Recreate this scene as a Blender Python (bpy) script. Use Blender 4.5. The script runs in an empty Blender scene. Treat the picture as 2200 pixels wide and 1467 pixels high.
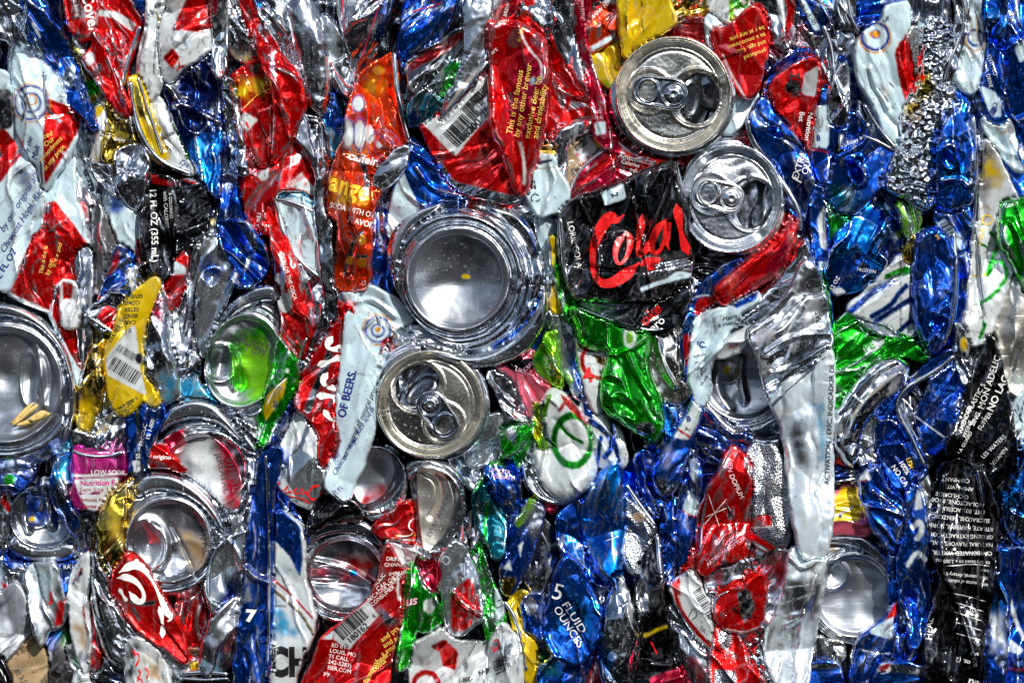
# Bale of crushed drink cans, seen face on.  1 unit = 1 m; outlines are written in S-metre steps (x right, y down).
import bpy, bmesh, math, random
import numpy as np
from mathutils import Vector, Matrix

# ------------------------------------------------------------------ camera, sky, sun, exposure
SC = bpy.context.scene
S = 0.00022                      # metres per step of the outlines
ZC = 0.75                        # height of the picture's centre above the yard
cam_d = bpy.data.cameras.new('camera')
cam = bpy.data.objects.new('camera', cam_d)
SC.collection.objects.link(cam)
CAMD = 2.2
cam.location = (0, -CAMD, ZC)
cam.rotation_euler = (math.radians(90), 0, 0)
cam_d.sensor_width = 36
cam_d.lens = 36 * (CAMD - 0.025) / (2200 * S)
cam_d.clip_start = 0.05
cam_d.clip_end = 500
SC.camera = cam

SUN_EL, SUN_AZ = 38, 28          # degrees above the horizon, degrees to the right of the camera's back
w = bpy.data.worlds.new('World'); SC.world = w; w.use_nodes = True
nt = w.node_tree; nt.nodes.clear()
out = nt.nodes.new('ShaderNodeOutputWorld'); bg = nt.nodes.new('ShaderNodeBackground')
sky = nt.nodes.new('ShaderNodeTexSky'); sky.sky_type = 'NISHITA'; sky.sun_disc = False
sky.sun_elevation = math.radians(SUN_EL); sky.sun_rotation = math.radians(180 - SUN_AZ)
sky.air_density = 1.0; sky.dust_density = .6
# noise clouds and an unseen dark yard, added to give reflections contrast
tc = nt.nodes.new('ShaderNodeTexCoord')
mp = nt.nodes.new('ShaderNodeMapping'); mp.inputs['Scale'].default_value = (1.0, 1.0, 2.2)
nz = nt.nodes.new('ShaderNodeTexNoise'); nz.inputs['Scale'].default_value = 1.7; nz.inputs['Detail'].default_value = 3
cr = nt.nodes.new('ShaderNodeValToRGB'); cr.color_ramp.elements[0].position = 0.60; cr.color_ramp.elements[1].position = 0.62
mixc = nt.nodes.new('ShaderNodeMix'); mixc.data_type = 'RGBA'
mixc.inputs['B'].default_value = (62, 65, 70, 1)
sep = nt.nodes.new('ShaderNodeSeparateXYZ')
gr = nt.nodes.new('ShaderNodeValToRGB'); gr.color_ramp.elements[0].position = 0.475; gr.color_ramp.elements[1].position = 0.50
mapr = nt.nodes.new('ShaderNodeMapRange'); mapr.inputs['From Min'].default_value = -1; mapr.inputs['From Max'].default_value = 1
mixg = nt.nodes.new('ShaderNodeMix'); mixg.data_type = 'RGBA'
L = nt.links.new
L(tc.outputs['Generated'], mp.inputs['Vector']); L(mp.outputs['Vector'], nz.inputs['Vector'])
L(nz.outputs['Fac'], cr.inputs['Fac']); L(cr.outputs['Color'], mixc.inputs['Factor'])
L(sky.outputs['Color'], mixc.inputs['A'])
L(tc.outputs['Generated'], sep.inputs[0]); L(sep.outputs['Z'], mapr.inputs['Value'])
# unseen yard: made-up bright and dark noise patches for the metal to reflect
n2 = nt.nodes.new('ShaderNodeTexNoise'); n2.inputs['Scale'].default_value = 2.6; n2.inputs['Detail'].default_value = 2
mp2 = nt.nodes.new('ShaderNodeMapping'); mp2.inputs['Scale'].default_value = (1, 1, 1.3)
L(tc.outputs['Generated'], mp2.inputs['Vector']); L(mp2.outputs['Vector'], n2.inputs['Vector'])
yr = nt.nodes.new('ShaderNodeValToRGB'); e = yr.color_ramp.elements
e[0].position = .46; e[0].color = (.004, .005, .007, 1); e[1].position = .70; e[1].color = (.36, .35, .33, 1)
m_ = e.new(.57); m_.color = (.016, .020, .028, 1)
scl = nt.nodes.new('ShaderNodeVectorMath'); scl.operation = 'SCALE'; scl.inputs['Scale'].default_value = 14.
L(n2.outputs['Fac'], yr.inputs['Fac']); L(yr.outputs['Color'], scl.inputs[0]); L(scl.outputs[0], mixg.inputs['A'])
nadd = nt.nodes.new('ShaderNodeMath'); nadd.operation = 'MULTIPLY_ADD'; nadd.inputs[1].default_value = -.16
L(n2.outputs['Fac'], nadd.inputs[0]); L(mapr.outputs[0], nadd.inputs[2]); L(nadd.outputs[0], gr.inputs['Fac']); L(gr.outputs['Color'], mixg.inputs['Factor'])
L(mixc.outputs['Result'], mixg.inputs['B'])
L(mixg.outputs['Result'], bg.inputs['Color']); L(bg.outputs[0], out.inputs['Surface'])
bg.inputs['Strength'].default_value = 0.05
sd = bpy.data.lights.new('sun', 'SUN'); sd.energy = 5.0; sd.angle = math.radians(0.6); sd.color = (1, 0.95, 0.87)
so = bpy.data.objects.new('sun', sd); SC.collection.objects.link(so)
_d = Vector((math.sin(math.radians(SUN_AZ)) * math.cos(math.radians(SUN_EL)), -math.cos(math.radians(SUN_AZ)) * math.cos(math.radians(SUN_EL)), math.sin(math.radians(SUN_EL))))
so.rotation_euler = _d.to_track_quat('Z', 'Y').to_euler(); so.location = _d * 5
SC.view_settings.view_transform = 'Standard'; SC.view_settings.look = 'None'
SC.view_settings.gamma = 1; SC.view_settings.use_curve_mapping = False
SC.view_settings.exposure = 0.22
SC.cycles.max_bounces = 6; SC.cycles.glossy_bounces = 4; SC.cycles.diffuse_bounces = 3
SC.cycles.sample_clamp_indirect = 6; SC.cycles.use_denoising = True

# ------------------------------------------------------------------ colours: r, g, b, metalness
COL = {
 'S': (.64,.68,.74,1), 's': (.40,.43,.48,1), 'g': (.30,.31,.33,1), 'w': (.80,.77,.69,1), 'X': (.92,.93,.95,1), 'l': (.62,.44,.14,0), 'I': (.76,.86,.94,.6), 'k': (.10,.10,.11,1),
 'R': (.86,.003,.003,.84), 'D': (.30,.002,.004,.85), 'r': (.85,.03,.006,.85), 'A': (.62,.002,.04,.88),
 'B': (.002,.12,.70,.96), 'N': (.002,.02,.17,.92), 'b': (.003,.27,.95,1), 'V': (.002,.085,.54,.95),
 'C': (.03,.36,.62,.6), 'T': (.005,.20,.26,.95), 'K': (.006,.006,.009,.9), 'W': (.46,.60,.67,.12), 'E': (.60,.65,.67,.3),
 'G': (.006,.50,.008,.92), 'L': (.22,.62,.015,.8), 'Y': (.82,.56,.004,.55), 'Q': (.70,.46,.05,1), 'O': (1.,.055,.001,.82), 'F': (.95,.38,.01,.7),
 'P': (.85,.14,.22,.6), 'M': (.55,.01,.22,.8), 'U': (.30,.21,.11,.1), 'H': (.50,.56,.62,.9), 'Z': (.015,.03,.20,.0), 'J': (.30,.40,.46,.2),
}

# ------------------------------------------------------------------ noise and 2-D geometry
def _hash(ix, iy, seed):
    n = (ix * 374761393 + iy * 668265263 + seed * 1442695041) & 0xFFFFFFFF
    n = ((n ^ (n >> 13)) * 1274126177) & 0xFFFFFFFF
    return ((n ^ (n >> 16)) & 0xFFFF) / 65535.0
def noise(x, y, seed=0):
    x0 = np.floor(x).astype(np.int64); y0 = np.floor(y).astype(np.int64)
    fx = x - x0; fy = y - y0
    ux = fx*fx*fx*(fx*(fx*6-15)+10); uy = fy*fy*fy*(fy*(fy*6-15)+10)
    def g(i, j):
        a = _hash(x0+i, y0+j, seed) * 2 * math.pi
        return np.cos(a)*(fx-i) + np.sin(a)*(fy-j)
    return 1.45 * ((g(0,0)*(1-ux)+g(1,0)*ux)*(1-uy) + (g(0,1)*(1-ux)+g(1,1)*ux)*uy)
def pts(s):
    if not isinstance(s, str): return [tuple(p) for p in s]
    return [tuple(float(v) for v in q.split(',')) for q in s.split()]
def chaikin(P, n=2, cut=.22, closed=True):
    P = [np.array(p, float) for p in P]
    for _ in range(n):
        Q = []
        m = len(P)
        rng = range(m) if closed else range(m-1)
        if not closed: Q.append(P[0])
        for i in rng:
            a, b = P[i], P[(i+1) % m]
            Q += [a*(1-cut)+b*cut, a*cut+b*(1-cut)]
        if not closed: Q.append(P[-1])
        P = Q
    return np.array(P)
def resample(P, step, closed=True):
    P = np.asarray(P, float)
    if closed: P = np.vstack([P, P[:1]])
    seg = np.hypot(*(P[1:]-P[:-1]).T); L_ = np.concatenate([[0], np.cumsum(seg)])
    n = max(3, int(L_[-1]/step))
    t = np.linspace(0, L_[-1], n+1)
    R_ = np.stack([np.interp(t, L_, P[:,0]), np.interp(t, L_, P[:,1])], 1)
    return R_[:-1] if closed else R_
def nearest(X, Y, P, closed=True):
    """distance from every point to the polyline and the nearest point on it"""
    P = np.asarray(P, float)
    A = P if closed else P[:-1]
    Bq = np.roll(P, -1, 0) if closed else P[1:]
    bd = np.full(X.shape, 1e18); nx = X.copy(); ny = Y.copy()
    for a, b in zip(A, Bq):
        dx, dy = b-a; l2 = dx*dx+dy*dy+1e-9
        t = np.clip(((X-a[0])*dx+(Y-a[1])*dy)/l2, 0, 1)
        qx = a[0]+t*dx; qy = a[1]+t*dy
        d = (X-qx)**2+(Y-qy)**2
        m = d < bd
        bd = np.where(m, d, bd); nx = np.where(m, qx, nx); ny = np.where(m, qy, ny)
    return np.sqrt(bd), nx, ny
def inside(X, Y, P):
    P = np.asarray(P, float); r = np.zeros(X.shape, bool)
    for a, b in zip(P, np.roll(P, -1, 0)):
        if a[1] == b[1]: continue
        c = (a[1] > Y) != (b[1] > Y)
        r ^= c & (X < (b[0]-a[0])*(Y-a[1])/(b[1]-a[1])+a[0])
    return r
def sstep(a, b, x):
    t = np.clip((x-a)/(b-a), 0, 1); return t*t*(3-2*t)
def W3(x, y, h):                 # outline step + height towards the viewer -> world
    return ((x-1100)*S, -h*S, ZC+(733.5-y)*S)

# what already stands in front, so that deeper cans tuck in under it
CM0 = -240; CMR = 4
CMAP = np.full(((1467+480)//CMR+2, (2200+480)//CMR+2), 1e9)
def cm_idx(X, Y):
    return (np.clip(((Y-CM0)/CMR).astype(int), 0, CMAP.shape[0]-1), np.clip(((X-CM0)/CMR).astype(int), 0, CMAP.shape[1]-1))

# ------------------------------------------------------------------ materials
MATS = {}
def can_material(name, rough=.2, coat=.5, scratch=.5, dirt=.5, bump=.35, emboss=None, brush=.10):
    if name in MATS: return MATS[name]
    m = bpy.data.materials.new(name); m.use_nodes = True; MATS[name] = m
    t = m.node_tree; N = t.nodes; lk = t.links.new
    p = N['Principled BSDF']
    at = N.new('ShaderNodeAttribute'); at.attribute_name = 'paint'
    tc_ = N.new('ShaderNodeTexCoord')
    def tex(kind, sc, scale=(1,1,1), **kw):
        mpn = N.new('ShaderNodeMapping'); mpn.inputs['Scale'].default_value = scale
        lk(tc_.outputs['Object'], mpn.inputs['Vector'])
        n = N.new(kind); n.inputs['Scale'].default_value = sc
        for k, v in kw.items(): n.inputs[k].default_value = v
        lk(mpn.outputs[0], n.inputs['Vector']); return n
    def ramp(src, a, b, c0=0., c1=1.):
        r = N.new('ShaderNodeMapRange'); r.inputs['From Min'].default_value = a; r.inputs['From Max'].default_value = b
        r.inputs['To Min'].default_value = c0; r.inputs['To Max'].default_value = c1
        lk(src, r.inputs['Value']); return r.outputs[0]
    def mth(op, a, b):
        n = N.new('ShaderNodeMath'); n.operation = op
        for i, v in enumerate((a, b)):
            if isinstance(v, (int, float)): n.inputs[i].default_value = v
            else: lk(v, n.inputs[i])
        return n.outputs[0]
    # scratches: thin stretched noise, both ways
    s1 = tex('ShaderNodeTexNoise', 420, (1, 1, .06), Detail=3.0)
    s2 = tex('ShaderNodeTexNoise', 420, (.07, 1, 1), Detail=3.0)
    area = tex('ShaderNodeTexNoise', 26, Detail=3.0)
    sc1 = ramp(s1.outputs['Fac'], .60, .66); sc2 = ramp(s2.outputs['Fac'], .62, .68)
    scr = mth('MULTIPLY', mth('MAXIMUM', sc1, sc2), ramp(area.outputs['Fac'], .48, .62, 0, scratch))
    mixs = N.new('ShaderNodeMix'); mixs.data_type = 'RGBA'
    lk(scr, mixs.inputs['Factor']); lk(at.outputs['Color'], mixs.inputs['A']); mixs.inputs['B'].default_value = (.62,.65,.69,1)
    # specks and smears of grime
    d1 = tex('ShaderNodeTexNoise', 700, Detail=2.0); d2 = tex('ShaderNodeTexNoise', 75, (1,1,.45), Detail=6.0, Roughness=.65)
    d3 = tex('ShaderNodeTexNoise', 14, Detail=2.0)
    dd = mth('MAXIMUM', ramp(d1.outputs['Fac'], .655, .69, 0, .85), mth('MULTIPLY', ramp(d2.outputs['Fac'], .58, .68), ramp(d3.outputs['Fac'], .45, .62)))
    dd = mth('MULTIPLY', dd, dirt)
    mixd = N.new('ShaderNodeMix'); mixd.data_type = 'RGBA'
    lk(dd, mixd.inputs['Factor']); lk(mixs.outputs['Result'], mixd.inputs['A']); mixd.inputs['B'].default_value = (.035,.028,.02,1)
    lk(mixd.outputs['Result'], p.inputs['Base Color'])
    met = mth('MULTIPLY', mth('MAXIMUM', at.outputs['Alpha'], scr), mth('SUBTRACT', 1., dd)); lk(met, p.inputs['Metallic'])
    rg = mth('ADD', mth('ADD', ramp(area.outputs['Fac'], .3, .7, rough*.6, rough*1.5), mth('MULTIPLY', dd, .4)), mth('MULTIPLY', mth('SUBTRACT', 1., at.outputs['Alpha']), .06))
    lk(rg, p.inputs['Roughness'])
    p.inputs['Coat Weight'].default_value = coat; p.inputs['Coat Roughness'].default_value = .07
    b1 = tex('ShaderNodeTexNoise', 110, (1,1,.5), Detail=2.0)
    h = mth('ADD', mth('MULTIPLY', b1.outputs['Fac'], 1.0), mth('MULTIPLY', scr, -.25))
    h = mth('ADD', h, mth('MULTIPLY', s2.outputs['Fac'] if brush > .1 else s1.outputs['Fac'], brush))
    if emboss:
        v = tex('ShaderNodeTexVoronoi', emboss, (1,1,1)); h = mth('ADD', h, mth('MULTIPLY', v.outputs['Distance'], 1.6))
    bm_ = N.new('ShaderNodeBump'); bm_.inputs['Strength'].default_value = bump; bm_.inputs['Distance'].default_value = .0011
    lk(h, bm_.inputs['Height']); lk(bm_.outputs[0], p.inputs['Normal'])
    return m
can_material('printed_can', .14, .32, .14, .7, .12)
can_material('bare_aluminium', .17, .0, .6, .8, .15, brush=.35)
can_material('brushed_aluminium', .32, .0, .6, .5, .22, brush=.5)
can_material('lid_aluminium', .26, .0, .6, .45, .16)
can_material('smooth_aluminium', .2, .0, .4, .6, .06)
can_material('worn_can', .24, .1, .6, .9, .35)
can_material('embossed_aluminium', .24, .0, .3, .5, .3, emboss=1300)
can_material('crinkled_foil', .10, .0, .05, .12, .3)
can_material('dusty_can', .5, .0, .3, 1.0, .6)
def flat_material(name, col, met=0., rough=.35):
    if name in MATS: return MATS[name]
    m = bpy.data.materials.new(name); m.use_nodes = True; MATS[name] = m
    t = m.node_tree; p = t.nodes['Principled BSDF']
    n = t.nodes.new('ShaderNodeTexNoise'); n.inputs['Scale'].default_value = 300; n.inputs['Detail'].default_value = 4
    tcn = t.nodes.new('ShaderNodeTexCoord'); t.links.new(tcn.outputs['Object'], n.inputs['Vector'])
    r = t.nodes.new('ShaderNodeMapRange'); r.inputs['From Min'].default_value = .35; r.inputs['From Max'].default_value = .6
    r.inputs['To Min'].default_value = .55; r.inputs['To Max'].default_value = 1
    t.links.new(n.outputs['Fac'], r.inputs['Value'])
    mx = t.nodes.new('ShaderNodeMix'); mx.data_type = 'RGBA'; mx.inputs['A'].default_value = tuple(c*.45 for c in col[:3])+(1,); mx.inputs['B'].default_value = tuple(col[:3])+(1,)
    t.links.new(r.outputs[0], mx.inputs['Factor']); t.links.new(mx.outputs['Result'], p.inputs['Base Color'])
    p.inputs['Metallic'].default_value = met; p.inputs['Roughness'].default_value = rough
    p.inputs['Coat Weight'].default_value = .4; p.inputs['Coat Roughness'].default_value = .12
    return m
INK = {'K': (.01,.01,.012,0), 'W': (.85,.86,.86,0), 'R': (.7,.01,.01,0), 'Y': (.9,.55,.02,0), 'N': (.01,.02,.2,0), 'G': (.01,.3,.02,0), 'B': (.02,.15,.6,0), 'P': (.85,.45,.6,0), 'F': (.85,.6,.1,0), 'g': (.08,.08,.08,0), 'M': (.5,.01,.2,0), 'D': (.3,.02,.02,0), 'A': (.6,.02,.08,0), 'V': (.01,.02,.3,0), 'U': (.3,.2,.1,0), 'S': (.8,.8,.82,1), 's': (.4,.4,.42,1)}

# ------------------------------------------------------------------ meshes
def link(me, name, parent=None, mat=None, smooth=True):
    o = bpy.data.objects.new(name, me); SC.collection.objects.link(o)
    if mat: me.materials.append(MATS[mat] if isinstance(mat, str) else mat)
    if smooth: me.polygons.foreach_set('use_smooth', [True]*len(me.polygons))
    if parent:
        o.parent = parent; o.matrix_parent_inverse = Matrix.Translation(-parent.location)
    return o
def paint_at(X, Y, base, patches, g):
    c = np.empty(X.shape+(4,)); c[...] = COL[base]
    for s in patches:
        head, _, rest = s.partition(' ')
        k = head[0]; col = np.array(COL[k])
        if '@' in head:
            v = [float(q) for q in rest.split(',')]
            r = np.hypot(X-v[0], (Y-v[1])*(v[4] if len(v) > 4 else 1))
            sdv = r-v[2] if len(v) < 4 or v[3] == 0 else np.abs(r-v[2])-v[3]/2
        elif '~' in head:
            wd = float(head[2:]); P = chaikin(pts(rest), 2, .25, False)
            dd, _, _ = nearest(X, Y, P, False); sdv = dd-wd/2
        else:
            P = chaikin(pts(rest), 1, .1) if head[1:] != '!' else np.array(pts(rest))
            dd, _, _ = nearest(X, Y, P); sdv = np.where(inside(X, Y, P), -dd, dd)
        sdv = sdv + 1.2*noise(X/9, Y/9, 77)
        if head[1:] == '*': a = sstep(18, -18, sdv+14*noise(X/22, Y/22, 5))   # soft tint for print, grime and reflections painted into the colour
        else: a = np.clip(.5-sdv/g, 0, 1)
        c = c*(1-a[..., None])+col*a[..., None]
    return c
def sheet(name, outline, hfun, base='S', patches=(), g=3.0, mat='printed_can', parent=None, holes=(), depth=45, snap=True, wear=0., seed=0, clamp=True, thick=None, closed_back=True):
    """a closed shell: front surface of height hfun(X, Y, d) inside the outline, walls and a back behind it"""
    P = np.asarray(outline, float)
    x0, y0 = P.min(0)-2*g; x1, y1 = P.max(0)+2*g
    nx_ = int((x1-x0)/g)+2; ny_ = int((y1-y0)/g)+2
    xs = x0+np.arange(nx_)*g; ys = y0+np.arange(ny_)*g
    X, Y = np.meshgrid(xs, ys)
    Cx = X[:-1, :-1]+g/2; Cy = Y[:-1, :-1]+g/2
    keep = inside(Cx, Cy, P)
    for hP in holes: keep &= ~inside(Cx, Cy, np.asarray(hP))
    vk = np.zeros(X.shape, int)
    for a in (0, 1):
        for b in (0, 1): vk[a:a+keep.shape[0], b:b+keep.shape[1]] += keep
    used_ = vk > 0; bnd = used_ & (vk < 4)
    d, qx, qy = nearest(X, Y, P)
    for hP in holes:
        d2, q2x, q2y = nearest(X, Y, np.asarray(hP)); m = d2 < d
        d = np.where(m, d2, d); qx = np.where(m, q2x, qx); qy = np.where(m, q2y, qy)
    dx = X.copy(); dy = Y.copy()
    mv = bnd & (d < 1.6*g)
    dx[mv] = qx[mv]; dy[mv] = qy[mv]; d[mv] = 0
    d = np.where(used_, d, 0)
    H = hfun(dx, dy, d)
    if clamp:
        c = CMAP[cm_idx(dx, dy)]
        H = np.minimum(H, c-3)
    iy, ix = cm_idx(dx[used_], dy[used_])
    np.minimum.at(CMAP, (iy, ix), H[used_])
    col = paint_at(dx, dy, base, patches, g)
    if wear > 0:                       # print rubbed off the crests of folds
        Lp = np.zeros_like(H); Lp[1:-1, 1:-1] = (H[:-2, 1:-1]+H[2:, 1:-1]+H[1:-1, :-2]+H[1:-1, 2:]-4*H[1:-1, 1:-1])/(g*g)
        m = .8*sstep(.03, .09, -Lp+.03*noise(dx/12, dy/12, seed+9))*sstep(-.25, .25, noise(dx/45, dy/45, seed+3))
        m = np.where(d > 2*g, m, 0)
        m = np.maximum(m, sstep(.54, .62, noise(dx/26, dy/60, seed+21)+.12*noise(dx/5, dy/5, 3))*.9)
        m = np.maximum(m, sstep(6.5, 3.5, d+4*noise(dx/9, dy/9, seed+4))*sstep(.0, .2, noise(dx/55, dy/55, seed+14)))
        m = np.clip(m*wear, 0, 1)[..., None]
        col = col*(1-m)+np.array(COL['S'])*m
    vid = -np.ones(X.shape, int); vid[used_] = np.arange(used_.sum())
    n0 = int(used_.sum())
    V = np.stack([(dx[used_]-1100)*S, -H[used_]*S, ZC+(733.5-dy[used_])*S], 1)
    a = vid[:-1, :-1][keep]; b = vid[:-1, 1:][keep]; c_ = vid[1:, 1:][keep]; e = vid[1:, :-1][keep]
    F = np.stack([a, e, c_, b], 1)
    # boundary edges (directed) -> walls
    E = np.concatenate([np.stack([F[:, i], F[:, (i+1) % 4]], 1) for i in range(4)])
    key = E[:, 0].astype(np.int64)*(n0+1)+E[:, 1]; rkey = E[:, 1].astype(np.int64)*(n0+1)+E[:, 0]
    be = E[~np.isin(key, rkey)]
    bv = np.unique(be)
    hmin = np.percentile(H[used_], 5) if thick is None else 0
    W = V[bv].copy()
    W[:, 1] = (-(hmin-depth)*S) if thick is None else W[:, 1]+thick*S
    W[:, 1] = np.maximum(W[:, 1], V[bv][:, 1]+.5*S)
    mp_ = {int(v): n0+i for i, v in enumerate(bv)}
    wf = [(int(q), int(p_), mp_[int(p_)], mp_[int(q)]) for p_, q in be]
    allV = np.vstack([V, W])
    faces = F.tolist()+wf
    if thick is not None:              # thin plate: a back copy of the surface
        inner = np.ones(n0, bool); inner[bv] = False
        idx = np.where(inner)[0]; Vb = V[idx].copy(); Vb[:, 1] += thick*S
        base_n = len(allV); allV = np.vstack([allV, Vb])
        mm = np.zeros(n0, int); mm[idx] = base_n+np.arange(len(idx))
        for kq, vq in mp_.items(): mm[kq] = vq
        faces += mm[F][:, ::-1].tolist()
        extra = np.concatenate([bv, idx])
    else:
        extra = bv
        if closed_back:                # flat back: fan to its middle
            ce = len(allV); allV = np.vstack([allV, W.mean(0)[None]])
            faces += [(mp_[int(p_)], ce, mp_[int(q)]) for p_, q in be]
            extra = np.concatenate([bv, bv[:1]])
    me = bpy.data.meshes.new(name)
    me.from_pydata(allV.tolist(), [], faces)
    cc = col[used_]; cc = np.vstack([cc, cc[extra]])
    at = me.color_attributes.new('paint', 'FLOAT_COLOR', 'POINT')
    at.data.foreach_set('color', cc.astype(np.float32).ravel())
    me.update()
    o = link(me, name, parent, mat)
    if len(wf):                        # crisp edge between face and wall
        sh = np.zeros(len(me.polygons), bool); sh[:len(F)] = True
        me.polygons.foreach_set('use_smooth', sh.tolist()) if thick is None else None
    def samp(x, y):
        fx = (np.asarray(x, float)-x0)/g; fy = (np.asarray(y, float)-y0)/g
        i = np.clip(np.floor(fx).astype(int), 0, nx_-2); j = np.clip(np.floor(fy).astype(int), 0, ny_-2)
        u = np.clip(fx-i, 0, 1); v = np.clip(fy-j, 0, 1)
        return (H[j, i]*(1-u)+H[j, i+1]*u)*(1-v)+(H[j+1, i]*(1-u)+H[j+1, i+1]*u)*v
    def within(x, y):
        return inside(np.asarray(x, float), np.asarray(y, float), P)
    return o, samp, within
def crumple(P, seed, axis=90, amp=1., bulge=22., base=0., fold=1., dents=(), creases=(), sharp=1., edge=26, lam=1., foil=False, mat_lively=True):
    """height of a crushed can side: straight folds, stretched ripples and dents over a bulging sheet"""
    rnd = random.Random(seed)
    if bulge > 25: lam = lam*1.25
    P = np.asarray(P, float); cx, cy = P.mean(0); ext = P.max(0)-P.min(0)
    th = math.radians(axis); ux, uy = math.cos(th), -math.sin(th)     # along the folds
    X, Y = np.meshgrid(np.linspace(P[:,0].min(), P[:,0].max(), 60), np.linspace(P[:,1].min(), P[:,1].max(), 60))
    ins = inside(X, Y, P)
    lines = []
    nf = int(2+fold*3+max(ext)/90)
    for i in range(nf):
        t = rnd.choice([rnd.gauss(th, .22), rnd.gauss(th, .35), rnd.uniform(0, math.pi)])
        k = rnd.randrange(len(P)); q = P[k]*.5+np.array([cx, cy])*.5 if rnd.random() < .6 else np.array([cx+rnd.uniform(-.4,.4)*ext[0], cy+rnd.uniform(-.4,.4)*ext[1]])
        lines.append((q[0], q[1], math.sin(t), math.cos(t), rnd.choice((-1, 1))*rnd.uniform(.4, 1.)))
    def folds(X, Y):
        f = 0
        wx = X+7*noise(X/70, Y/70, seed+50); wy = Y+7*noise(X/70, Y/70, seed+51)
        for (px, py, nx, ny, a) in lines:
            s = (wx-px)*nx+(wy-py)*ny
            f = f+a*np.sqrt(s*s+1.5*1.5)
        return f
    def rip(X, Y):
        u = (X-cx)*ux+(Y-cy)*uy; v = -(X-cx)*uy+(Y-cy)*ux
        v = v+14*noise(u/90/lam, v/90/lam, seed+1)
        a = np.abs(noise(u/150/lam, v/(46*lam), seed+2))*46*lam
        b = np.abs(noise(u/70/lam, v/(24*lam), seed+3))*20*lam
        c = noise(X/(95*lam), Y/(95*lam), seed+4)*50*lam
        return -1.0*a*sharp+.55*b*sharp+.6*c
    if foil:
        def HF(x, y, d):
            h = base+18*np.clip(d/14, 0, 1)+12*noise(x/60, y/60, seed)
            for sc_, gr_ in ((21., .95), (11., .6)):
                best = np.full(x.shape, -1e9)
                i0 = np.floor(x/sc_).astype(np.int64); j0 = np.floor(y/sc_).astype(np.int64)
                for di in (-1, 0, 1):
                    for dj in (-1, 0, 1):
                        I = i0+di; J = j0+dj
                        px = (I+_hash(I, J, seed+1))*sc_; py = (J+_hash(I, J, seed+2))*sc_; aa = _hash(I, J, seed+3)*2*math.pi
                        best = np.maximum(best, gr_*((x-px)*np.cos(aa)+(y-py)*np.sin(aa))-((x-px)**2+(y-py)**2)/sc_*.9)
                h = h+best
            return h
        return HF
    def fac(X, Y):
        u = (X-cx)*ux+(Y-cy)*uy; v = -(X-cx)*uy+(Y-cy)*ux
        v = v+5*noise(u/40, v/40, seed+41)
        tot = 0
        for sc_, w_ in ((84.*lam, 1.), (36.*lam, .28)):
            a = u/(sc_*2.1); b = v/sc_
            i0 = np.floor(a).astype(np.int64); j0 = np.floor(b).astype(np.int64); best = np.full(u.shape, -1e9)
            for di in (-1, 0, 1):
                for dj in (-1, 0, 1):
                    I = i0+di; J = j0+dj
                    du = u-(I+_hash(I, J, seed+11))*sc_*2.1; dv = v-(J+_hash(I, J, seed+12))*sc_
                    gu = (_hash(I, J, seed+13)-.5)*.8; gv = (_hash(I, J, seed+14)-.5)*2.
                    best = np.maximum(best, du*gu+dv*gv-(du*du/4.4+dv*dv)/sc_*.55)
            tot = tot+w_*best
        return tot
    def norm(fn):
        h = fn(X, Y); gy, gx = np.gradient(h, Y[1, 0]-Y[0, 0], X[0, 1]-X[0, 0])
        m = ins if ins.any() else np.ones_like(ins)
        mgx, mgy = gx[m].mean(), gy[m].mean()
        sl = math.sqrt(((gx[m]-mgx)**2+(gy[m]-mgy)**2).mean())+1e-6
        return mgx, mgy, 1/sl, h[m].mean()
    nf_, nr_, nc_ = norm(folds), norm(rip), norm(fac)
    # sharp pinched creases running along the can
    wid = abs(uy)*ext[0]+abs(ux)*ext[1]; lenb = abs(ux)*ext[0]+abs(uy)*ext[1]
    ridges = []
    for i in range(int(1+wid/30*((.6 if bulge > 25 else 1) if mat_lively else .25))):
        ridges.append((rnd.uniform(-.5, .5)*wid, rnd.uniform(-.5, .5)*lenb, rnd.uniform(45, 170), rnd.uniform(5., 12.)*rnd.choice((1, 1, -1)), rnd.uniform(3., 7.), rnd.gauss(0, .18), rnd.randrange(999)))
    def ridge(x, y):
        u = (x-cx)*ux+(y-cy)*uy; v = -(x-cx)*uy+(y-cy)*ux; h = 0
        for (v0, u0, ln, a_, w2, sl, sd_) in ridges:
            dv = v-v0-sl*(u-u0)-13*noise(u/55, u*0+.5, sd_)
            h = h+a_*np.exp(-np.abs(dv)/w2)*np.exp(-((u-u0)/ln)**4)
        return h
    def H(x, y, d):
        def ap(fn, n_): return (fn(x, y)-n_[3]-(x-cx)*n_[0]-(y-cy)*n_[1])*n_[2]
        dm = max(8., np.percentile(d[d > 0], 96) if (d > 0).any() else 8.)
        w_ = min(edge*(.2 if bulge < 29 else .7), dm*.7)
        q = 1-np.clip(d/w_, 0, 1)
        prof = np.sqrt(np.clip(1-q*q, 0, 1))
        small = min(1., dm/42)
        f = amp*(.27*ap(folds, nf_)*fold+.10*ap(rip, nr_)+.43*ap(fac, nc_))*(.6+.4*np.clip(d/(w_*.8), 0, 1))
        lim = 34+16*small
        f = lim*np.tanh(f/lim)
        h = base+(.55 if bulge < 29 else 1.)*bulge*prof*(.45+.55*small)+f
        h = h+(min(1.3, .35+.75*amp)*ridge(x, y) if mat_lively else 0)
        h = h+amp*(0.5*noise(x/14, y/20, seed+5)-2.4*np.abs(noise(x/19, y/27, seed+6))*sstep(.0, .4, noise(x/60, y/60, seed+8)))
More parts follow.
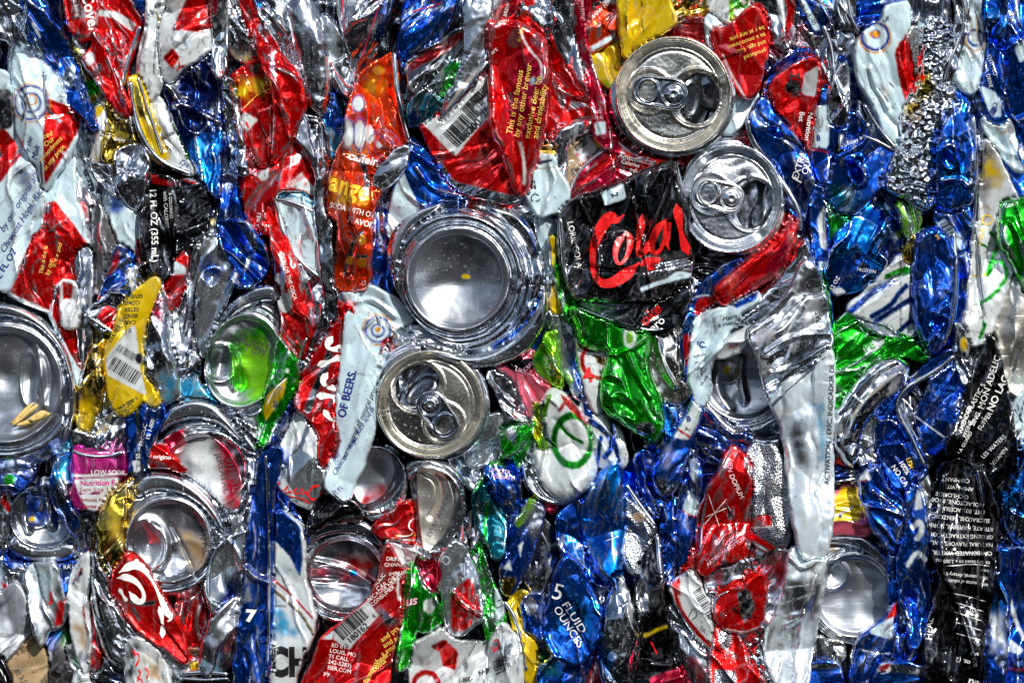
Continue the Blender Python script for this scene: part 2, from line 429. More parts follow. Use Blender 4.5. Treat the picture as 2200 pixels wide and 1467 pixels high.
        for dn in dents:
            xx = x-dn[0]+.35*dn[2]*noise(x/dn[2]/1.3, y/dn[2]/1.3, seed+31); yy = y-dn[1]+.35*dn[2]*noise(x/dn[2]/1.3, y/dn[2]/1.3, seed+32)
            if len(dn) > 4: yy = yy*dn[4]
            ta = th+.5; r = np.hypot((xx*math.cos(ta)-yy*math.sin(ta))*.75, (xx*math.sin(ta)+yy*math.cos(ta))*1.3)/dn[2]
            h = h-dn[3]*np.clip(1-r, 0, 1)*1.2+dn[3]*.18*np.exp(-((r-1)/.14)**2)
        for cw in creases:               # 'amp width x,y x,y ...'
            v_, w2, *pp = cw.split(' ')
            dd, _, _ = nearest(x, y, chaikin(pts(' '.join(pp)), 2, .25, False), False)
            h = h+float(v_)*np.exp(-(dd/float(w2))**2)
        return h
    return H
def tube(name, path, hs, r, parent, mat='smooth_aluminium', col='S', flat=1.0, closed=False, lift=0., seed=1):
    P = chaikin(pts(path) if isinstance(path, str) else path, 3, .25, closed)
    P = resample(P, 5, closed); n = len(P)
    h = hs(P[:,0], P[:,1]) if callable(hs) else np.full(n, float(hs))
    k = np.ones(9)/9
    h = np.convolve(np.pad(h, 4, mode='edge'), k, 'valid')+lift
    t = np.roll(P, -1, 0)-np.roll(P, 1, 0)
    if not closed: t[0] = P[1]-P[0]; t[-1] = P[-1]-P[-2]
    t /= (np.hypot(*t.T)[:, None]+1e-9); nn = np.stack([-t[:,1], t[:,0]], 1)
    rr = r*(1+.22*noise(np.arange(n)/9., np.zeros(n)+.5, seed)); K = 10
    if not closed: rr[0] *= .55; rr[-1] *= .55
    V = []; F = []
    for i in range(n):
        for j in range(K):
            a = 2*math.pi*j/K
            x, y = P[i]+nn[i]*rr[i]*math.cos(a)
            V.append(W3(x, y, h[i]+rr[i]*flat*math.sin(a)))
    m = n if closed else n-1
    for i in range(m):
        for j in range(K):
            i2 = (i+1) % n
            F.append((i*K+j, i*K+(j+1) % K, i2*K+(j+1) % K, i2*K+j))
    if not closed:
        F.append(tuple(range(K))[::-1]); F.append(tuple((n-1)*K+j for j in range(K)))
    me = bpy.data.meshes.new(name); me.from_pydata(V, [], F)
    at = me.color_attributes.new('paint', 'FLOAT_COLOR', 'POINT')
    at.data.foreach_set('color', np.tile(np.array(COL[col], np.float32), len(V)))
    bmn = bmesh.new(); bmn.from_mesh(me); bmesh.ops.recalc_face_normals(bmn, faces=bmn.faces); bmn.to_mesh(me); bmn.free()
    return link(me, name, parent, mat)
def drape(name, polys, samp, ink, parent, lift=1.1, within=None, maxe=6.):
    """polys: list of 2-D polygons (outline steps) laid on a sheet"""
    bmx = bmesh.new()
    for pl in polys:
        vs = [bmx.verts.new((p[0], p[1], 0)) for p in pl]
        try: bmx.faces.new(vs)
        except ValueError: pass
    return _finish_drape(name, bmx, samp, ink, parent, lift, within, maxe)
def _finish_drape(name, bmx, samp, ink, parent, lift, within, maxe):
    bmesh.ops.triangulate(bmx, faces=bmx.faces)
    for _ in range(5):
        le = [e for e in bmx.edges if e.calc_length() > maxe]
        if not le: break
        bmesh.ops.subdivide_edges(bmx, edges=le, cuts=1)
        bmesh.ops.triangulate(bmx, faces=bmx.faces)
    if not bmx.verts: bmx.free(); return None
    X = np.array([v.co.x for v in bmx.verts]); Y = np.array([v.co.y for v in bmx.verts])
    if within is not None:
        ok = within(X, Y); kill = [v for v, k in zip(bmx.verts, ok) if not k]
        bmesh.ops.delete(bmx, geom=kill, context='VERTS')
        if not bmx.verts: bmx.free(); return None
        X = np.array([v.co.x for v in bmx.verts]); Y = np.array([v.co.y for v in bmx.verts])
    H = samp(X, Y)+lift
    for v, x, y, h in zip(bmx.verts, X, Y, H): v.co = W3(x, y, h)
    bmesh.ops.recalc_face_normals(bmx, faces=bmx.faces)
    me = bpy.data.meshes.new(name); bmx.to_mesh(me); bmx.free()
    fm = flat_material('ink_'+{'K':'black','W':'white','R':'red','Y':'yellow','N':'navy','G':'green','B':'blue','P':'pink','F':'gold','g':'grey','M':'magenta','D':'dark_red','A':'rose','V':'deep_blue','U':'brown','S':'silver','s':'pewter'}[ink], INK[ink])
    return link(me, name, parent, fm, False)
_tcache = {}
def lettering(txt, x, y, size, ang, samp, ink, parent, bold=0., shear=0., within=None, sx=1.):
    key = (txt, bold, shear)
    if key not in _tcache:
        cu = bpy.data.curves.new('lettering', 'FONT'); cu.body = txt; cu.size = 1; cu.offset = bold; cu.shear = shear
        cu.align_x = 'LEFT'; cu.resolution_u = 3; cu.space_line = .95
        ob = bpy.data.objects.new('tmp_text', cu); SC.collection.objects.link(ob)
        dg = bpy.context.evaluated_depsgraph_get()
        me = bpy.data.meshes.new_from_object(ob.evaluated_get(dg))
        bpy.data.objects.remove(ob); _tcache[key] = me
    me = _tcache[key]
    bmx = bmesh.new(); bmx.from_mesh(me)
    c, s = math.cos(math.radians(ang)), math.sin(math.radians(ang))
    for v in bmx.verts:
        a, b = v.co.x*size*sx, v.co.y*size
        v.co = (x+a*c-b*s, y-(a*s+b*c), 0)      # ang counter-clockwise, y runs down
    return _finish_drape('lettering', bmx, samp, ink, parent, 1.0, within, 7.)
def barcode(x, y, w_, h_, ang, n, samp, ink, parent, within=None, seed=1):
    rnd = random.Random(seed); c, s = math.cos(math.radians(ang)), math.sin(math.radians(ang)); polys = []
    t = 0.
    while t < w_:
        a = rnd.choice((1.6, 2.4, 3.4, 5.))*w_/110; 
        q = [(t, 0), (t+a, 0), (t+a, h_), (t, h_)]
        polys.append([(x+u*c-v*s, y-(u*s+v*c)) for u, v in q]); t += a+rnd.choice((1.8, 2.6, 4.))*w_/110
    return drape('barcode', polys, samp, ink, parent, 1.0, within, 9.)
TH = []
_seed = [11]
def thing(name, label, cat, x, y, h=0, group='crushed cans packed in the bale'):
    o = bpy.data.objects.new(name, None); o.empty_display_size = .01; SC.collection.objects.link(o)
    o.location = W3(x, y, h); o['label'] = label; o['category'] = cat
    if group: o['group'] = group
    return o
LAYER = 19.
QUEUE = []
def c(label, layer, base, poly, ax=90, amp=1., p=(), t=(), rim=(), dents=(), cr=(), bar=(), mat=None, bulge=22., fold=1., wear=.8, name='crushed_can', cat='crushed can', edge=26, sharp=1., sm=.2, rough=3., strips=(), lam=1., inks=(), g=2.7):
    """queue one crushed can; cans are built from the front of the bale to the back"""
    _seed[0] += 7
    QUEUE.append((layer, len(QUEUE), lambda s=_seed[0]: _build(s, label, layer, base, poly, ax, amp, p, t, rim, dents, cr, bar, mat, bulge, fold, wear, name, cat, edge, sharp, sm, rough, lam, inks, g)))
def _build(seed, label, layer, base, poly, ax, amp, p, t, rim, dents, cr, bar, mat, bulge, fold, wear, name, cat, edge, sharp, sm, rough, lam, inks, g):
    P = resample(chaikin(pts(poly), 1, sm*.8), 6)
    nrm = np.roll(P, -1, 0)-np.roll(P, 1, 0); nrm = np.stack([-nrm[:,1], nrm[:,0]], 1)/(np.hypot(*nrm.T)[:, None]+1e-9)
    ar = float((P[:,0]*np.roll(P[:,1], -1)-np.roll(P[:,0], -1)*P[:,1]).sum()); sg = 1. if ar > 0 else -1.
    P = P-nrm*sg*8.+nrm*(rough*noise(P[:,0]/30, P[:,1]/30, seed)+1.8*noise(P[:,0]/11, P[:,1]/11, seed+1))[:, None]
    metal = base in 'SsgwHk'
    if base == 'K' and wear == .8: wear = .22
    if mat is None: mat = 'bare_aluminium' if metal and not p else 'printed_can'
    hf = crumple(P, seed, ax, amp, bulge, layer*LAYER, fold, dents, cr, sharp, edge, lam, mat == 'crinkled_foil')
    multi = bool(t or rim or bar or inks)
    cen = P.mean(0)
    if multi:
        root = thing(name, label, cat, cen[0], cen[1]); par = root; nm = 'body'
    else: par = None; nm = name
    o, samp, wi = sheet(nm, P, hf, base, p, g, mat, par, wear=wear if not metal or p else 0, seed=seed)
    if not multi:
        o['label'] = label; o['category'] = cat; o['group'] = 'crushed cans packed in the bale'
        # origin at the can itself
        cx_, cy_, cz_ = W3(cen[0], cen[1], 0)
        o.data.transform(Matrix.Translation((-cx_, -cy_, -cz_))); o.location = (cx_, cy_, cz_)
        root = o
    for q in t:
        k = dict(q[6]) if len(q) > 6 else {}
        lettering(q[0], q[1], q[2], q[3], q[4], samp, q[5], root, within=wi, **k)
    for q in inks:                      # (ink, width, path) printed strokes
        P2 = resample(chaikin(pts(q[2]), 3, .25, False), 4, False)
        tt = np.gradient(P2, axis=0); tt /= np.hypot(*tt.T)[:, None]+1e-9; n2 = np.stack([-tt[:,1], tt[:,0]], 1)
        s_ = np.linspace(0, 1, len(P2)); ww = q[1]/2*(np.clip(np.minimum(s_, 1-s_)*9, .25, 1))*(1+.35*np.sin(s_*9))[:]
        a_ = P2+n2*ww[:, None]; b_ = P2-n2*ww[:, None]
        drape('lettering', [[a_[i], a_[i+1], b_[i+1], b_[i]] for i in range(len(P2)-1)], samp, q[0], root, 1.2, wi)
    for q in bar: barcode(*q[:6], samp, q[6], root, wi, seed)
    for q in rim:
        r, lift = 5., 1.5; mt = 'smooth_aluminium'
        if isinstance(q, tuple): r, q = q[0], q[1]
        tube('rim', q, lambda x, y: np.minimum(samp(x, y), layer*LAYER+18)*.5+(layer*LAYER+10)*.5, r, root, lift=lift, seed=seed)
    return root
def flush():
    for q in sorted(QUEUE, key=lambda q: (-q[0], q[1])): q[2]()
# ------------------------------------------------------------------ can ends: lids with tabs, domed bottoms
def circle(cx, cy, r, n=72, sx=1., sy=1., rot=0., wob=0., seed=0):
    P = []
    c_, s_ = math.cos(math.radians(rot)), math.sin(math.radians(rot))
    for i in range(n):
        a = 2*math.pi*i/n
        q = r*(1+wob*float(noise(np.array([3*math.cos(a)]), np.array([3*math.sin(a)]), seed)[0]))
        u, v = q*sx*math.cos(a), q*sy*math.sin(a)
        P.append((cx+u*c_-v*s_, cy-(u*s_+v*c_)))
    return P
def local(X, Y, cx, cy, R, rot, sx=1., sy=1.):
    c_, s_ = math.cos(math.radians(rot)), math.sin(math.radians(rot))
    dx, dy = X-cx, -(Y-cy)
    return (dx*c_+dy*s_)/(R*sx), (-dx*s_+dy*c_)/(R*sy)
def to_screen(cx, cy, R, rot, sx=1., sy=1.):
    c_, s_ = math.cos(math.radians(rot)), math.sin(math.radians(rot))
    return lambda u, v: (cx+u*R*sx*c_-v*R*sy*s_, cy-(u*R*sx*s_+v*R*sy*c_))
def lid(label, layer, cx, cy, R, rot, neck, neckp=(), neckbase='S', sx=1., sy=1., tilt=(0, 0), tone='S', cr=(), dents=(), seed=3, texts=(), neckt=(), hole=(.45, .34, .43), flap=True, tabtone='X', necktexts=()):
    def go():
        base = layer*LAYER
        root = thing('crushed_can', label, 'crushed can', cx, cy, base)
        ts = to_screen(cx, cy, R, rot, sx, sy)
        def tl(X, Y): return tilt[0]*(X-cx)/R*22+tilt[1]*(Y-cy)/R*22
        def bumps(X, Y):
            h = 0
            for dn in dents:
                r = np.hypot(X-dn[0], Y-dn[1])/dn[2]
                h = h-dn[3]*np.clip(1-r, 0, 1)**1.2+dn[3]*.3*np.exp(-((r-1)/.18)**2)
            for cw in cr:
                v_, w2, *pp = cw.split(' ')
                dd, _, _ = nearest(X, Y, chaikin(pts(' '.join(pp)), 2, .25, False), False)
                h = h+float(v_)*np.exp(-(dd/float(w2))**2)
            return h
        # end panel
        op = [ts(hole[0]+hole[1]*math.cos(a)*(1.0), hole[2]*math.sin(a)*(1-.12*math.cos(a))) for a in np.linspace(0, 2*math.pi, 48, endpoint=False)]
        op = resample(op, 3)
        def hl(X, Y, d):
            u, v = local(X, Y, cx, cy, R, rot, sx, sy); r = np.hypot(u, v)
            h = np.interp(r, [0, .77, .80, .84, .87, .90, .93, .955, .975, .99, 1.02], [-7, -7, -4, -14, -17, -13, 4, 9, 9.5, 6, -4])
            dA = np.hypot(u-.40, v*.96)-.475; dB = np.hypot(u+.42, v)-.375
            k = .16; hh = np.clip(.5+.5*(dB-dA)/k, 0, 1); sdv = dB*(1-hh)+dA*hh-k*hh*(1-hh)
            h = h+np.where(r < .82, 5.5*np.exp(-(sdv/.022)**2)-4*sstep(.02, -.03, sdv), 0)
            h = h+np.where(r < .80, -1.5*np.exp(-((r-.745)/.02)**2), 0)
            dh = np.hypot((u-hole[0])/hole[1], v/hole[2])
            h = h-4*np.exp(-((dh-1)/.08)**2)
            return base+h+tl(X, Y)+bumps(X, Y)+.9*noise(X/40, Y/40, seed)+.25*noise(X/7, Y/7, seed)
        o, samp, wi = sheet('lid', circle(cx, cy, R, 160, sx, sy, rot, .018, seed), hl, tone, (), 2.2, 'lid_aluminium', root, holes=[op], thick=4, clamp=False)
        # tab
        tab_o = chaikin([ts(-.72, -.13), ts(-.72, .13), ts(-.56, .27), ts(-.25, .27), ts(0, .29), ts(.2, .22), ts(.28, 0), ts(.2, -.22), ts(0, -.29), ts(-.25, -.27), ts(-.56, -.27)], 3, .25)
        tab_h = chaikin([ts(-.58, -.10), ts(-.58, .10), ts(-.47, .17), ts(-.35, .14), ts(-.30, 0), ts(-.35, -.14), ts(-.47, -.17)], 3, .25)
        def ht(X, Y, d):
            u, v = local(X, Y, cx, cy, R, rot, sx, sy); rr = np.hypot(u, v)
            return base+10+4.5*np.sqrt(np.clip(1-(1-np.clip(d/5, 0, 1))**2, 0, 1))-3.5*sstep(5, 9, d)-2.2*np.exp(-((rr-.17)/.025)**2)+1.2*np.exp(-((rr-.21)/.02)**2)+tl(X, Y)-u*3
        tb, _, _ = sheet('tab', resample(tab_o, 3), ht, tabtone, (), 1.8, 'smooth_aluminium', o, holes=[resample(tab_h, 3)], thick=5, clamp=False)
        def hr(X, Y, d):
            u, v = local(X, Y, cx, cy, R, rot, sx, sy); rr = np.hypot(u, v)
            return base+13+6*np.sqrt(np.clip(1-(rr/.125)**2, 0, 1))-2.5*np.exp(-(rr/.05)**2)+tl(X, Y)
        sheet('rivet', circle(cx, cy, R*.125, 30, sx, sy, rot), hr, 'X', (), 1.6, 'smooth_aluminium', o, depth=6, clamp=False)
        for q in texts:
            lettering(q[0], q[1], q[2], q[3], q[4], samp, q[5], root, within=wi)
        # flap bent into the can, and the inside wall seen through the mouth
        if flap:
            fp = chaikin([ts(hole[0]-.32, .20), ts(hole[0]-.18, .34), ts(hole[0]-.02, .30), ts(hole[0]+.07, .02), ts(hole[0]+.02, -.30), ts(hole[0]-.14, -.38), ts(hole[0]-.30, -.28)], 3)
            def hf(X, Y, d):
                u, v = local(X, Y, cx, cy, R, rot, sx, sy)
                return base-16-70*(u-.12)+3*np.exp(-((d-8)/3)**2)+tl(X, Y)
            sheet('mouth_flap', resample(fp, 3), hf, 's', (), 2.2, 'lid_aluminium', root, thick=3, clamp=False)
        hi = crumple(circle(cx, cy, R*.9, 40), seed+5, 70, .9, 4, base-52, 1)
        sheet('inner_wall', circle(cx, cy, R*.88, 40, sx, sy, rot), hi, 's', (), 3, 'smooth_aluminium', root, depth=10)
        # neck and shoulder pressed flat round the lid
        NP = resample(chaikin(pts(neck), 2, .2), 5)
        def hn(X, Y, d):
            u, v = local(X, Y, cx, cy, R, rot, sx, sy); r = np.hypot(u, v); a = np.arctan2(v, u)
            e = np.clip((r-.97)/.45, 0, 1.4)
            h = -5-22*sstep(.97, 1.35, r)+sstep(1.12, 1.3, r)*(9*noise(X/50, Y/50, seed+61)-9*np.abs(noise(X/40, Y/46, seed+62)))+5*np.exp(-((r-1.07)/.03)**2)+6*np.exp(-((r-1.2)/.04)**2)
            h = h+10*noise(a*1.3+3, r*2.5, seed+2)*sstep(1., 1.2, r)-6*sstep(12, 0, d)
            h = np.where(r < .96, -40., h)
            return base+h+tl(X, Y)*.6
        o, samp, wi = sheet('neck', NP, hn, neckbase, neckp, 3, 'smooth_aluminium' if not neckp else 'printed_can', root, wear=.4 if neckp else 0, seed=seed)
        for q in neckt: lettering(q[0], q[1], q[2], q[3], q[4], samp, q[5], root, within=wi)
    QUEUE.append((layer, len(QUEUE), go))
def bottom(label, layer, cx, cy, R, outer, p=(), base='s', sx=1., sy=1., rot=0., tilt=(0, 0), dents=(), cr=(), inner=None, seed=5, texts=(), dome=30., bodyp=(), outer_fall=46., rings=(), innerclip=None, bodyt=(), mat='brushed_aluminium', ringh=6., bands=()):
    def go():
        bz = layer*LAYER
        root = thing('crushed_can', label, 'crushed can', cx, cy, bz)
        def tl(X, Y): return tilt[0]*(X-cx)/R*22+tilt[1]*(Y-cy)/R*22
        def bumps(X, Y):
            h = 0
            for dn in dents:
                r = np.hypot(X-dn[0], (Y-dn[1])*(dn[4] if len(dn) > 4 else 1))/dn[2]
                h = h-dn[3]*np.clip(1-r, 0, 1)**1.3+abs(dn[3])*.22*np.exp(-((r-1)/.14)**2)
            for cw in cr:
                v_, w2, *pp = cw.split(' ')
                dd, _, _ = nearest(X, Y, chaikin(pts(' '.join(pp)), 2, .25, False), False)
                h = h+float(v_)*np.exp(-(dd/float(w2))**2)
            return h
        def hb(X, Y, d):
            u, v = local(X, Y, cx, cy, R, rot, sx, sy); r = np.hypot(u, v)
            ins = -dome*(1-(r/.86)**2)-16
            wall = np.interp(r, [.86, .90, .93, .96, .985, 1.0], [-16, -10, -1, 3, 2, 0])
            return bz+np.where(r < .86, ins, wall)+tl(X, Y)+bumps(X, Y)+3.2*noise(X/48, Y/48, seed)+4*noise(X/90, Y/70, seed+3)-3*np.abs(noise(X/44, Y/60, seed+7))*sstep(.1, .5, noise(X/70, Y/70, seed+8))
        OP = circle(cx, cy, R*.99, 140, sx, sy, rot, .028, seed)
        if innerclip: OP = [q for q in resample(chaikin(pts(innerclip), 2, .2), 4)]
        o, samp, wi = sheet('base_dome', OP, hb, base, p, 2.4, mat, root, depth=12, seed=seed)
        for q in texts: lettering(q[0], q[1], q[2], q[3], q[4], samp, q[5], root, within=wi)
        for k_, bp in enumerate(bands):      # smooth rolled shoulder beside the standing ring
            BP = resample(chaikin(pts(bp), 2, .22), 4)
            hs_ = crumple(BP, seed+70+k_, 20, .06, 40, bz-24, .5, mat_lively=False, edge=60)
            sheet('shoulder', BP, hs_, 'S', (), 2.6, 'smooth_aluminium', root, seed=seed, wear=0)
        if outer:
            NP = resample(chaikin(pts(outer), 2, .2), 5)
            def hn(X, Y, d):
                u, v = local(X, Y, cx, cy, R, rot, sx, sy); r = np.hypot(u, v); a = np.arctan2(v, u)
                e = np.clip(r-1., -.1, .8)
                h = -6-outer_fall*.6*sstep(1.12, 1.5, r)-9*np.exp(-((r-1.08)/.035)**2)+7*np.exp(-((r-1.22)/.07)**2)+sstep(1.26, 1.4, r)*(11*noise(X/60, Y/60, seed+61)-9*np.abs(noise(X/54, Y/70, seed+62)))
                for q in rings: h = h+q[1]*np.exp(-((r-q[0])/q[2])**2)
                h = h+9*noise(a*1.1+3, r*2.2, seed+2)*sstep(1.05, 1.3, r)-9*sstep(12, 0, d)
                h = np.where(r < .95, -45., h)
                return bz+h+tl(X, Y)*.7+bumps(X, Y)*.5+1.2*noise(X/22, Y/22, seed+4)
            o, samp, wi = sheet('body', NP, hn, 'S', bodyp, 3, 'smooth_aluminium' if not bodyp else 'printed_can', root, wear=.4 if bodyp else 0, seed=seed)
            for q in bodyt: lettering(q[0], q[1], q[2], q[3], q[4], samp, q[5], root, within=wi)
    QUEUE.append((layer, len(QUEUE), go))
# ------------------------------------------------------------------ the can ends one can see
lid('open can lid at upper right, mouth to the right of its grey pull tab', 7.5, 1446, 205, 126, -8,
    '1306,200 1330,150 1380,105 1440,78 1510,92 1560,140 1582,200 1570,260 1545,300 1500,330 1440,342 1370,318 1325,275 1305,240', tone='w', seed=3, tilt=(.1, .2), tabtone='s')
lid('open can lid with stamped words and dented top, right of the black cola can', 7.2, 1570, 428, 112, -14,
    '1458,400 1480,345 1530,300 1570,294 1620,320 1670,355 1690,420 1690,480 1650,530 1590,552 1520,530 1470,480', sy=1.06, seed=8, tilt=(-.25, .1),
    cr=['-10 14 1520,330 1560,350 1600,330', '-7 9 1600,380 1640,440 1630,500'], hole=(.47, .34, .44), flap=False,
    texts=[('LEMA AN VALVES', 1500, 372, 17, 12, 'g')])
lid('open can lid with its mouth up and left of the tab, near the middle', 7.4, 925, 868, 117, 126,
    '808,850 815,780 840,720 890,692 960,720 1010,750 1045,810 1056,880 1040,940 990,985 920,985 860,960 820,910', seed=12, tilt=(.2, -.1), tone='w', tabtone='s',
    texts=[('CANNING', 985, 835, 17, -62, 'g'), ('MARC', 975, 850, 14, -62, 'g')])
bottom('large round can bottom with bright dome near the middle of the bale', 7.9, 984, 600, 112,
    '828,540 850,480 930,436 1040,428 1130,465 1172,550 1178,690 1120,762 1040,772 960,745 890,690 848,620', bands=('865,715 930,750 1020,765 1095,735 1150,670 1172,600 1182,680 1135,765 1045,795 950,778', '835,560 850,490 905,445 960,432 940,455 880,490 860,540 848,600'), seed=21, dome=30,
    p=['Y@ 1001,594,10,0,1.9'], bodyp=['r~7 838,600 845,540 870,500 900,470', 'r~5 868,600 875,560 890,520', 'B~9 1060,745 1130,700 1165,630', 'R~10 1010,768 1060,770 1110,752', 'B~7 1120,470 1140,500 1150,540'],
    rings=[(1.36, 7, .04)], outer_fall=30)
bottom('big round can bottom cut by the left edge, two dents and a dry leaf inside', 7.0, 12, 825, 125,
    '-40,640 30,655 90,680 140,740 168,830 165,900 135,970 80,1000 20,1010 -40,1010', bands=('-40,645 40,655 100,690 145,750 168,830 162,905 140,960 130,950 146,890 148,820 128,750 80,700 20,680 -40,680',), seed=23, dome=26, sy=1.03,
    dents=[(62, 815, 20, 14, .35), (88, 810, 18, -12, .35)], cr=['9 8 80,745 90,800 95,870'], outer_fall=34)
bottom('oval can bottom tinted bright green, left of centre', 6.0, 522, 775, 92,
    '438,800 450,745 470,690 500,640 545,615 590,620 600,700 596,780 590,860 560,925 510,890 470,850', sx=.9, sy=1.12, rot=-15, bands=('455,715 485,655 530,615 575,605 600,612 600,650 560,650 515,668 480,710 465,735', '445,850 480,890 530,925 560,960 555,985 500,965 455,905'), seed=25, dome=18,
    p=['G* 570,680 500,740 495,760 500,830 540,850 580,780', 'L* 520,720 590,740 590,860 540,860 500,790'],  # soft green tint over the bare dome
    dents=[(470, 780, 40, 22), (500, 720, 30, -8)], cr=['14 7 492,748 500,800 503,838', '-12 8 510,800 520,820 505,838'],
    texts=[('AUG251', 512, 735, 21, -18, 'g'), ('T 079', 520, 752, 21, -18, 'g')], outer_fall=26)
bottom('dented can bottom tinted pink and white above the round dented one, lower left', 6.2, 440, 1010, 84,
    '330,920 350,875 400,860 460,875 510,930 535,1010 525,1100 480,1110 430,1050 380,1020 330,1000', sx=1.1, sy=1.0, bands=('335,915 358,872 410,850 460,860 500,900 530,950 510,950 470,912 420,900 370,912 345,935',), seed=27, dome=14,
    p=['A* 330,930 400,915 380,980 345,990', 'A* 455,925 510,960 520,1095 480,1080 470,1000', 'E* 390,970 450,930 470,1010 480,1090 420,1020'],
    innerclip='345,945 385,922 440,925 490,965 518,1020 520,1085 495,1100 450,1060 400,1022 360,1000', texts=[('JLREATAC', 462, 975, 20, -78, 'g'), ('01121510', 484, 985, 20, -78, 'g')], dents=[(375, 950, 24, 10)])
bottom('round can bottom with a deep crescent dent and faint dotted print, lower left', 6.6, 362, 1160, 92,
    '280,1030 310,1010 370,1010 430,1040 475,1090 500,1140 460,1180 440,1250 400,1290 340,1290 290,1240 268,1160', bands=('285,1040 320,1010 380,1016 440,1056 478,1106 492,1150 470,1142 438,1092 390,1060 330,1052 292,1075',), seed=29, dome=12,
    p=['U* 385,1130 450,1170 440,1230 400,1200'], dents=[(315, 1170, 44, 26, .8), (400, 1210, 50, 10)], cr=['12 7 320,1125 352,1150 358,1190 345,1215', '-7 4 370,1130 400,1190 420,1235'],
    texts=[('83.08', 372, 1092, 22, -40, 'g'), ('05.08', 396, 1090, 22, -50, 'g'), ('JAN PUD', 425, 1130, 18, -80, 'g')], outer_fall=30)
bottom('creased can bottom with two long dents under the orange printed scrap, right of centre', 3.2, 1600, 810, 96,
    '1520,800 1520,760 1550,730 1620,720 1690,760 1700,880 1660,950 1580,935 1530,890', bands=('1520,800 1530,860 1575,915 1645,940 1690,930 1690,980 1620,985 1560,955 1515,895 1508,830',), seed=31, dome=20, texts=[('TNCCOL 01 14', 1572, 802, 15, 0, 'g'), ('CDNN203BAC', 1584, 816, 15, 0, 'g')],
    cr=['14 7 1598,770 1595,820 1604,860', '10 10 1550,780 1540,840 1570,880'], dents=[(1570, 800, 22, 12)], p=['Y@ 1566,795,9,0'])
bottom('large flat can bottom with one round pit, under a yellow and pink band, lower right', 4.5, 1838, 1280, 88,
    '1735,1180 1770,1150 1850,1140 1900,1170 1935,1240 1935,1320 1900,1370 1840,1390 1780,1370 1740,1330', sx=1.02, sy=1.05, bands=('1740,1148 1800,1136 1860,1146 1912,1190 1942,1265 1925,1275 1890,1212 1845,1180 1790,1170 1740,1180',), seed=33, dome=8,
    dents=[(1790, 1235, 32, 20), (1770, 1262, 16, -10)], bodyp=['Y 1765,1130 1812,1048 1840,1060 1860,1140', 'P 1740,1115 1870,1115 1880,1145 1740,1145', 'U@ 1789,1182,14,0,1.6', 'U@ 1785,1152,6,0'], outer_fall=26)
bottom('dark oval can bottom with a red streaked long dent, bottom left of centre', 4.6, 742, 1235, 86,
    '645,1200 655,1140 700,1118 770,1118 820,1150 832,1200 800,1280 750,1340 700,1340 660,1290', sx=1.06, sy=1.0, bands=('648,1155 680,1116 740,1100 802,1122 832,1165 826,1192 790,1166 740,1150 690,1160 655,1192',), seed=35, dome=16,
    p=['A* 665,1225 720,1232 770,1250 720,1242', 'D* 720,1195 820,1200 800,1245 750,1225', 'b@ 757,1233,8,0,1.2'], dents=[(700, 1235, 50, 14, 2.6)], cr=['12 7 670,1205 740,1220 795,1255', '-8 8 665,1245 720,1250 780,1265'], outer_fall=40)
bottom('dusty can bottom folded over at its top, lower left edge', 5.6, 92, 1110, 74,
    '10,1180 30,1120 60,1060 90,1020 140,1020 165,1080 170,1180 150,1205 80,1205 20,1200', sx=1., sy=.95, bands=('8,1175 30,1140 70,1155 120,1155 168,1162 168,1198 110,1214 40,1204',), seed=37, dome=16, cr=['16 8 82,1025 98,1070 110,1130', '12 7 60,1060 50,1110 60,1140'], dents=[(75, 1100, 34, 16), (125, 1090, 30, 12)], mat='worn_can', p=['B* 60,1060 80,1060 85,1110 60,1120', 'Y@ 64,1116,6,0'], rings=[(1.25, 8, .05)])
bottom('bent pale can end like a folded shell, centre bottom', 6.8, 930, 1095, 82,
    '868,985 905,978 960,990 990,1020 1003,1080 990,1140 950,1180 905,1213 893,1170 890,1090', sx=.85, sy=1.15, rot=12, seed=39, dome=6, tilt=(.4, -.2),
    innerclip='893,1000 930,995 965,1030 978,1080 955,1150 912,1195 900,1130', rings=[(1.12, 6, .03)], p=['w@ 935,1060,150,0'], cr=['-10 5 900,1010 940,1030 945,1075 925,1110'], texts=[('EVERY ANNUM', 925, 1155, 15, 64, 'g')])
bottom('speckled silver can bottom folded in half beside the text covered white can, centre bottom', 5.6, 800, 1030, 72,
    '745,1060 748,1000 760,965 800,950 850,960 872,1000 876,1060 850,1110 810,1125 770,1105', seed=41, dome=20, tilt=(.3, -.2), p=['D* 760,1070 830,1040 840,1060 780,1090'], cr=['18 9 868,1000 868,1040 835,1080 790,1100'], innerclip='752,1050 760,985 800,960 842,972 850,1020 820,1070 775,1090')
c('curved silver can base like a fat arch, under the green can at right', 6.4, 'S', '1790,950 1796,895 1830,830 1878,782 1925,770 1950,785 1942,818 1905,850 1868,890 1842,940 1835,990 1828,1000 1802,970', 45, .45, bulge=34, edge=40, cr=['9 7 1820,940 1840,880 1890,825 1930,800', '-7 5 1808,930 1828,868 1880,808 1925,785'], p=['U~4 1825,900 1855,855 1895,825'])
c('grey tapered can side below the curved silver arch, right', 5.3, 'H', '1842,985 1850,940 1880,880 1885,925 1892,1010 1860,1000', 70, .7)
c('yellow and pink printed band with a blue dot above the pitted can bottom, lower right', 4.7, 'P', '1738,1112 1772,1096 1812,1046 1836,1048 1858,1100 1876,1150 1800,1142 1738,1152', 0, .4, p=['Y 1766,1118 1812,1044 1840,1048 1852,1120', 'E~5 1795,1108 1832,1090', 'N@ 1806,1108,4,0'], wear=.1)
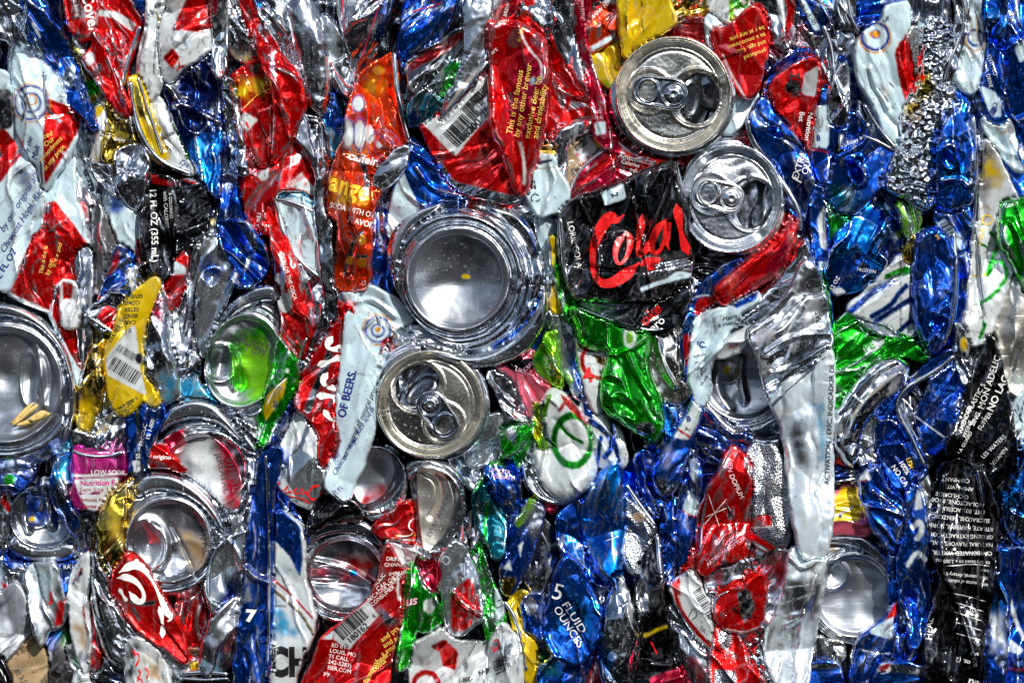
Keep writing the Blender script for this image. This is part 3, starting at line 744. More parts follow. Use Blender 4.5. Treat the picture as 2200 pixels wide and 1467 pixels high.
# ------------------------------------------------------------------ printed cans, upper left
c('bare silver can end with a pinched fold, top left corner', 3, 'S', '-30,-30 72,-30 70,60 98,115 122,155 60,140 25,118 14,80 -30,74', 120, 1.1, cr=['12 8 68,-10 55,30 52,60 58,95'], rim=['12,68 20,95 12,130 20,165 28,185', (4, '30,118 70,132 118,154')])
c('long bright blue can twisted down from the top edge near the left', 6, 'B', '64,-30 145,-30 142,60 142,100 162,150 182,195 202,245 210,282 190,262 150,215 140,170 115,140 95,112 82,80 66,50', -60, 1.3, p=['E~6 72,52 86,80', 'N 100,-30 145,-30 145,40 110,60', 's@ 148,165,14,0,.6'], lam=.7)
c('red can with silver outlined white letters, top edge left', 6.1, 'R', '143,-30 206,-30 205,40 200,78 178,88 152,62 143,30', 80, .8, p=['s~4 155,40 200,32', 's~3 165,78 190,82 204,60'], t=[('Cove.', 176, -12, 34, -78, 'W', {'bold': .02}), ('your Being', 156, -14, 12, -80, 'W')])
c('wide red can with a white diagonal stripe, top left', 4.6, 'R', '198,-30 258,-30 300,45 292,80 272,130 262,186 250,190 222,125 200,70', -70, .8, p=['E 204,20 250,24 292,52 284,68 240,38 204,33'], rim=['300,55 284,95 270,140 262,188'])
c('narrow crumpled red strip ending in a point, left of the gold trimmed can', 6.5, 'R', '180,130 205,100 204,62 222,90 238,140 258,185 278,235 272,252 258,240 238,215 205,165 192,150', -65, 1.2, p=['s@ 212,60,8,0', 'E@ 196,128,9,0,.6'], lam=.6, inks=[('P', 1.6, '232,120 246,160 256,190')])
c('yellow can strip with black letters VIS and a barcode, upper left', 5, 'Q', '138,60 168,92 190,128 212,175 238,228 262,250 240,300 215,290 196,240 178,185 152,130 139,95', -62, .8,
  p=['E 150,70 175,90 205,90 195,120 160,100', 'E 180,115 205,160 228,185 200,150', 'G 178,178 200,170 215,200 195,205', 'J 205,200 230,240 240,265 220,250'], t=[('VIS', 153, 136, 17, 8, 'K'), ('HAND', 150, 84, 8, -60, 'K'), ('315', 175, 100, 10, 70, 'K')], bar=[(172, 112, 22, 14, -62, 0, 'K')])
c('gold can with black small print and the white word Enjoy, upper left', 6, 'Q', '235,220 258,228 275,245 285,300 283,320 255,318 246,356 226,358 222,340 228,300 234,255', 85, .7,
  t=[('WWW.', 248, 259, 10, -5, 'K'), ('QUESTIONS', 244, 268, 8, -8, 'K'), ('1-800-CIAL-800', 238, 276, 7.5, -8, 'K'), ('Enjoy', 246, 302, 11, -8, 'W')])
c('white folded can tab beside the gold can, upper left', 5.9, 'E', '205,235 232,222 236,250 230,300 226,355 198,350 200,330 212,300', 80, .8, p=['C~4 205,215 228,238', 'Y 195,205 215,205 235,220 212,255 200,250', 'U* 198,330 226,340 224,356 196,350'], t=[('84161', 222, 330, 8, 80, 'K')])
c('white beer can with a round crest and a red block of gold text, left', 5.6, 'W', '30,118 70,130 118,152 140,190 170,235 172,272 152,320 95,412 88,360 62,330 42,290 32,210', 100, .75,
  p=['R 97,210 140,225 172,240 170,278 128,350 94,402', 'F@ 68,222,42,2.2', 'Z@ 68,222,36,6', 'E@ 68,222,30,3', 'Z@ 68,222,20,5', 'F@ 70,216,10,3', 's~7 95,160 98,215 104,240 130,262', 's~6 33,195 60,225 48,260'],
  t=[('ced', 96, 300, 15, 25, 'F', {'shear': .2}), ('Our', 100, 318, 15, 40, 'F', {'shear': .2}), ('smoothness', 90, 350, 14, 48, 'F', {'shear': .2}), ('at any price.', 98, 368, 14, 50, 'F', {'shear': .2}), ('by the', 60, 335, 16, 72, 'N', {'shear': .3}), ('ley Malt', 72, 370, 18, 74, 'N', {'shear': .3})], rim=[(3.4, '96,155 94,240 88,330 90,400')])
c('white beer can with navy script about hops and rice, left edge', 5.2, 'W', '-30,150 12,158 28,190 32,260 45,320 62,350 90,385 92,430 85,490 60,505 38,580 14,628 -30,600', 70, .8,
  p=['R -30,262 8,275 28,300 46,332 20,365 0,392 -30,400', 's@ 10,235,26,0,.6', 's* 30,350 75,370 60,400 30,400'],
  t=[('by our original all', 8, 500, 20, 58, 'N', {'shear': .35}), ('Choicest Hops, Rice and B', 8, 545, 20, 58, 'N', {'shear': .35}), ('E FL OZ', 2, 600, 21, 60, 'N', {'bold': .02})])
c('big red and white beer can with a small gold verse, left', 5, 'W', '92,408 150,322 158,420 180,490 192,530 170,538 166,600 145,640 130,680 108,670 12,627 60,520 80,470', 95, .9,
  p=['R 94,440 118,430 165,490 190,527 170,532 164,602 140,640 130,680 108,668 15,626 60,520 78,480'],
  t=[('This is the fa', 92, 590, 12, 80, 'F', {'shear': .2}), ('by our', 105, 592, 13, 75, 'F', {'shear': .2}), ('brew and', 118, 575, 14, 72, 'F', {'shear': .2})], rim=[(3.5, '15,630 60,655 108,672')], inks=[('K', 1.5, '100,500 125,495 122,520 98,525'), ('K', 1.2, '140,500 152,510 160,495')])
c('torn red and white can strip beside the big left can bottom', 5.1, 'W', '108,668 132,600 150,640 168,720 188,840 188,880 178,870 150,790 118,700', -70, .8, p=['R 108,668 132,600 140,640 168,730 175,800 150,760'], lam=.7)
c('worn silver patched strip over the red beer can, left', 6.4, 'E', '135,604 160,612 168,650 166,700 140,700 136,650', 90, 1, p=['R 136,604 158,612 156,640 137,645'], mat='worn_can', lam=.5)
c('dark curved can end behind the gold can, left', 4, 's', '152,310 180,285 212,288 205,330 196,360 202,420 206,500 190,498 172,450 155,380', 95, .9, rim=['205,290 178,284 156,305 152,350 165,420 185,480 205,500'])
c('small dark red piece inside the curved can end, left', 3.6, 'R', '184,400 208,368 208,475 186,462', 80, .6)
c('pleated silver can neck pinched like cloth, left', 6.2, 'S', '250,330 275,318 300,315 318,345 308,400 298,450 270,432 254,395', 65, 1.8, lam=.5, sharp=1.6)
c('small pleated silver neck left of the larger pleated one', 6.1, 'S', '196,354 225,358 248,360 252,405 262,425 235,405 210,380', 130, 1.4, lam=.5)
c('gold lined can shell with a long curved rim, upper left', 5.8, 'Y', '280,172 295,165 318,235 335,290 355,332 345,352 318,320 300,280 282,225', -70, .9, rim=[(6, '280,175 283,220 298,280 318,318 350,352 412,376'), (3, '296,165 318,235 350,330')], p=['Q 282,180 298,190 318,260 300,250'], wear=.2)
c('white can with tall letters RI folded lengthwise, upper left', 5.5, 'E', '300,165 312,110 322,60 345,8 356,60 352,120 345,175 330,212 316,205 306,190', 80, 1., p=['K~2 340,30 335,90 330,160', 'Q~3 322,-5 348,60'], t=[('RI', 308, 190, 13, 80, 'N'), ('SERVING /20', 350, 130, 9, 85, 'K')], lam=.7)
c('white lower can wall with blue marks inside the curved rim, upper left', 5.3, 'E', '308,212 340,208 372,262 398,310 418,375 375,358 345,330 328,280', -62, .8, p=['G~5 372,268 398,320 402,340', 's* 335,270 372,320 350,330'], t=[('A 9 3 CANS', 378, 278, 11, -62, 'N'), ('Tav', 380, 350, 17, -25, 'N', {'shear': .4})])
c('silver and red can with a red diamond panel, top', 5.7, 'E', '345,60 370,0 392,-30 442,-30 458,55 452,80 446,110 400,140 362,178 352,150', 35, .9, p=['R 370,68 385,30 405,-10 412,-30 442,-30 458,58 432,70 400,68', 'R 350,125 372,105 388,125 370,148'], t=[('RY', 362, 140, 26, -35, 'R', {'bold': .02})], bulge=26)
c('pleated silver and white wrap, top left of the red diamond can', 5.0, 'E', '318,-30 352,-30 345,30 340,90 325,140 300,190 298,120 316,60', 80, 1.2, lam=.6)
c('dark navy can with deep oval dents and brushed blue lower end, upper left', 5.4, 'N', '352,182 400,130 456,98 470,150 472,270 472,425 452,412 420,350 395,300 372,245', 100, .9, dents=[(400, 185, 42, 22), (410, 250, 34, 16)], cr=['10 6 365,175 400,140 430,145 425,180', '8 5 375,230 395,222 468,262'], p=['b* 400,330 425,300 468,290 470,420 440,400', 's@ 372,180,13,0,1.3'], bulge=26)
c('dark blue folded can top, top edge left', 4.4, 'V', '258,-30 320,-30 320,50 306,84 286,42 262,10', 100, 1)
c('black can printed 12 FL OZ 355 mL, left', 5.9, 'K', '308,405 330,380 372,385 380,420 372,470 372,530 356,602 330,585 308,520 304,460', 90, .9, p=['R 318,365 345,385 380,392 375,400 330,396'], t=[('12 FL OZ (355 mL)', 322, 405, 20, -88, 'W', {'bold': .015}), ('with CALORIES', 352, 412, 12, -88, 'W'), ('& COLORING', 364, 415, 9, -88, 'W')], wear=.5)
c('crumpled black and silver can pieces beside the black 12 ounce can, left', 5.8, 'K', '375,392 410,390 438,400 448,450 442,500 405,525 372,540 374,470', 40, 1.9, p=['s@ 398,420,20,0,1.1', 'R 372,372 412,372 430,398 400,392'], lam=.6, wear=1.)
c('dark crushed can corner with specks of yellow and pink, left', 4.4, 'g', '430,400 470,420 476,500 450,560 440,500', 100, 1.5, p=['Y@ 458,478,9,0', 'A@ 440,458,7,0'], lam=.5)
c('silver upright fold with red end, top left of the word SILVER', 6.1, 'S', '455,-30 482,-30 484,60 482,160 470,170 460,150 462,60', 88, .9, p=['A 455,-30 470,0 466,35 458,30', 'R 470,152 484,152 484,172 468,172'], lam=.5, bulge=28)
c('silver upright fold with rust brown edge beside the dark blue fold, left', 6, 'S', '476,172 500,172 505,230 520,300 536,350 548,366 520,380 500,330 488,250', -82, 1.1, p=['s@ 490,340,9,0', 'r~3 497,180 502,240 518,310'], lam=.5)
c('deep blue lengthwise fold left of the big red can', 4.9, 'V', '466,172 482,175 492,250 502,330 516,400 530,470 545,510 470,505 470,400 466,300', 90, 1., cr=['14 7 470,380 500,372 520,400'], p=['S* 475,345 500,340 512,385 480,395'], lam=.6)
c('silver can lettered SILVER, top', 5.5, 'S', '482,0 512,-8 535,45 560,100 562,125 540,134 512,128 492,90 484,50', -65, .6, t=[('SILVER', 486, 50, 23, -62, 'K', {'sx': 1.15}), ('CH A', 462, 12, 20, -15, 'K')], p=['Y* 510,112 540,118 535,134 512,128', 'r* 545,100 562,110 560,128'])
# ------------------------------------------------------------------ red cans upper centre left
c('big red can with a yellow dotted band and white letter patch, upper left of centre', 5.6, 'R', '495,168 530,142 562,130 575,150 590,200 598,260 598,300 590,345 560,354 532,330 520,280 508,230', -72, .9, p=['Y* 503,188 545,168 575,180 560,196 506,216', 'E 512,248 530,243 556,258 528,286'], inks=[('R', 5, '528,262 535,275'), ('F', 1.5, '522,236 555,200 590,190')], bulge=26)
c('dark red can with a hooked silver crease, upper left of centre', 6.5, 'R', '500,-30 522,-30 545,55 562,95 598,118 640,150 650,185 654,240 630,285 605,322 592,345 590,300 596,240 588,190 570,140 552,90', -75, .9, cr=['8 6 600,150 640,170 650,220'], rim=[(4.2, '594,190 597,235 606,272 607,284 598,291 587,288')], bulge=26)
c('bright red can wall with a white code panel, left of centre', 5.5, 'R', '600,320 640,272 650,310 680,365 686,425 645,405 600,404 582,432 575,500 548,505 530,450 518,392 560,370', 75, .9, p=['E 612,402 648,370 656,382 684,414 686,428 645,405', 'E 552,378 580,355 576,385 562,390'], t=[('0112010', 622, 402, 12, 32, 'R'), ('0', 655, 400, 12, 30, 'R'), ('(355 mL)', 552, 505, 13, 78, 'W')], bulge=26)
c('long tapering red ribbon can with flavor text and worn white patches, left of centre', 5.9, 'R', '578,430 600,480 618,530 642,590 655,665 668,712 645,775 618,735 602,650 594,560 582,500', -70, 1.1, p=['E@ 602,600,13,0', 'E@ 612,650,17,0,.8', 'E~8 604,545 612,590 605,640'], t=[('NATURAL FLAVORS CAFFEINE', 618, 500, 11, -72, 'P'), ('TION OR THE COCA', 604, 545, 11, -74, 'W'), ('800-1', 610, 655, 12, -55, 'W')], lam=.7)
c('bulging silver can shoulder with one long highlight, top left of centre', 5.8, 'S', '618,20 640,-10 665,0 690,60 703,140 706,215 698,250 668,225 646,190 640,110', -82, .6, bulge=34, edge=40, rim=[(4, '616,10 640,80 645,150 655,205')])
c('silver ribbed can wall behind the bulging shoulder, top', 4.9, 'S', '540,-30 625,-30 618,20 638,90 648,155 620,132 585,112 560,90 545,50', -65, 1.0, cr=['12 8 570,20 600,50 625,90'], p=['B@ 556,5,12,0', 'S@ 580,40,4,0'])
c('silver can strip with a thin red line, top left of centre', 5.2, 'S', '688,30 720,60 745,120 778,170 785,200 760,212 725,195 700,150', -62, .9, inks=[('R', 2.2, '702,120 722,160 752,190')], p=['H 690,30 720,60 735,130 700,110'])
c('gleaming white silver can crossed by a red line, top left of centre', 5.5, 'S', '730,-30 842,-30 832,30 808,90 782,160 768,150 748,95 735,50', 60, 1.4, inks=[('R', 2.2, '735,-20 740,80'), ('A', 2, '820,0 790,90 772,130')], cr=['10 5 750,50 790,40 820,10'])
c('deep blue and cyan can with white small print, left of the orange can', 5.1, 'V', '697,130 712,200 735,262 748,310 742,340 720,400 706,470 692,470 695,360 688,260', -78, .7, p=['C 696,262 742,305 728,360 700,400 692,470 690,300', 'b* 690,200 712,230 700,260'], t=[('THE', 726, 272, 14, -80, 'W'), ('NATURALLY', 706, 318, 8, -45, 'W'), ('PLEASE RECYCLE', 700, 332, 7, -45, 'W')])
c('silver pinched cone shaped can fold, left of centre', 5.7, 'S', '628,262 655,250 690,255 695,330 692,420 682,370 665,330 640,300', -75, 1., rim=[(3.4, '665,258 690,262 694,350 690,460')], p=['s@ 650,285,18,0'])
c('tall silver seam strip running down beside the cyan can, left of centre', 6.3, 's', '688,255 702,300 702,400 706,470 712,560 722,640 722,690 706,670 696,600 688,520 680,470 686,380', -85, .7, lam=.5)
c('blue banded can edge over a pale wall, left of centre', 5.2, 'W', '600,410 640,408 685,430 690,470 692,560 698,600 650,560 622,520 606,470', -80, .7, p=['C 600,402 640,402 688,428 685,450 640,424 600,424'], t=[('AT BE PREVENTED', 612, 412, 8, -22, 'W'), ('(MIN) 3.8% CRUDE FIBER', 606, 406, 7, -22, 'W')], rim=[(7, '588,425 598,455 610,510 640,560 698,606'), (5, '583,428 615,430 660,448 684,462')])
c('bright orange can twisted at the waist with white and yellow words, upper centre', 6.4, 'O', '783,155 812,138 845,114 852,180 862,250 874,300 850,322 830,340 815,340 808,380 812,420 800,436 794,500 792,618 724,620 728,540 732,480 706,452 712,390 722,345 745,300 748,250 762,205', -82, 1.45,
  p=['F* 790,170 830,180 805,210 785,200', 'F@ 814,152,13,0,1.3', 'F* 740,300 800,300 790,330 750,330', 'F* 710,380 760,420 790,440 720,450', 'E@ 771,225,12,0,.7', 'Z@ 771,225,13,3,.7', 'E@ 774,290,12,0,.4', 'Z@ 774,290,14,3,.4', 'E@ 794,290,10,0,.5', 'E@ 750,290,11,0,.4', 'Z@ 750,290,13,3,.4', 's~7 780,500 760,520 752,545 740,590', 's~6 745,550 790,552', 's~4 785,520 760,505', 'F@ 777,517,11,0', 'F@ 752,560,10,0', 'F@ 778,565,10,0', 'Z@ 825,315,34,2.5', 'Z@ 825,315,22,2', 'E 806,312 813,303 823,316 815,322', 's~12 780,350 788,380 790,400'], cr=['12 4 785,200 790,280 775,330', '-9 5 745,330 790,345 830,325', '10 4 760,360 755,420 765,500', '8 3 775,520 760,560 765,610'],
  t=[('FAMILY TRUST', 800, 285, 11, -35, 'N'), ('caffeine', 748, 343, 26, -14, 'W', {'bold': .02}), ('ange', 706, 408, 56, -17, 'Y', {'bold': .03, 'sx': .85}), ('SODA WITH OTHER', 708, 446, 17, -14, 'W', {'bold': .01, 'sx': .8}), ('FLAVORS', 748, 478, 18, -14, 'W', {'bold': .01, 'sx': .85}), ('12', 776, 612, 12, 0, 'W')], rim=[(5.5, '847,114 852,190 864,255 879,306')], bulge=26, wear=.35, g=2.6)
c('silver lens shaped fold below the crest of the orange can', 6.8, 'S', '803,398 815,360 845,330 876,316 872,350 850,385 820,402', 40, .5, bulge=20)
c('shiny blue and white can between the orange can and the barcode can', 5.6, 'B', '868,305 888,302 915,330 945,365 975,405 1010,425 985,440 930,452 900,470 850,520 832,500 840,440 855,380', -45, .9, p=['W 862,355 880,400 905,452 850,530 828,500 840,430', 'R~3 836,470 856,500'], cr=['10 5 895,360 930,410 990,420'])
c('crumpled metallic blue can with a red line, top centre', 5.4, 'B', '868,20 895,-30 990,-30 965,40 940,85 905,130 870,165 858,120 862,70', 55, 1.3, inks=[('R', 2, '880,28 950,6')], p=['W~4 905,28 950,16'])
c('teal green folded can, upper centre', 6, 'T', '876,228 920,190 955,150 985,128 980,190 955,222 905,262 880,272', 48, 1.1, p=['G 950,150 985,128 980,190 940,215', 'g* 890,140 960,140 950,200 890,220', 'N 876,240 905,235 900,268 880,272'])
c('narrow red and grey can strip crossing diagonally above the barcode can', 5.8, 'g', '872,142 905,118 960,85 1015,50 1005,85 965,130 930,160 885,205', 38, .8, p=['D 872,142 905,118 960,85 1012,55 1000,80 950,120 890,150 878,165'], wear=.3)
c('worn silver crest above the barcode, upper centre', 6.3, 'S', '1000,0 1046,-30 1055,60 1056,128 1010,190 962,238 945,262 958,212 985,170 1002,110', 65, 1., mat='worn_can', bulge=24, p=['U~4 960,235 1000,180 1040,140', 'R 950,222 965,218 950,250 925,262'], rim=[(4, '945,258 985,215 1050,132')])
c('large red can with a barcode and number 18200 25, upper centre', 5.7, 'R', '903,264 950,240 1000,190 1056,140 1056,200 1060,300 1090,350 1125,430 1062,436 1000,418 965,385 940,345 918,300', 40, .6,
  p=['E 906,264 955,245 1056,150 1056,246 1015,290 980,336 968,328', 'S 935,330 975,390 1062,412 1125,425 1125,440 1060,438 990,415 950,380'], t=[('0', 974, 336, 15, 48, 'K'), ('18200', 996, 306, 23, 46, 'K', {'bold': .015}), ('25', 1042, 256, 23, 50, 'K', {'bold': .015})], bar=[(984, 318, 60, 44, 47, 0, 'K'), (1018, 262, 46, 40, 45, 0, 'K'), (1015, 232, 70, 18, 44, 0, 'K')], bulge=24, wear=.2)
c('tall red can with gold verse printed upright, upper centre', 6.8, 'R', '1052,60 1080,48 1112,50 1145,70 1172,95 1178,160 1174,240 1160,310 1140,370 1125,425 1105,405 1082,330 1062,300 1054,250 1056,140', 86, .9,
  p=['A* 1110,120 1172,130 1170,250 1120,300 1090,290', 's@ 1146,178,9,0', 'E~7 1118,310 1128,360 1126,395', 'E~5 1118,70 1135,110 1165,140 1162,180'],
  t=[('This is the famous', 1100, 292, 19, 80, 'F', {'shear': .1}), ('by any other brewer', 1115, 298, 19, 80, 'F', {'shear': .1}), ('exclusive Beer be', 1137, 302, 19, 79, 'F', {'shear': .1}), ('and drinkability', 1155, 302, 19, 80, 'F', {'shear': .1}), ('Enjoy R', 1070, 55, 12, 20, 'W'), ('arc', 1058, 120, 13, 40, 'W'), ('er be', 1118, 95, 15, 75, 'F')], bulge=30, wear=.35)
c('red and white can top with a painted glow, top centre', 6.2, 'A', '1046,-30 1105,-30 1110,25 1085,45 1056,60 1048,20', 50, .6, p=['E* 1040,-30 1085,-30 1075,20 1050,45', 'R* 1085,-30 1110,-30 1110,20'], t=[('BREW', 1088, 38, 11, 75, 'W')])  # soft white and red glow painted into the colour
c('crumpled silver and red scrap, top centre', 6, 'S', '1105,-30 1195,-30 1185,30 1172,92 1145,68 1112,48', -50, 1.6, p=['R 1110,-30 1140,-30 1150,10 1130,20', 'r@ 1130,38,14,0', 'A@ 1165,80,8,0'], lam=.6)
c('smooth red can wall with a white triangle, right of the gold verse can', 5, 'R', '1172,95 1195,105 1215,150 1240,190 1272,222 1275,262 1215,285 1188,300 1172,260 1178,180', -60, .7, p=['W! 1219,238 1227,215 1264,226'], cr=['8 6 1185,170 1205,200 1270,215'], bulge=26)
c('silver arched can wall turning pink at its foot, top right of centre', 6.1, 'S', '1190,-30 1232,-30 1248,60 1262,140 1272,215 1245,190 1212,130 1182,85 1185,30', -72, .8, p=['A* 1240,160 1272,160 1272,215 1250,200', 'K~3 1215,75 1220,120'], bulge=30)
c('thin red ridge with small white capacity numbers, right of centre top', 6.6, 'A', '1236,-30 1268,-30 1258,30 1252,80 1268,140 1288,195 1302,250 1312,320 1298,318 1280,290 1276,230 1262,150 1244,80', -80, .8, t=[('202', 1277, 245, 10, 0, 'P'), ('12 FL', 1276, 258, 9, 0, 'P'), ('CORN SYRUP', 1246, -8, 9, -85, 'P')], lam=.6, p=['W 1276,265 1302,262 1300,290 1280,292'])
c('orange can strip edged in white, top right of centre', 5.9, 'O', '1255,78 1268,40 1290,10 1320,-10 1322,74 1290,100 1262,114', 50, .7, p=['E 1290,8 1322,-20 1322,10', 'W 1256,108 1322,70 1322,84 1262,118'], t=[('LOW FOODS', 1276, 40, 12, 42, 'W')])
c('bright yellow can with smooth highlights, top, above the upper right lid', 7, 'Y', '1328,-30 1425,-30 1438,15 1450,48 1430,66 1395,85 1342,128 1338,90 1332,40', 75, .9, p=['K~2 1344,40 1346,70', 'K~2 1378,45 1381,70', 'K~2 1377,5 1380,20'], bulge=26, wear=.15)
c('flat olive yellow can side under the orange strip, right of centre top', 5.3, 'Y', '1262,118 1300,112 1326,92 1332,150 1318,190 1296,178 1275,150', -60, .6, p=['L* 1290,165 1310,190 1290,195'], wear=.2)
c('crushed gold can pieces, top edge above the upper right lid', 5.2, 'Q', '1428,-30 1532,-30 1528,34 1500,38 1450,38 1440,10', 30, 1.5, lam=.6, p=['N~5 1430,10 1448,-5 1480,0', 'O@ 1462,3,5,0'])
c('dark red can side behind the upper right lid', 5.5, 'D', '1425,78 1462,48 1515,38 1525,70 1535,110 1500,130 1430,100', 10, .5, bulge=24)
c('red can with upside down gold sentence, upper right', 6.4, 'R', '1532,72 1560,66 1590,40 1617,12 1640,45 1650,90 1645,120 1632,160 1622,202 1600,212 1575,180 1550,140 1540,110', -70, .7, t=[('be r at any pric', 1640, 57, 13, -160, 'F'), ('to a smoothness', 1642, 72, 13, -160, 'F'), ('and age. Our', 1643, 88, 13, -160, 'F'), ('produced', 1643, 106, 13, -160, 'F')], p=['P 1540,100 1560,95 1595,118 1570,115', 'E~4 1552,120 1575,170 1600,212'], bulge=28, wear=.25)
c('pale blue and white can fold behind the red can with upside down text', 5, 'W', '1572,182 1598,212 1628,200 1625,230 1600,262 1560,290 1556,250', 60, .8)
c('white and green can top, top edge right', 5.7, 'E', '1520,-30 1618,-30 1608,15 1580,45 1560,62 1538,48 1524,10', 60, .7, p=['G 1565,-30 1618,-30 1605,18 1570,22', 'E! 1590,-5 1605,5 1598,12 1588,3', 'L 1566,-10 1580,40 1566,55'], t=[('180', 1562, 50, 13, 75, 'K')])
c('pale crumpled foil edge beside the white and green can', 5.9, 'W', '1520,35 1542,50 1562,65 1540,72 1535,110 1522,80', -60, .9)
c('silver red can with embossed ripples, top right', 5.8, 'S', '1615,-30 1722,-30 1712,40 1698,95 1688,112 1655,92 1632,50', -70, 1., p=['R 1662,-30 1712,-30 1705,50 1690,80 1684,60 1690,20', 'A* 1690,70 1700,95 1660,90', 'E 1660,-30 1682,-30 1686,60 1676,50'], bulge=28)
c('magenta red nutrition label under the upper right lid', 5.6, 'A', '1302,250 1322,300 1352,330 1400,345 1440,352 1440,365 1395,368 1352,395 1335,372 1328,335 1310,300', -22, .6, p=['R 1330,305 1440,345 1440,362 1360,392 1328,340', 'W~3 1329,308 1360,330 1390,345'], t=[('Serv', 1334, 322, 13, -20, 'W'), ('NO JUICE • VERY LOW SODIUM', 1354, 318, 11, -18, 'W', {'bold': .01}), ('Amount', 1328, 338, 15, -15, 'W', {'bold': .01}), ('Calories', 1334, 350, 12, -15, 'W'), ('en Fat', 1362, 346, 19, -12, 'W', {'bold': .02}), ('Fat', 1354, 372, 13, 10, 'W', {'bold': .02})], bulge=14)
c('rose red lens shaped can side, left of the magenta label', 5.4, 'A', '1224,428 1236,385 1262,350 1300,326 1332,332 1335,372 1310,395 1262,408', 40, .6, bulge=28, rim=[(3.5, '1222,432 1234,385 1262,348 1302,322')], p=['R 1224,428 1240,400 1300,330 1330,335 1290,370'])
c('olive can with a small warped barcode, right of centre top', 4.8, 'g', '1212,310 1250,295 1292,292 1300,320 1268,350 1238,380 1226,430 1212,420 1208,360', 70, .6, p=['U 1212,310 1250,295 1292,292 1268,350 1226,430 1208,400', 'E! 1232,326 1262,290 1285,320 1250,348', 'Y@ 1292,305,14,0', 'G@ 1285,302,6,0'], bar=[(1240, 325, 30, 26, 35, 0, 'K')], t=[('0', 1240, 337, 12, 30, 'R'), ('EH', 1228, 372, 14, 15, 'K')])
c('silver curling can neck below the red wall, centre top', 5.5, 'S', '1188,300 1210,275 1250,262 1278,258 1276,275 1240,285 1216,315 1214,370 1208,410 1195,385 1190,340', 65, .7, bulge=30)
c('white can tab with a litter figure and recycling arrows, upper centre', 6.6, 'W', '1126,400 1140,352 1148,338 1186,338 1192,365 1216,395 1219,425 1208,452 1160,462 1142,438', 80, .5,
  p=['N~5 1148,352 1184,346', 'U~2.5 1144,366 1190,360'], t=[], inks=[('K', 5, '1146,388 1148,396 1150,408'), ('K', 3, '1146,390 1138,396 1136,404'), ('K', 4, '1136,398 1138,408 1144,408'), ('K', 2.5, '1142,422 1150,416 1158,422'), ('K', 2.5, '1160,425 1158,434 1150,432'), ('K', 2.5, '1146,434 1140,430 1144,420')], bulge=20, wear=.2)
c('little olive can lid edge above the recycling tab', 5.7, 'Q', '1148,318 1186,312 1188,338 1148,340', 0, .5)
c('dark twist below the recycling tab, centre', 4.6, 'g', '1150,455 1205,455 1200,520 1185,590 1160,560', -85, 1., p=['W 1160,460 1190,458 1188,520 1170,500', 'K@ 1185,465,6,0'], t=[('MEXICO', 1158, 520, 9, 85, 'K')])
c('black cola can with big red script letters, right of centre', 7.6, 'K', '1206,460 1235,430 1262,418 1330,400 1388,368 1445,350 1452,385 1470,440 1478,500 1486,560 1480,600 1440,628 1400,642 1330,650 1240,645 1215,600 1200,530', 75, 1.5,
  p=['W 1290,418 1338,395 1345,428 1300,444', 'S@ 1430,572,20,0,1.6', 'S* 1380,560 1475,550 1475,590 1400,600', 'W~9 1378,622 1420,606 1480,592', 'W~7 1438,598 1455,586 1480,590', 'S* 1200,470 1222,470 1222,560 1240,640 1210,600'],
  inks=[('R', 19, '1340,462 1322,478 1312,465 1296,480 1276,520 1270,570 1282,608 1310,612 1345,590 1372,565'), ('R', 11, '1345,500 1326,520 1318,550 1326,572 1342,560 1354,528 1350,502 1342,498'), ('R', 13, '1378,462 1374,500 1368,530 1370,552 1384,540 1396,515'), ('R', 12, '1432,470 1410,492 1396,525 1402,548 1418,540 1430,505 1434,468 1428,520 1436,538'), ('R', 15, '1450,440 1456,470 1462,510 1478,548'), ('R', 13, '1374,572 1392,560 1420,556 1400,570 1385,578')],
  t=[('LORIE COLA', 1218, 478, 18, -78, 'W', {'bold': .01}), ('2', 1312, 418, 20, -70, 'K', {'bold': .03})], bulge=30, wear=.25, rim=[(4, '1204,470 1212,590 1242,650 1330,662'), (3, '1450,350 1468,420 1480,500')], g=2.4, cr=['16 5 1448,352 1420,440 1375,540', '12 4 1250,430 1290,540 1280,640', '-10 5 1210,560 1330,590 1480,560', '10 4 1345,395 1370,470 1400,640'])
c('lower black cola panel with red and white words, under the script cola can', 7.1, 'K', '1238,648 1330,655 1400,650 1478,600 1478,640 1450,690 1425,712 1395,712 1330,690 1270,668', 40, .6, p=['H 1238,650 1330,640 1385,630 1330,690 1270,668'], t=[('oke', 1384, 702, 34, 42, 'R', {'bold': .02, 'shear': .2}), ('zero', 1394, 722, 26, 42, 'W', {'bold': .01}), ('sea', 1436, 632, 15, 10, 'W')], bulge=20, rim=[(3, '1240,660 1300,684 1395,712 1425,706')])
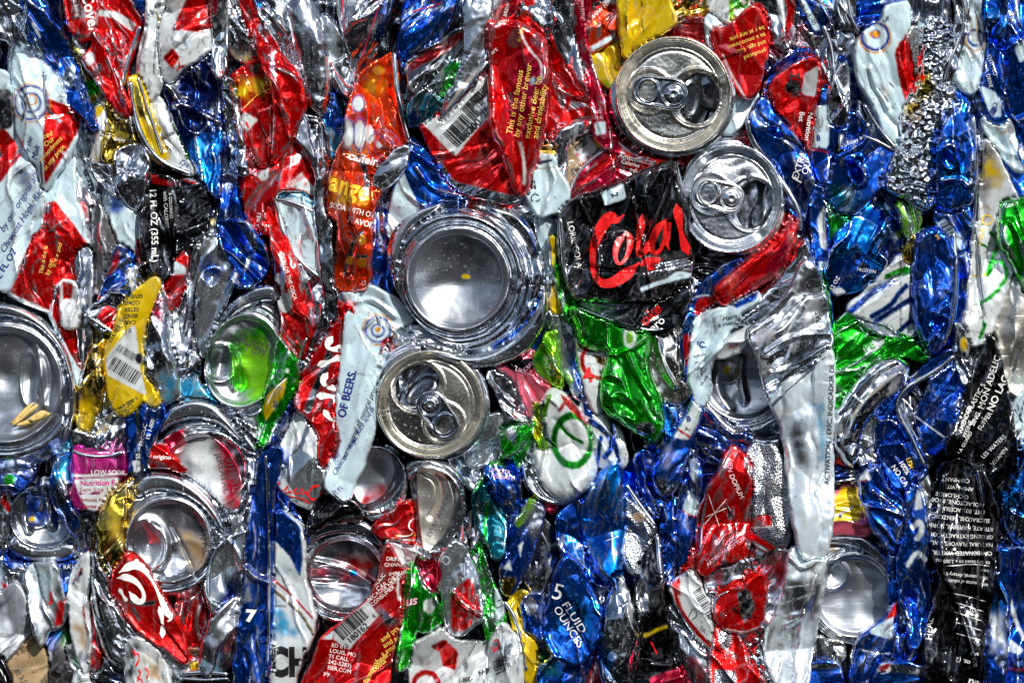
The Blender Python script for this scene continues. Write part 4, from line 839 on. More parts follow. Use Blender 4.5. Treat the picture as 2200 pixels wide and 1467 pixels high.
# ------------------------------------------------------------------ upper right
c('deep blue can printed EXTRA OUNCE with a curved silver rim, right', 6.5, 'V', '1612,252 1642,208 1655,240 1680,270 1710,300 1735,350 1745,390 1732,430 1722,478 1700,450 1680,400 1650,345 1618,300', -62, .9, p=['N 1680,330 1735,350 1740,400 1720,470 1690,410', 'B* 1625,300 1650,350 1690,400 1670,330'], t=[('EXTRA', 1712, 388, 20, 72, 'W'), ('OUNCE', 1732, 378, 20, 72, 'W'), ('1', 1716, 400, 30, 60, 'W')], rim=[(6.5, '1606,258 1612,300 1650,350 1685,400 1715,450 1718,495')], dents=[(1665, 285, 16, 12)], bulge=28)
c('red can with white block letters ANTZ and a nutrition panel, upper right', 6.1, 'R', '1652,200 1672,165 1705,145 1742,128 1758,140 1752,200 1742,270 1735,330 1722,365 1712,320 1698,262 1668,235', 78, .9, p=['K@ 1702,188,17,0,1.2', 's~3 1690,180 1716,190 1704,210', 'D* 1715,250 1740,250 1730,330 1712,300', 'E 1727,160 1758,142 1752,210 1722,204'], t=[('ANTZ', 1722, 208, 31, 96, 'K', {'bold': .03, 'sx': .6}), ('Nutrition', 1736, 242, 16, -98, 'W', {'bold': .01}), ('Bet', 1718, 240, 16, -98, 'W')], wear=.3)
c('crumpled navy foil band around the ANTZ can, upper right', 5.7, 'V', '1645,215 1650,170 1675,135 1715,112 1742,118 1740,132 1700,148 1672,175 1660,215', 50, 1.4, lam=.5)
c('dark silver red tinted neck, right of the upside down text can', 5.2, 's', '1650,90 1695,108 1725,118 1715,128 1680,135 1650,165 1640,130', -40, 1., p=['A* 1650,90 1700,100 1690,120 1660,110'])
c('blue can with a white numbered label, top right', 6, 'V', '1712,-30 1790,-30 1786,30 1762,72 1740,58 1722,20', -55, .9, p=['W 1716,8 1728,0 1762,62 1750,70'], t=[('V L 158280', 1716, 4, 13, -60, 'K'), ('ENERGIC', 1742, -6, 12, -42, 'W')], lam=.7)
c('pinkish silver can edge beside the numbered label, top right', 5.6, 'S', '1702,30 1722,40 1742,62 1765,88 1772,122 1740,118 1705,95', -60, .8, p=['A* 1700,40 1735,60 1720,90 1700,80'])
c('stack of nested silver can rims, top right', 5.9, 's', '1788,-30 1835,-30 1832,40 1850,75 1840,60 1812,60 1798,40', -80, .7, rim=[(4, '1796,-20 1800,30 1815,58'), (4, '1808,-20 1812,30 1825,58'), (4, '1820,-20 1824,35 1845,72')], lam=.6)
c('tall curved silver rim piece right of the blue numbered can', 5.8, 's', '1765,70 1785,50 1796,110 1798,170 1784,195 1768,220 1762,190 1772,140', -85, .6, rim=[(5, '1768,55 1782,90 1790,140 1786,180 1766,225')])
c('dark navy can fold under the stacked rims, top right', 5.0, 'N', '1790,70 1830,60 1838,110 1842,200 1830,260 1815,230 1810,150', -80, 1., p=['S@ 1815,95,18,0,.8', 's* 1800,60 1835,60 1838,120 1812,120'])
c('dark navy and purple crushed can, top edge right', 5.6, 'V', '1832,-30 1965,-30 1940,10 1905,35 1898,55 1868,72 1845,66 1834,30', 20, 1.5, lam=.6)
c('pale beer can with a round orange and navy crest, upper right', 6.4, 'W', '1842,100 1855,72 1878,62 1895,50 1900,22 1925,12 1950,10 1946,70 1925,105 1938,160 1950,225 1936,322 1905,285 1875,215 1842,165', -72, .6,
  p=['F@ 1878,82,34,3', 'Z@ 1878,80,29,7', 'E@ 1878,78,22,3', 'F@ 1878,76,13,0,1.6', 'Z@ 1880,75,9,3', 'R 1946,72 1950,130 1956,220 1945,225 1930,170 1920,112', 'E@ 1900,200,9,0,.5', 'K~2 1888,192 1905,215 1920,235', 'K~3 1910,178 1918,188'], t=[('Sup', 1898, 55, 13, 55, 'K', {'shear': .4})], cr=['9 7 1865,150 1880,190 1905,230', '-6 6 1885,190 1900,200 1915,235'], rim=[(4.5, '1855,225 1880,270 1915,310 1925,322')], bulge=22, wear=.2)
c('narrow red strip between the pale beer can and the foil, upper right', 5.6, 'R', '1945,70 1958,140 1965,225 1950,262 1938,250 1948,200', -85, .8, p=['F@ 1940,190,6,4'])
c('warm grey hammered can side left of the foil, upper right', 4.7, 'w', '1946,70 1978,56 1990,120 1978,175 1958,195 1950,130', -85, .7, mat='embossed_aluminium')
c('wad of crinkled bare aluminium foil running down the upper right', 7.2, 'S', '1975,52 1998,45 2030,48 2042,78 2036,108 2014,150 2012,190 2040,192 2056,212 2045,235 2018,250 2008,275 1998,320 1996,380 2002,420 1992,452 1962,435 1940,420 1905,405 1896,392 1918,345 1935,305 1938,250 1958,205 1976,170 1980,120', 70, 1., mat='crinkled_foil', name='foil_wad', cat='foil', p=['Q* 1965,155 1995,165 2000,210 1965,220', 'Q* 1945,225 1965,225 1960,260 1945,260'], wear=0, g=2.4)
c('silver brown edged can loop right of the foil, upper right', 6.3, 'S', '2052,-30 2072,-20 2076,30 2066,90 2052,140 2036,185 2024,182 2028,130 2048,90 2062,40', -75, .9, bulge=26, p=['U~3 2076,20 2066,70'], rim=[(3.5, '2060,-20 2074,20 2066,80 2042,120 2026,182')])
c('narrow white beer can with a half hidden round crest, top right', 6.1, 'W', '2074,-30 2100,-30 2104,35 2112,95 2108,140 2092,200 2072,195 2052,165 2066,130 2078,80', -85, 1., p=['F@ 2096,88,22,3', 'Z@ 2096,82,17,6', 'U~3 2082,30 2090,90', 'U~4 2096,40 2100,90'], lam=.7)
c('small silver crumpled shelf under the narrow crest can, upper right', 5.7, 's', '2030,185 2065,180 2095,195 2090,205 2060,210 2040,200', -15, 1.)
c('brilliant blue can dome, top right', 5.9, 'b', '2098,-30 2158,-30 2158,30 2160,70 2148,92 2118,88 2106,50', 80, .9, p=['V 2098,-30 2158,-30 2158,20 2100,22'], bulge=30)
c('blue and white can with block print in dotted lines, upper right', 6.0, 'B', '2104,102 2130,96 2150,118 2155,165 2150,230 2158,262 2128,252 2112,210 2098,160', -82, .8, p=['W 2100,185 2120,190 2138,200 2150,225 2150,252 2128,252'], t=[('ANT, NO', 2118, 118, 12, -72, 'W'), ('OAKD. DRIVE', 2108, 125, 11, -76, 'W'), ('+062', 2138, 250, 14, 80, 'N')], bar=[(2128, 262, 30, 14, 60, 0, 'N')])
c('shiny blue can bent at the right edge, upper right', 5.3, 'B', '2158,-30 2230,-30 2230,280 2200,262 2175,240 2160,180 2150,110', -60, 1., p=['W 2175,105 2230,62 2230,100 2190,138', 'U~4 2195,-20 2180,30 2160,60'], cr=['14 8 2160,110 2200,80 2230,60', '12 7 2160,260 2190,262 2230,240'])
c('scuffed white can fold with a brown ring, upper right', 5.5, 'W', '2110,255 2165,255 2180,300 2182,330 2200,370 2180,360 2150,320 2128,290', -55, .9, p=['U@ 2153,275,11,4', 'V 2182,330 2200,300 2205,370'])
# ------------------------------------------------------------------ right side
c('navy can with a white panel printed 8 A dash, right', 6, 'V', '1752,205 1772,192 1790,205 1792,260 1788,330 1778,362 1768,400 1745,350 1742,280', 88, .7, p=['W 1748,232 1782,225 1780,320 1742,318', 'R~4 1742,320 1780,328'], t=[('8', 1754, 304, 17, 8, 'N', {'bold': .03}), ('A-', 1756, 322, 12, 5, 'K')], lam=.6, bulge=26)
c('silver arrow head fold right of the 8 A dash can', 6.2, 'S', '1780,210 1800,165 1814,132 1822,190 1820,240 1805,272 1790,262', 80, .9, p=['K@ 1798,215,12,0,1.4', 'B@ 1795,240,4,0'], bulge=26)
c('pale blue and black lined scrap behind the silver arrow fold, right', 4.6, 'W', '1822,180 1838,200 1866,250 1845,268 1822,240', -60, .4, p=['K~1.5 1824,222 1850,264', 'K~1.5 1822,232 1845,266', 'K 1836,180 1860,215 1872,260 1862,262 1840,210'])
c('crushed dark blue can with white word joy, right', 5.9, 'V', '1778,275 1800,268 1822,245 1842,255 1862,290 1850,312 1820,330 1790,340', 70, 1.4, p=['K 1782,285 1815,290 1812,330 1785,335'], t=[('Enjoy Res', 1820, 312, 12, 18, 'W')], lam=.6)
c('big dark blue can with a ring shaped dent, right', 6.0, 'V', '1782,345 1820,330 1850,312 1862,295 1918,322 1922,350 1895,395 1862,432 1832,458 1800,450 1778,420', 60, .6, dents=[(1838, 372, 26, 20)], cr=['10 4 1820,345 1832,342 1858,375 1856,392 1845,402 1832,392 1820,360'], rim=[(5, '1852,292 1885,305 1922,325')], p=['T* 1785,400 1840,400 1830,455 1790,440'], bulge=26)
c('teal blue can fold under the foil, right', 4.9, 'N', '1860,440 1900,400 1935,425 1940,500 1935,560 1905,560 1888,500', -70, 1., p=['C* 1870,450 1900,450 1900,520 1880,510'])
c('brilliant blue crushed can with white glints, right', 5.9, 'b', '1840,462 1868,444 1895,458 1898,490 1880,540 1900,560 1888,600 1835,622 1795,632 1778,600 1780,560 1800,505', 60, 1.3, p=['V 1790,560 1840,540 1870,580 1830,620 1785,620', 'E@ 1800,635,18,0'], t=[('PROTEIN', 1840, 582, 10, -8, 'W'), ('12 OZ', 1788, 625, 12, 60, 'W')], bulge=28)
c('pleated green can neck, right', 5.6, 'G', '1780,435 1812,440 1842,455 1838,478 1802,505 1790,560 1784,640 1772,600 1772,520', 80, 1.8, lam=.45, sharp=1.5, p=['T* 1780,430 1840,440 1810,470'])
c('tall blue edged silver and green strip at the left of the pleated green neck, right', 5.9, 'B', '1740,400 1762,380 1770,440 1776,520 1775,600 1782,680 1786,780 1776,760 1762,640 1752,540 1744,470', 88, .9, p=['E 1755,470 1772,440 1776,540 1762,530', 'W 1758,562 1778,562 1778,580 1758,580', 'G 1757,582 1778,585 1790,720 1786,790 1772,720'], lam=.6, inks=[('N', 4, '1756,556 1778,556')])
c('lime green flap hanging from the foil, right', 6.3, 'L', '1928,432 1945,442 1975,448 1972,480 1962,512 1950,505 1938,470', -70, .6)
c('small gold pointed tip at the top of the striped can, right', 6.5, 'Q', '1970,506 1962,508 1945,540 1948,558 1966,562 1972,530', 75, .5)
c('silver can with blue and white stripes and a green band, right', 6.1, 'E', '1940,548 1966,560 1962,620 1966,700 1962,720 1932,710 1890,688 1850,678 1818,665 1850,640 1895,595', 40, .7, p=['G 1900,590 1942,572 1955,575 1950,592 1900,600', 'V~12 1828,668 1875,625 1915,605', 'B~11 1872,680 1915,655 1930,630 1945,615', 'V~11 1880,690 1960,640', 'B~10 1930,712 1966,680', 'K~1.5 1934,560 1934,700'], bulge=22)
c('large smooth dark blue can with wavy dents, right', 6.6, 'V', '1968,505 1985,492 2010,490 2034,508 2046,545 2050,610 2040,680 2022,735 2005,762 1985,740 1968,700 1962,620', 88, .8, dents=[(2015, 700, 26, 14, )], cr=['9 5 2000,700 2010,670 2032,655', '8 5 1990,740 2005,720 2020,700'], p=['S! 1972,610 1992,618 1972,620'], t=[('3M', 2004, 506, 10, -60, 'Y')], bulge=34, edge=34, wear=.2, rim=[(5.5, '2046,500 2052,570 2048,650 2035,715 2022,742')])
c('blue can with a leaning barcode flap, right', 5.8, 'B', '2010,448 2040,440 2078,430 2082,470 2074,520 2068,540 2050,532 2030,505 2012,480', -60, .8, p=['W 2012,480 2030,470 2066,515 2064,538 2048,530'], bar=[(2018, 482, 44, 22, -62, 0, 'K')])
c('slim blue can column with small print and a white belt, right', 5.6, 'V', '2052,535 2080,540 2074,600 2062,680 2048,700 2050,620', 85, .9, p=['W 2052,535 2078,538 2076,552 2052,550'], lam=.5, inks=[('B', 2, '2062,560 2058,640 2052,690')])
c('bright blue can with glossy dents, right of the foil', 6.1, 'B', '2050,198 2072,205 2084,250 2092,330 2088,400 2078,440 2040,450 2012,446 2002,400 1998,330 2010,280 2030,245', 85, 1.1, p=['b@ 2050,380,26,0,.8'], dents=[(2032, 345, 16, 14)], cr=['10 5 2010,330 2035,310 2048,320', '8 5 2020,390 2060,385 2075,400'], bulge=30)
c('dark blue ridge line right of the glossy blue can', 5.5, 'N', '2084,240 2104,300 2100,400 2092,480 2082,520 2082,440 2092,340', 90, .8, lam=.5, rim=[(3.5, '2092,250 2100,350 2094,460 2084,560')])
c('tall pale can with green ribbon lettering and yellow stains, right edge', 5.4, 'E', '2092,480 2096,400 2105,330 2116,300 2138,330 2160,380 2182,420 2180,520 2168,600 2140,680 2118,730 2090,740 2068,725 2078,640 2088,560', 78, .7,
  p=['w* 2090,300 2130,300 2150,380 2110,420', 'Y* 2100,350 2130,340 2150,370 2140,400 2110,380', 'U~4 2106,450 2122,440 2128,455 2115,475 2104,470', 'G~8 2128,500 2150,520 2130,560 2118,600 2140,560', 'G~8 2150,560 2170,590 2130,640 2100,650 2118,690 2105,725', 'E~9 2118,690 2095,650', 'G~5 2098,520 2120,530', 'w@ 2098,670,16,3', 'U~2 2086,668 2120,672', 'Y~3 2088,594 2118,590'], t=[('O', 2108, 485, 34, 5, 'F'), ('OBA', 2106, 530, 20, 70, 'F')], bulge=26, rim=[(4, '2096,480 2108,600 2116,670')], wear=.3)
c('grass green can folded at the right edge', 6, 'G', '2142,490 2155,440 2185,428 2230,415 2230,640 2200,615 2178,570 2160,540 2150,520', -75, .9, p=['E@ 2180,425,9,0,2'], cr=['12 6 2170,480 2190,520 2200,600'], t=[('CONT', 2158, 448, 10, 15, 'W')], bulge=30)
c('warm silver mottled can wall, right edge', 4.6, 'w', '2140,680 2168,610 2178,575 2200,615 2230,640 2230,820 2190,850 2165,830 2150,760', 80, 1., mat='worn_can', rim=[(4, '2180,590 2188,650 2190,740 2180,800')])
c('green can wall under the striped can with a faint white label, right', 5.8, 'G', '1782,705 1808,690 1822,668 1860,690 1900,700 1950,722 2000,765 1992,775 1940,760 1895,790 1850,838 1800,870 1784,880', 40, .8, p=['E 1852,748 1880,728 1900,728 1892,748 1862,762'], t=[('PE', 1860, 756, 22, 28, 'G', {'bold': .03})], cr=['9 5 1790,800 1850,775 1890,740 1940,728', '7 4 1800,800 1860,790 1900,760'], bulge=22)
c('small silver fold beneath the blue striped can, right', 6, 'H', '1840,672 1880,690 1925,708 1928,720 1890,715 1850,695', -25, .8)
c('wavy deep blue can running diagonally beside the curved silver base, right', 6.2, 'V', '1882,930 1886,880 1905,845 1945,830 1985,790 2040,752 2048,765 2012,790 1975,815 1932,850 1925,880 1945,925 1975,985 1990,1020 1950,1030 1905,1015 1890,975', 50, .9, rim=[(5.5, '2048,764 2005,800 1945,832 1926,862 1928,890 1955,935 1985,1000')], cr=['10 5 1890,905 1920,900 1950,950'], bulge=24)
c('nested grey can rims behind the blue diagonal can, right', 4.8, 's', '1930,860 1970,830 1985,850 1975,900 2000,960 2005,1010 1980,985 1945,920', -65, .8, rim=[(3.5, '1942,855 1945,900 1975,950'), (3.5, '1955,848 1958,890 1985,945')])
c('navy can with faint small print above the black energy can, right', 5.5, 'V', '1985,860 2005,805 2052,770 2070,820 2075,870 2050,930 2005,980 1975,930 1970,890', 60, 1., t=[('OF CALORIES', 2000, 830, 10, -8, 'B'), ('NUTRITION', 2002, 845, 10, -8, 'B')], p=['E~4 1968,895 2010,925 2030,940'])
c('silver gold edge curling down between the blue can and the pale can, right', 5.7, 'S', '2048,695 2062,700 2078,740 2082,800 2072,830 2060,790 2050,750', -75, 1., p=['Y@ 2070,740,9,0,.6'])
c('pointed black can crowded with white small print, right', 6.5, 'K', '2124,722 2136,742 2150,800 2165,860 2172,920 2180,1000 2160,1060 2120,1030 2080,1010 2040,985 2030,960 2058,900 2085,830 2108,770', 62, 1.2, t=[('MON ADELIC', 2112, 880, 20, 72, 'W'), ('NO LAGE DE', 2132, 885, 22, 65, 'W', {'bold': .02}), ('PLASTIC S', 2085, 885, 15, 62, 'W'), ('AMENDED.', 2062, 930, 13, 66, 'W', {'bold': .01}), ('FFEINE,', 2072, 940, 13, 66, 'W'), ('SING.', 2090, 915, 14, 60, 'W', {'bold': .01}), ('SUFFER', 2106, 925, 14, 55, 'W'), ('LA GUARD', 2060, 975, 11, 60, 'W'), ('LES WATERS', 2110, 985, 12, 45, 'W'), ('VITAMIN', 2130, 1000, 12, 50, 'W')], wear=.3, bulge=26)
c('long black drink can panel with white upside down ingredient lines, right', 6.8, 'K', '2022,1000 2060,985 2105,1010 2128,1060 2140,1110 2134,1200 2122,1300 2108,1380 2092,1500 1990,1500 1985,1380 2008,1290 2020,1240 2002,1180 2005,1090', 80, 1.5,
  t=[('COMPANY', 2080, 1028, 12, 176, 'W'), ('AMIN (VIT.', 2088, 1046, 12, 174, 'W'), ('OCHLORIDE', 2078, 1063, 12, 174, 'W'), ('NOLACTONE, INOSI', 2110, 1080, 12, 174, 'W'), ('(VIT. B3), ACESULF', 2112, 1096, 12, 174, 'W'), ('SUCRALOSE, BENZOIC', 2124, 1114, 12, 175, 'W'), ('RTRATE, CAFFEINE, SORBIC', 2132, 1132, 12, 176, 'W'), ('GINSENG EXTRACT, COLOR A', 2132, 1149, 12, 177, 'W'), ('NATURAL FLAVORS, TAURINE, S', 2132, 1166, 12, 177, 'W'), ('CARBONATED WATER, CITRIC', 2130, 1184, 12.5, 178, 'W', {'bold': .01}), ('es are based on a 2,000 calorie diet', 2125, 1205, 11, 176, 'W'), ('iron', 2122, 1222, 10, 175, 'W'), ('cholesterol, dietary fib', 2120, 1238, 11, 172, 'W'), ('ant source of calories', 2120, 1252, 11, 172, 'W'), ('B2)', 2100, 1306, 13, 172, 'W'), ('fl. oz. (2', 2095, 1420, 14, 165, 'W'), ('ar 3', 2100, 1400, 12, 165, 'W'), ('uti', 2105, 1462, 26, 165, 'W', {'bold': .03}), ('HEAL', 1998, 1372, 20, 85, 'W')],
  inks=[('W', 1.6, '2010,1188 2070,1184 2128,1190'), ('W', 1.6, '2030,1212 2080,1210 2124,1214'), ('W', 1.2, '2040,1270 2115,1290'), ('W', 1.2, '2045,1290 2112,1312'), ('W', 1.2, '2048,1312 2108,1332'), ('W', 1.2, '2050,1334 2106,1352'), ('W', 1.2, '2052,1358 2104,1372'), ('g', 5, '2102,1200 2100,1280 2095,1340')], cr=['14 4 2030,1020 2010,1200 2060,1300 2100,1450', '12 4 2095,1010 2120,1150 2100,1300', '-10 5 2060,1020 2075,1250 2040,1450'], p=['s~4 2028,1230 2050,1260 2080,1330 2105,1400', 'S~3 2090,1020 2085,1060 2110,1120'], wear=.3, bulge=28)
c('dark crumpled can with ghosted print, between the black can and the right edge', 5.8, 'K', '2120,1010 2160,1020 2185,1050 2150,1110 2130,1130 2140,1070', -55, 1.2, t=[('Nutri', 2128, 1125, 18, 68, 'W'), ('FACTS', 2120, 1090, 14, 60, 'g')], lam=.6)
c('blue can with silver dented cap, right edge', 6.1, 'b', '2148,1060 2170,1020 2200,960 2230,930 2230,1160 2190,1165 2160,1140 2145,1110', 80, 1.1, p=['S 2172,1118 2210,1108 2230,1110 2230,1160 2190,1166', 'V 2200,960 2230,930 2230,1040 2190,1040'], bulge=30, dents=[(2185, 1085, 22, 12)])
c('black and white diagonally lined can scrap, right edge', 5.7, 'W', '2168,930 2180,870 2205,835 2230,815 2230,900 2205,930 2190,965 2170,960', 70, .9, p=['K~2 2180,880 2200,910', 'K~2 2186,870 2200,930', 'K 2170,930 2195,920 2190,965 2168,960', 'K~2 2200,860 2190,900', 'R@ 2165,980,12,0'])
c('shining blue and white lengthwise can, right edge low', 6, 'V', '2132,1180 2150,1170 2166,1180 2168,1260 2162,1330 2160,1400 2155,1500 2112,1500 2115,1400 2112,1310 2124,1240', 88, 1., p=['E* 2122,1320 2150,1310 2156,1370 2160,1400 2130,1390', 'b* 2120,1260 2160,1230 2160,1310 2125,1310'], bulge=30, lam=.7)
c('blue can with a red belt line and white ribbon, bottom right corner', 5.6, 'V', '2166,1170 2230,1150 2230,1500 2158,1500 2162,1420 2166,1300', 80, 1.1, p=['R~5 2160,1434 2195,1437 2230,1440', 'E~9 2172,1290 2182,1330 2200,1370', 'E 2168,1370 2200,1395 2190,1405 2168,1400', 'b* 2190,1180 2230,1180 2230,1300 2195,1290', 'R~4 2170,1232 2168,1250'], lam=.7)
# ------------------------------------------------------------------ centre column, middle height
c('white beer can with a torn round crest, left of the big round can bottom', 5.5, 'W', '742,622 765,612 800,620 842,642 868,665 886,692 858,705 832,742 812,782 796,760 772,715 752,670', -50, .8, p=['F@ 812,708,33,2.5', 'Z@ 812,708,27,6', 'E@ 812,708,20,3', 'Z@ 812,710,13,5', 'F@ 812,708,6,0', 'D 820,730 845,720 815,765'], cr=['8 5 765,650 800,640 850,680', '9 3 812,680 822,705 812,720'], bulge=20)
c('white beer can with the words BEERS and a navy sentence, centre left', 6.6, 'W', '748,668 762,700 785,740 806,772 816,800 812,860 800,930 782,985 762,1030 742,1078 718,1060 700,1040 712,990 735,940 726,880 735,800', 82, .55,
  p=['U~1.5 762,700 790,750', 'D 735,940 722,985 708,985 690,960'], t=[('OF BEERS.', 742, 898, 25, 76, 'N', {'bold': .025, 'sx': .95}), ('our original all natural process using', 742, 990, 17, 66, 'K', {'shear': .35, 'sx': .92}), ('By our', 706, 1010, 17, 55, 'N', {'shear': .35}), ('Choicest Hops, Rice and B', 722, 1022, 17, 60, 'N', {'shear': .35, 'sx': .9}), ('2 FL', 722, 1062, 14, 40, 'N')], rim=[(3, '700,1038 718,1058 742,1078 752,1068')], bulge=22, wear=.25, g=2.6)
c('red can with white swirling brand strokes, worn to metal, centre left', 6, 'R', '700,728 722,708 742,650 756,672 750,740 736,800 728,880 735,940 700,1000 688,985 692,930 660,885 640,880 632,835 655,800 680,765', 60, .9,
  p=['s~15 708,762 690,810 672,850 662,880', 'A 742,660 764,690 745,740 738,755 740,700'], inks=[('W', 12, '715,722 700,745 718,752 740,745'), ('W', 11, '682,785 705,778 735,765'), ('W', 11, '705,800 690,820 712,838 738,828'), ('W', 12, '680,850 720,850 728,868'), ('W', 10, '696,880 712,905 732,895')], bulge=26, wear=.6)
c('scraped pale silver can with red script words, centre bottom left', 5.9, 'E', '640,885 665,885 690,928 688,985 700,1010 702,1050 716,1062 690,1088 665,1092 625,1070 600,1042 592,1005 612,945', 80, .7, p=['s~10 668,900 650,950 640,980', 'H 600,1000 640,960 690,990 700,1050 690,1088 640,1075', 'R 660,885 700,890 735,940 720,960 700,900'], t=[], inks=[('R', 3.4, '600,1034 596,1044 604,1056 612,1050'), ('R', 3.2, '622,1042 612,1050 618,1060 626,1052 628,1060'), ('R', 3.2, '640,1046 632,1052 634,1062 644,1058'), ('R', 3.2, '652,1046 646,1056 652,1064 658,1050 660,1064'), ('R', 4.2, '688,1042 672,1044 662,1060 668,1074 682,1070'), ('R', 3.2, '694,1054 686,1064 692,1072 699,1062'), ('R', 3, '600,1060 625,1066 650,1070 668,1082')], bulge=26)
c('green and yellow crushed can strip, left of centre', 6.1, 'G', '600,722 612,745 630,772 640,800 632,835 612,870 592,905 574,945 564,965 562,910 574,850 592,790', 68, 1., p=['Y 574,850 592,830 618,810 610,850 588,880 570,905 565,880', 'E@ 582,808,5,2.5', 'E@ 618,796,5,0', 'Y@ 603,722,4,0'], lam=.7, inks=[('W', 2, '574,870 590,835 618,812')])
c('polished navy can fold under the green and yellow strip, left of centre', 5.7, 'N', '590,870 612,862 638,856 634,890 622,940 610,970 590,1000 568,1010 562,975 576,930', 70, .8)
c('long dark blue can column with a white 7, bottom left of centre', 6.3, 'V', '565,975 590,965 606,962 600,1000 586,1050 582,1120 580,1240 580,1350 576,1500 504,1500 510,1400 522,1320 532,1230 538,1130 552,1040', 88, .7, t=[('7', 528, 1332, 34, -4, 'W', {'bold': .05, 'sx': 1.2})], cr=['14 6 530,1220 550,1240 580,1250', '8 4 578,1000 578,1250 576,1450'], rim=[(3.2, '572,975 578,1080 579,1250 578,1400 574,1490')], p=['U~2 545,1200 552,1160 545,1120', 's* 535,1220 575,1230 570,1245 532,1235'], bulge=24)
c('white and sky blue beer can with red line and big black capitals, bottom', 5.9, 'E', '582,1120 600,1100 640,1125 652,1170 650,1230 664,1290 674,1330 668,1370 640,1420 620,1500 580,1500 580,1300', 84, .7,
  p=['B 582,1080 600,1090 645,1130 650,1200 645,1240 620,1190 582,1150', 'R~4 580,1238 625,1275 672,1325', 'K~3 580,1262 625,1300 650,1320 674,1362', 'Q~2.5 580,1258 625,1296 650,1316 674,1356', 'C* 582,1290 610,1320 640,1360 590,1360', 'J* 600,1200 630,1230 600,1230'], t=[('CH', 578, 1448, 84, 0, 'K', {'bold': .05, 'sx': .72})], bulge=26, wear=.3)
c('blue crumpled can behind the white and sky blue can, left of centre', 5, 'B', '600,1030 620,1080 650,1130 655,1180 640,1160 600,1100', -60, 1., rim=[(4, '610,1085 625,1110 660,1135')])
c('bottom red can with barcode 180162 4 and a white warning text', 6.2, 'R', '832,1168 845,1190 862,1220 872,1250 862,1300 850,1360 838,1420 830,1500 640,1500 668,1440 690,1380 720,1350 760,1320 800,1282 818,1240', 55, .6,
  p=['E! 719,1352 790,1288 815,1320 750,1395 716,1372', 'W 690,1372 720,1350 715,1372', 'E~6 855,1230 855,1270 858,1285', 's* 815,1300 850,1330 830,1340'],
  t=[('DRINK', 830, 1202, 12, -3, 'W'), ('GNANCY', 826, 1215, 12, 0, 'W'), ('IMPAIRS', 836, 1236, 12, 5, 'W'), ('ALCOHOLIC', 786, 1285, 12, 50, 'W'), ('CAR OR', 812, 1268, 13, 33, 'W'), ('BECAUSE HEALTH PR', 792, 1292, 12.5, 36, 'W'), ('CONSUMER', 800, 1302, 12, 40, 'W'), ('0', 746, 1392, 14, 42, 'K'), ('180162', 752, 1382, 19, 42, 'K', {'bold': .015}), ('4', 804, 1328, 15, 42, 'K'), ('ED BY', 712, 1388, 12, -10, 'W'), ('LOUIS, MO', 708, 1400, 12, -10, 'W'), ('TS CALL', 705, 1412, 12, -10, 'W'), ('342-5283)', 704, 1424, 12.5, -10, 'W'), ('ISER.COM', 703, 1436, 12, -10, 'W'), ('ply', 695, 1448, 12, -10, 'W'), ('and produc', 822, 1378, 16, 38, 'F', {'bold': .01}), ('and age', 826, 1390, 16, 30, 'F', {'bold': .01}), ('a smooth', 822, 1408, 15, 32, 'F'), ('beer.', 812, 1425, 17, 36, 'F', {'bold': .01}), ('costs', 804, 1442, 17, 40, 'F', {'bold': .01}), ('famous', 790, 1466, 17, 62, 'F', {'bold': .01})],
  bar=[(738, 1374, 74, 40, 42, 0, 'K')], bulge=24, wear=.3, g=2.6)
c('red can flap with a white and gold loop, beside the bent pale can end', 5.9, 'R', '800,1132 840,1105 872,1080 895,1078 898,1130 896,1172 862,1158 828,1152', 20, .7, p=['F~3 850,1150 880,1150 897,1148', 'E~3 858,1158 896,1160'], inks=[('W', 2.5, '895,1112 880,1118 878,1135 890,1140 880,1152 850,1150')], t=[], bulge=18)
c('grey white can edge under the red flap with the white loop', 5.5, 'E', '830,1160 860,1162 895,1178 885,1200 875,1232 850,1200', -50, .8)
c('dark crumpled label scrap over the dark oval can bottom, left of centre low', 6.1, 'K', '688,1072 720,1065 760,1085 780,1112 735,1122 700,1118 665,1150 670,1110', 20, 1.3, t=[('DRINK', 684, 1112, 12, 10, 'g')], lam=.5)
c('green can wedge with a pale cursive syllable, centre bottom', 6.3, 'G', '880,1212 895,1232 908,1262 940,1290 950,1335 918,1352 895,1350 880,1375 872,1430 855,1440 862,1380 872,1300', 75, 1., p=['E@ 922,1300,13,0,.8'], t=[('us', 872, 1300, 28, 10, 'P', {'bold': .02, 'shear': .3})], bulge=26)
c('silver sided can pinched between green and blue cans, centre bottom', 6.1, 'H', '945,1205 975,1160 1000,1175 1022,1232 1035,1310 1032,1330 990,1360 968,1358 962,1300 948,1260', 80, .9, p=['R 968,1270 1010,1238 1020,1262 1036,1318 1000,1352 970,1358', 'A 908,1220 950,1200 955,1230 940,1260 920,1240', 'W@ 958,1202,8,2'], bulge=28, cr=['10 5 1036,1318 1000,1300 975,1270'], rim=[(3.5, '952,1200 950,1260 955,1345 965,1345')])
c('white and red can with dark angular lettering, bottom centre', 5.7, 'E', '885,1390 915,1370 955,1350 965,1372 1000,1385 1050,1380 1062,1400 1060,1500 885,1500', 60, 1.1, p=['R 925,1385 955,1370 985,1400 978,1440 950,1430 945,1400', 'R@ 915,1470,26,11', 'R 960,1355 985,1350 982,1368'], t=[('1-800-', 985, 1466, 13, 12, 'K', {'bold': .02}), ('NOLI', 1030, 1450, 15, 18, 'K', {'bold': .02})], bulge=26)
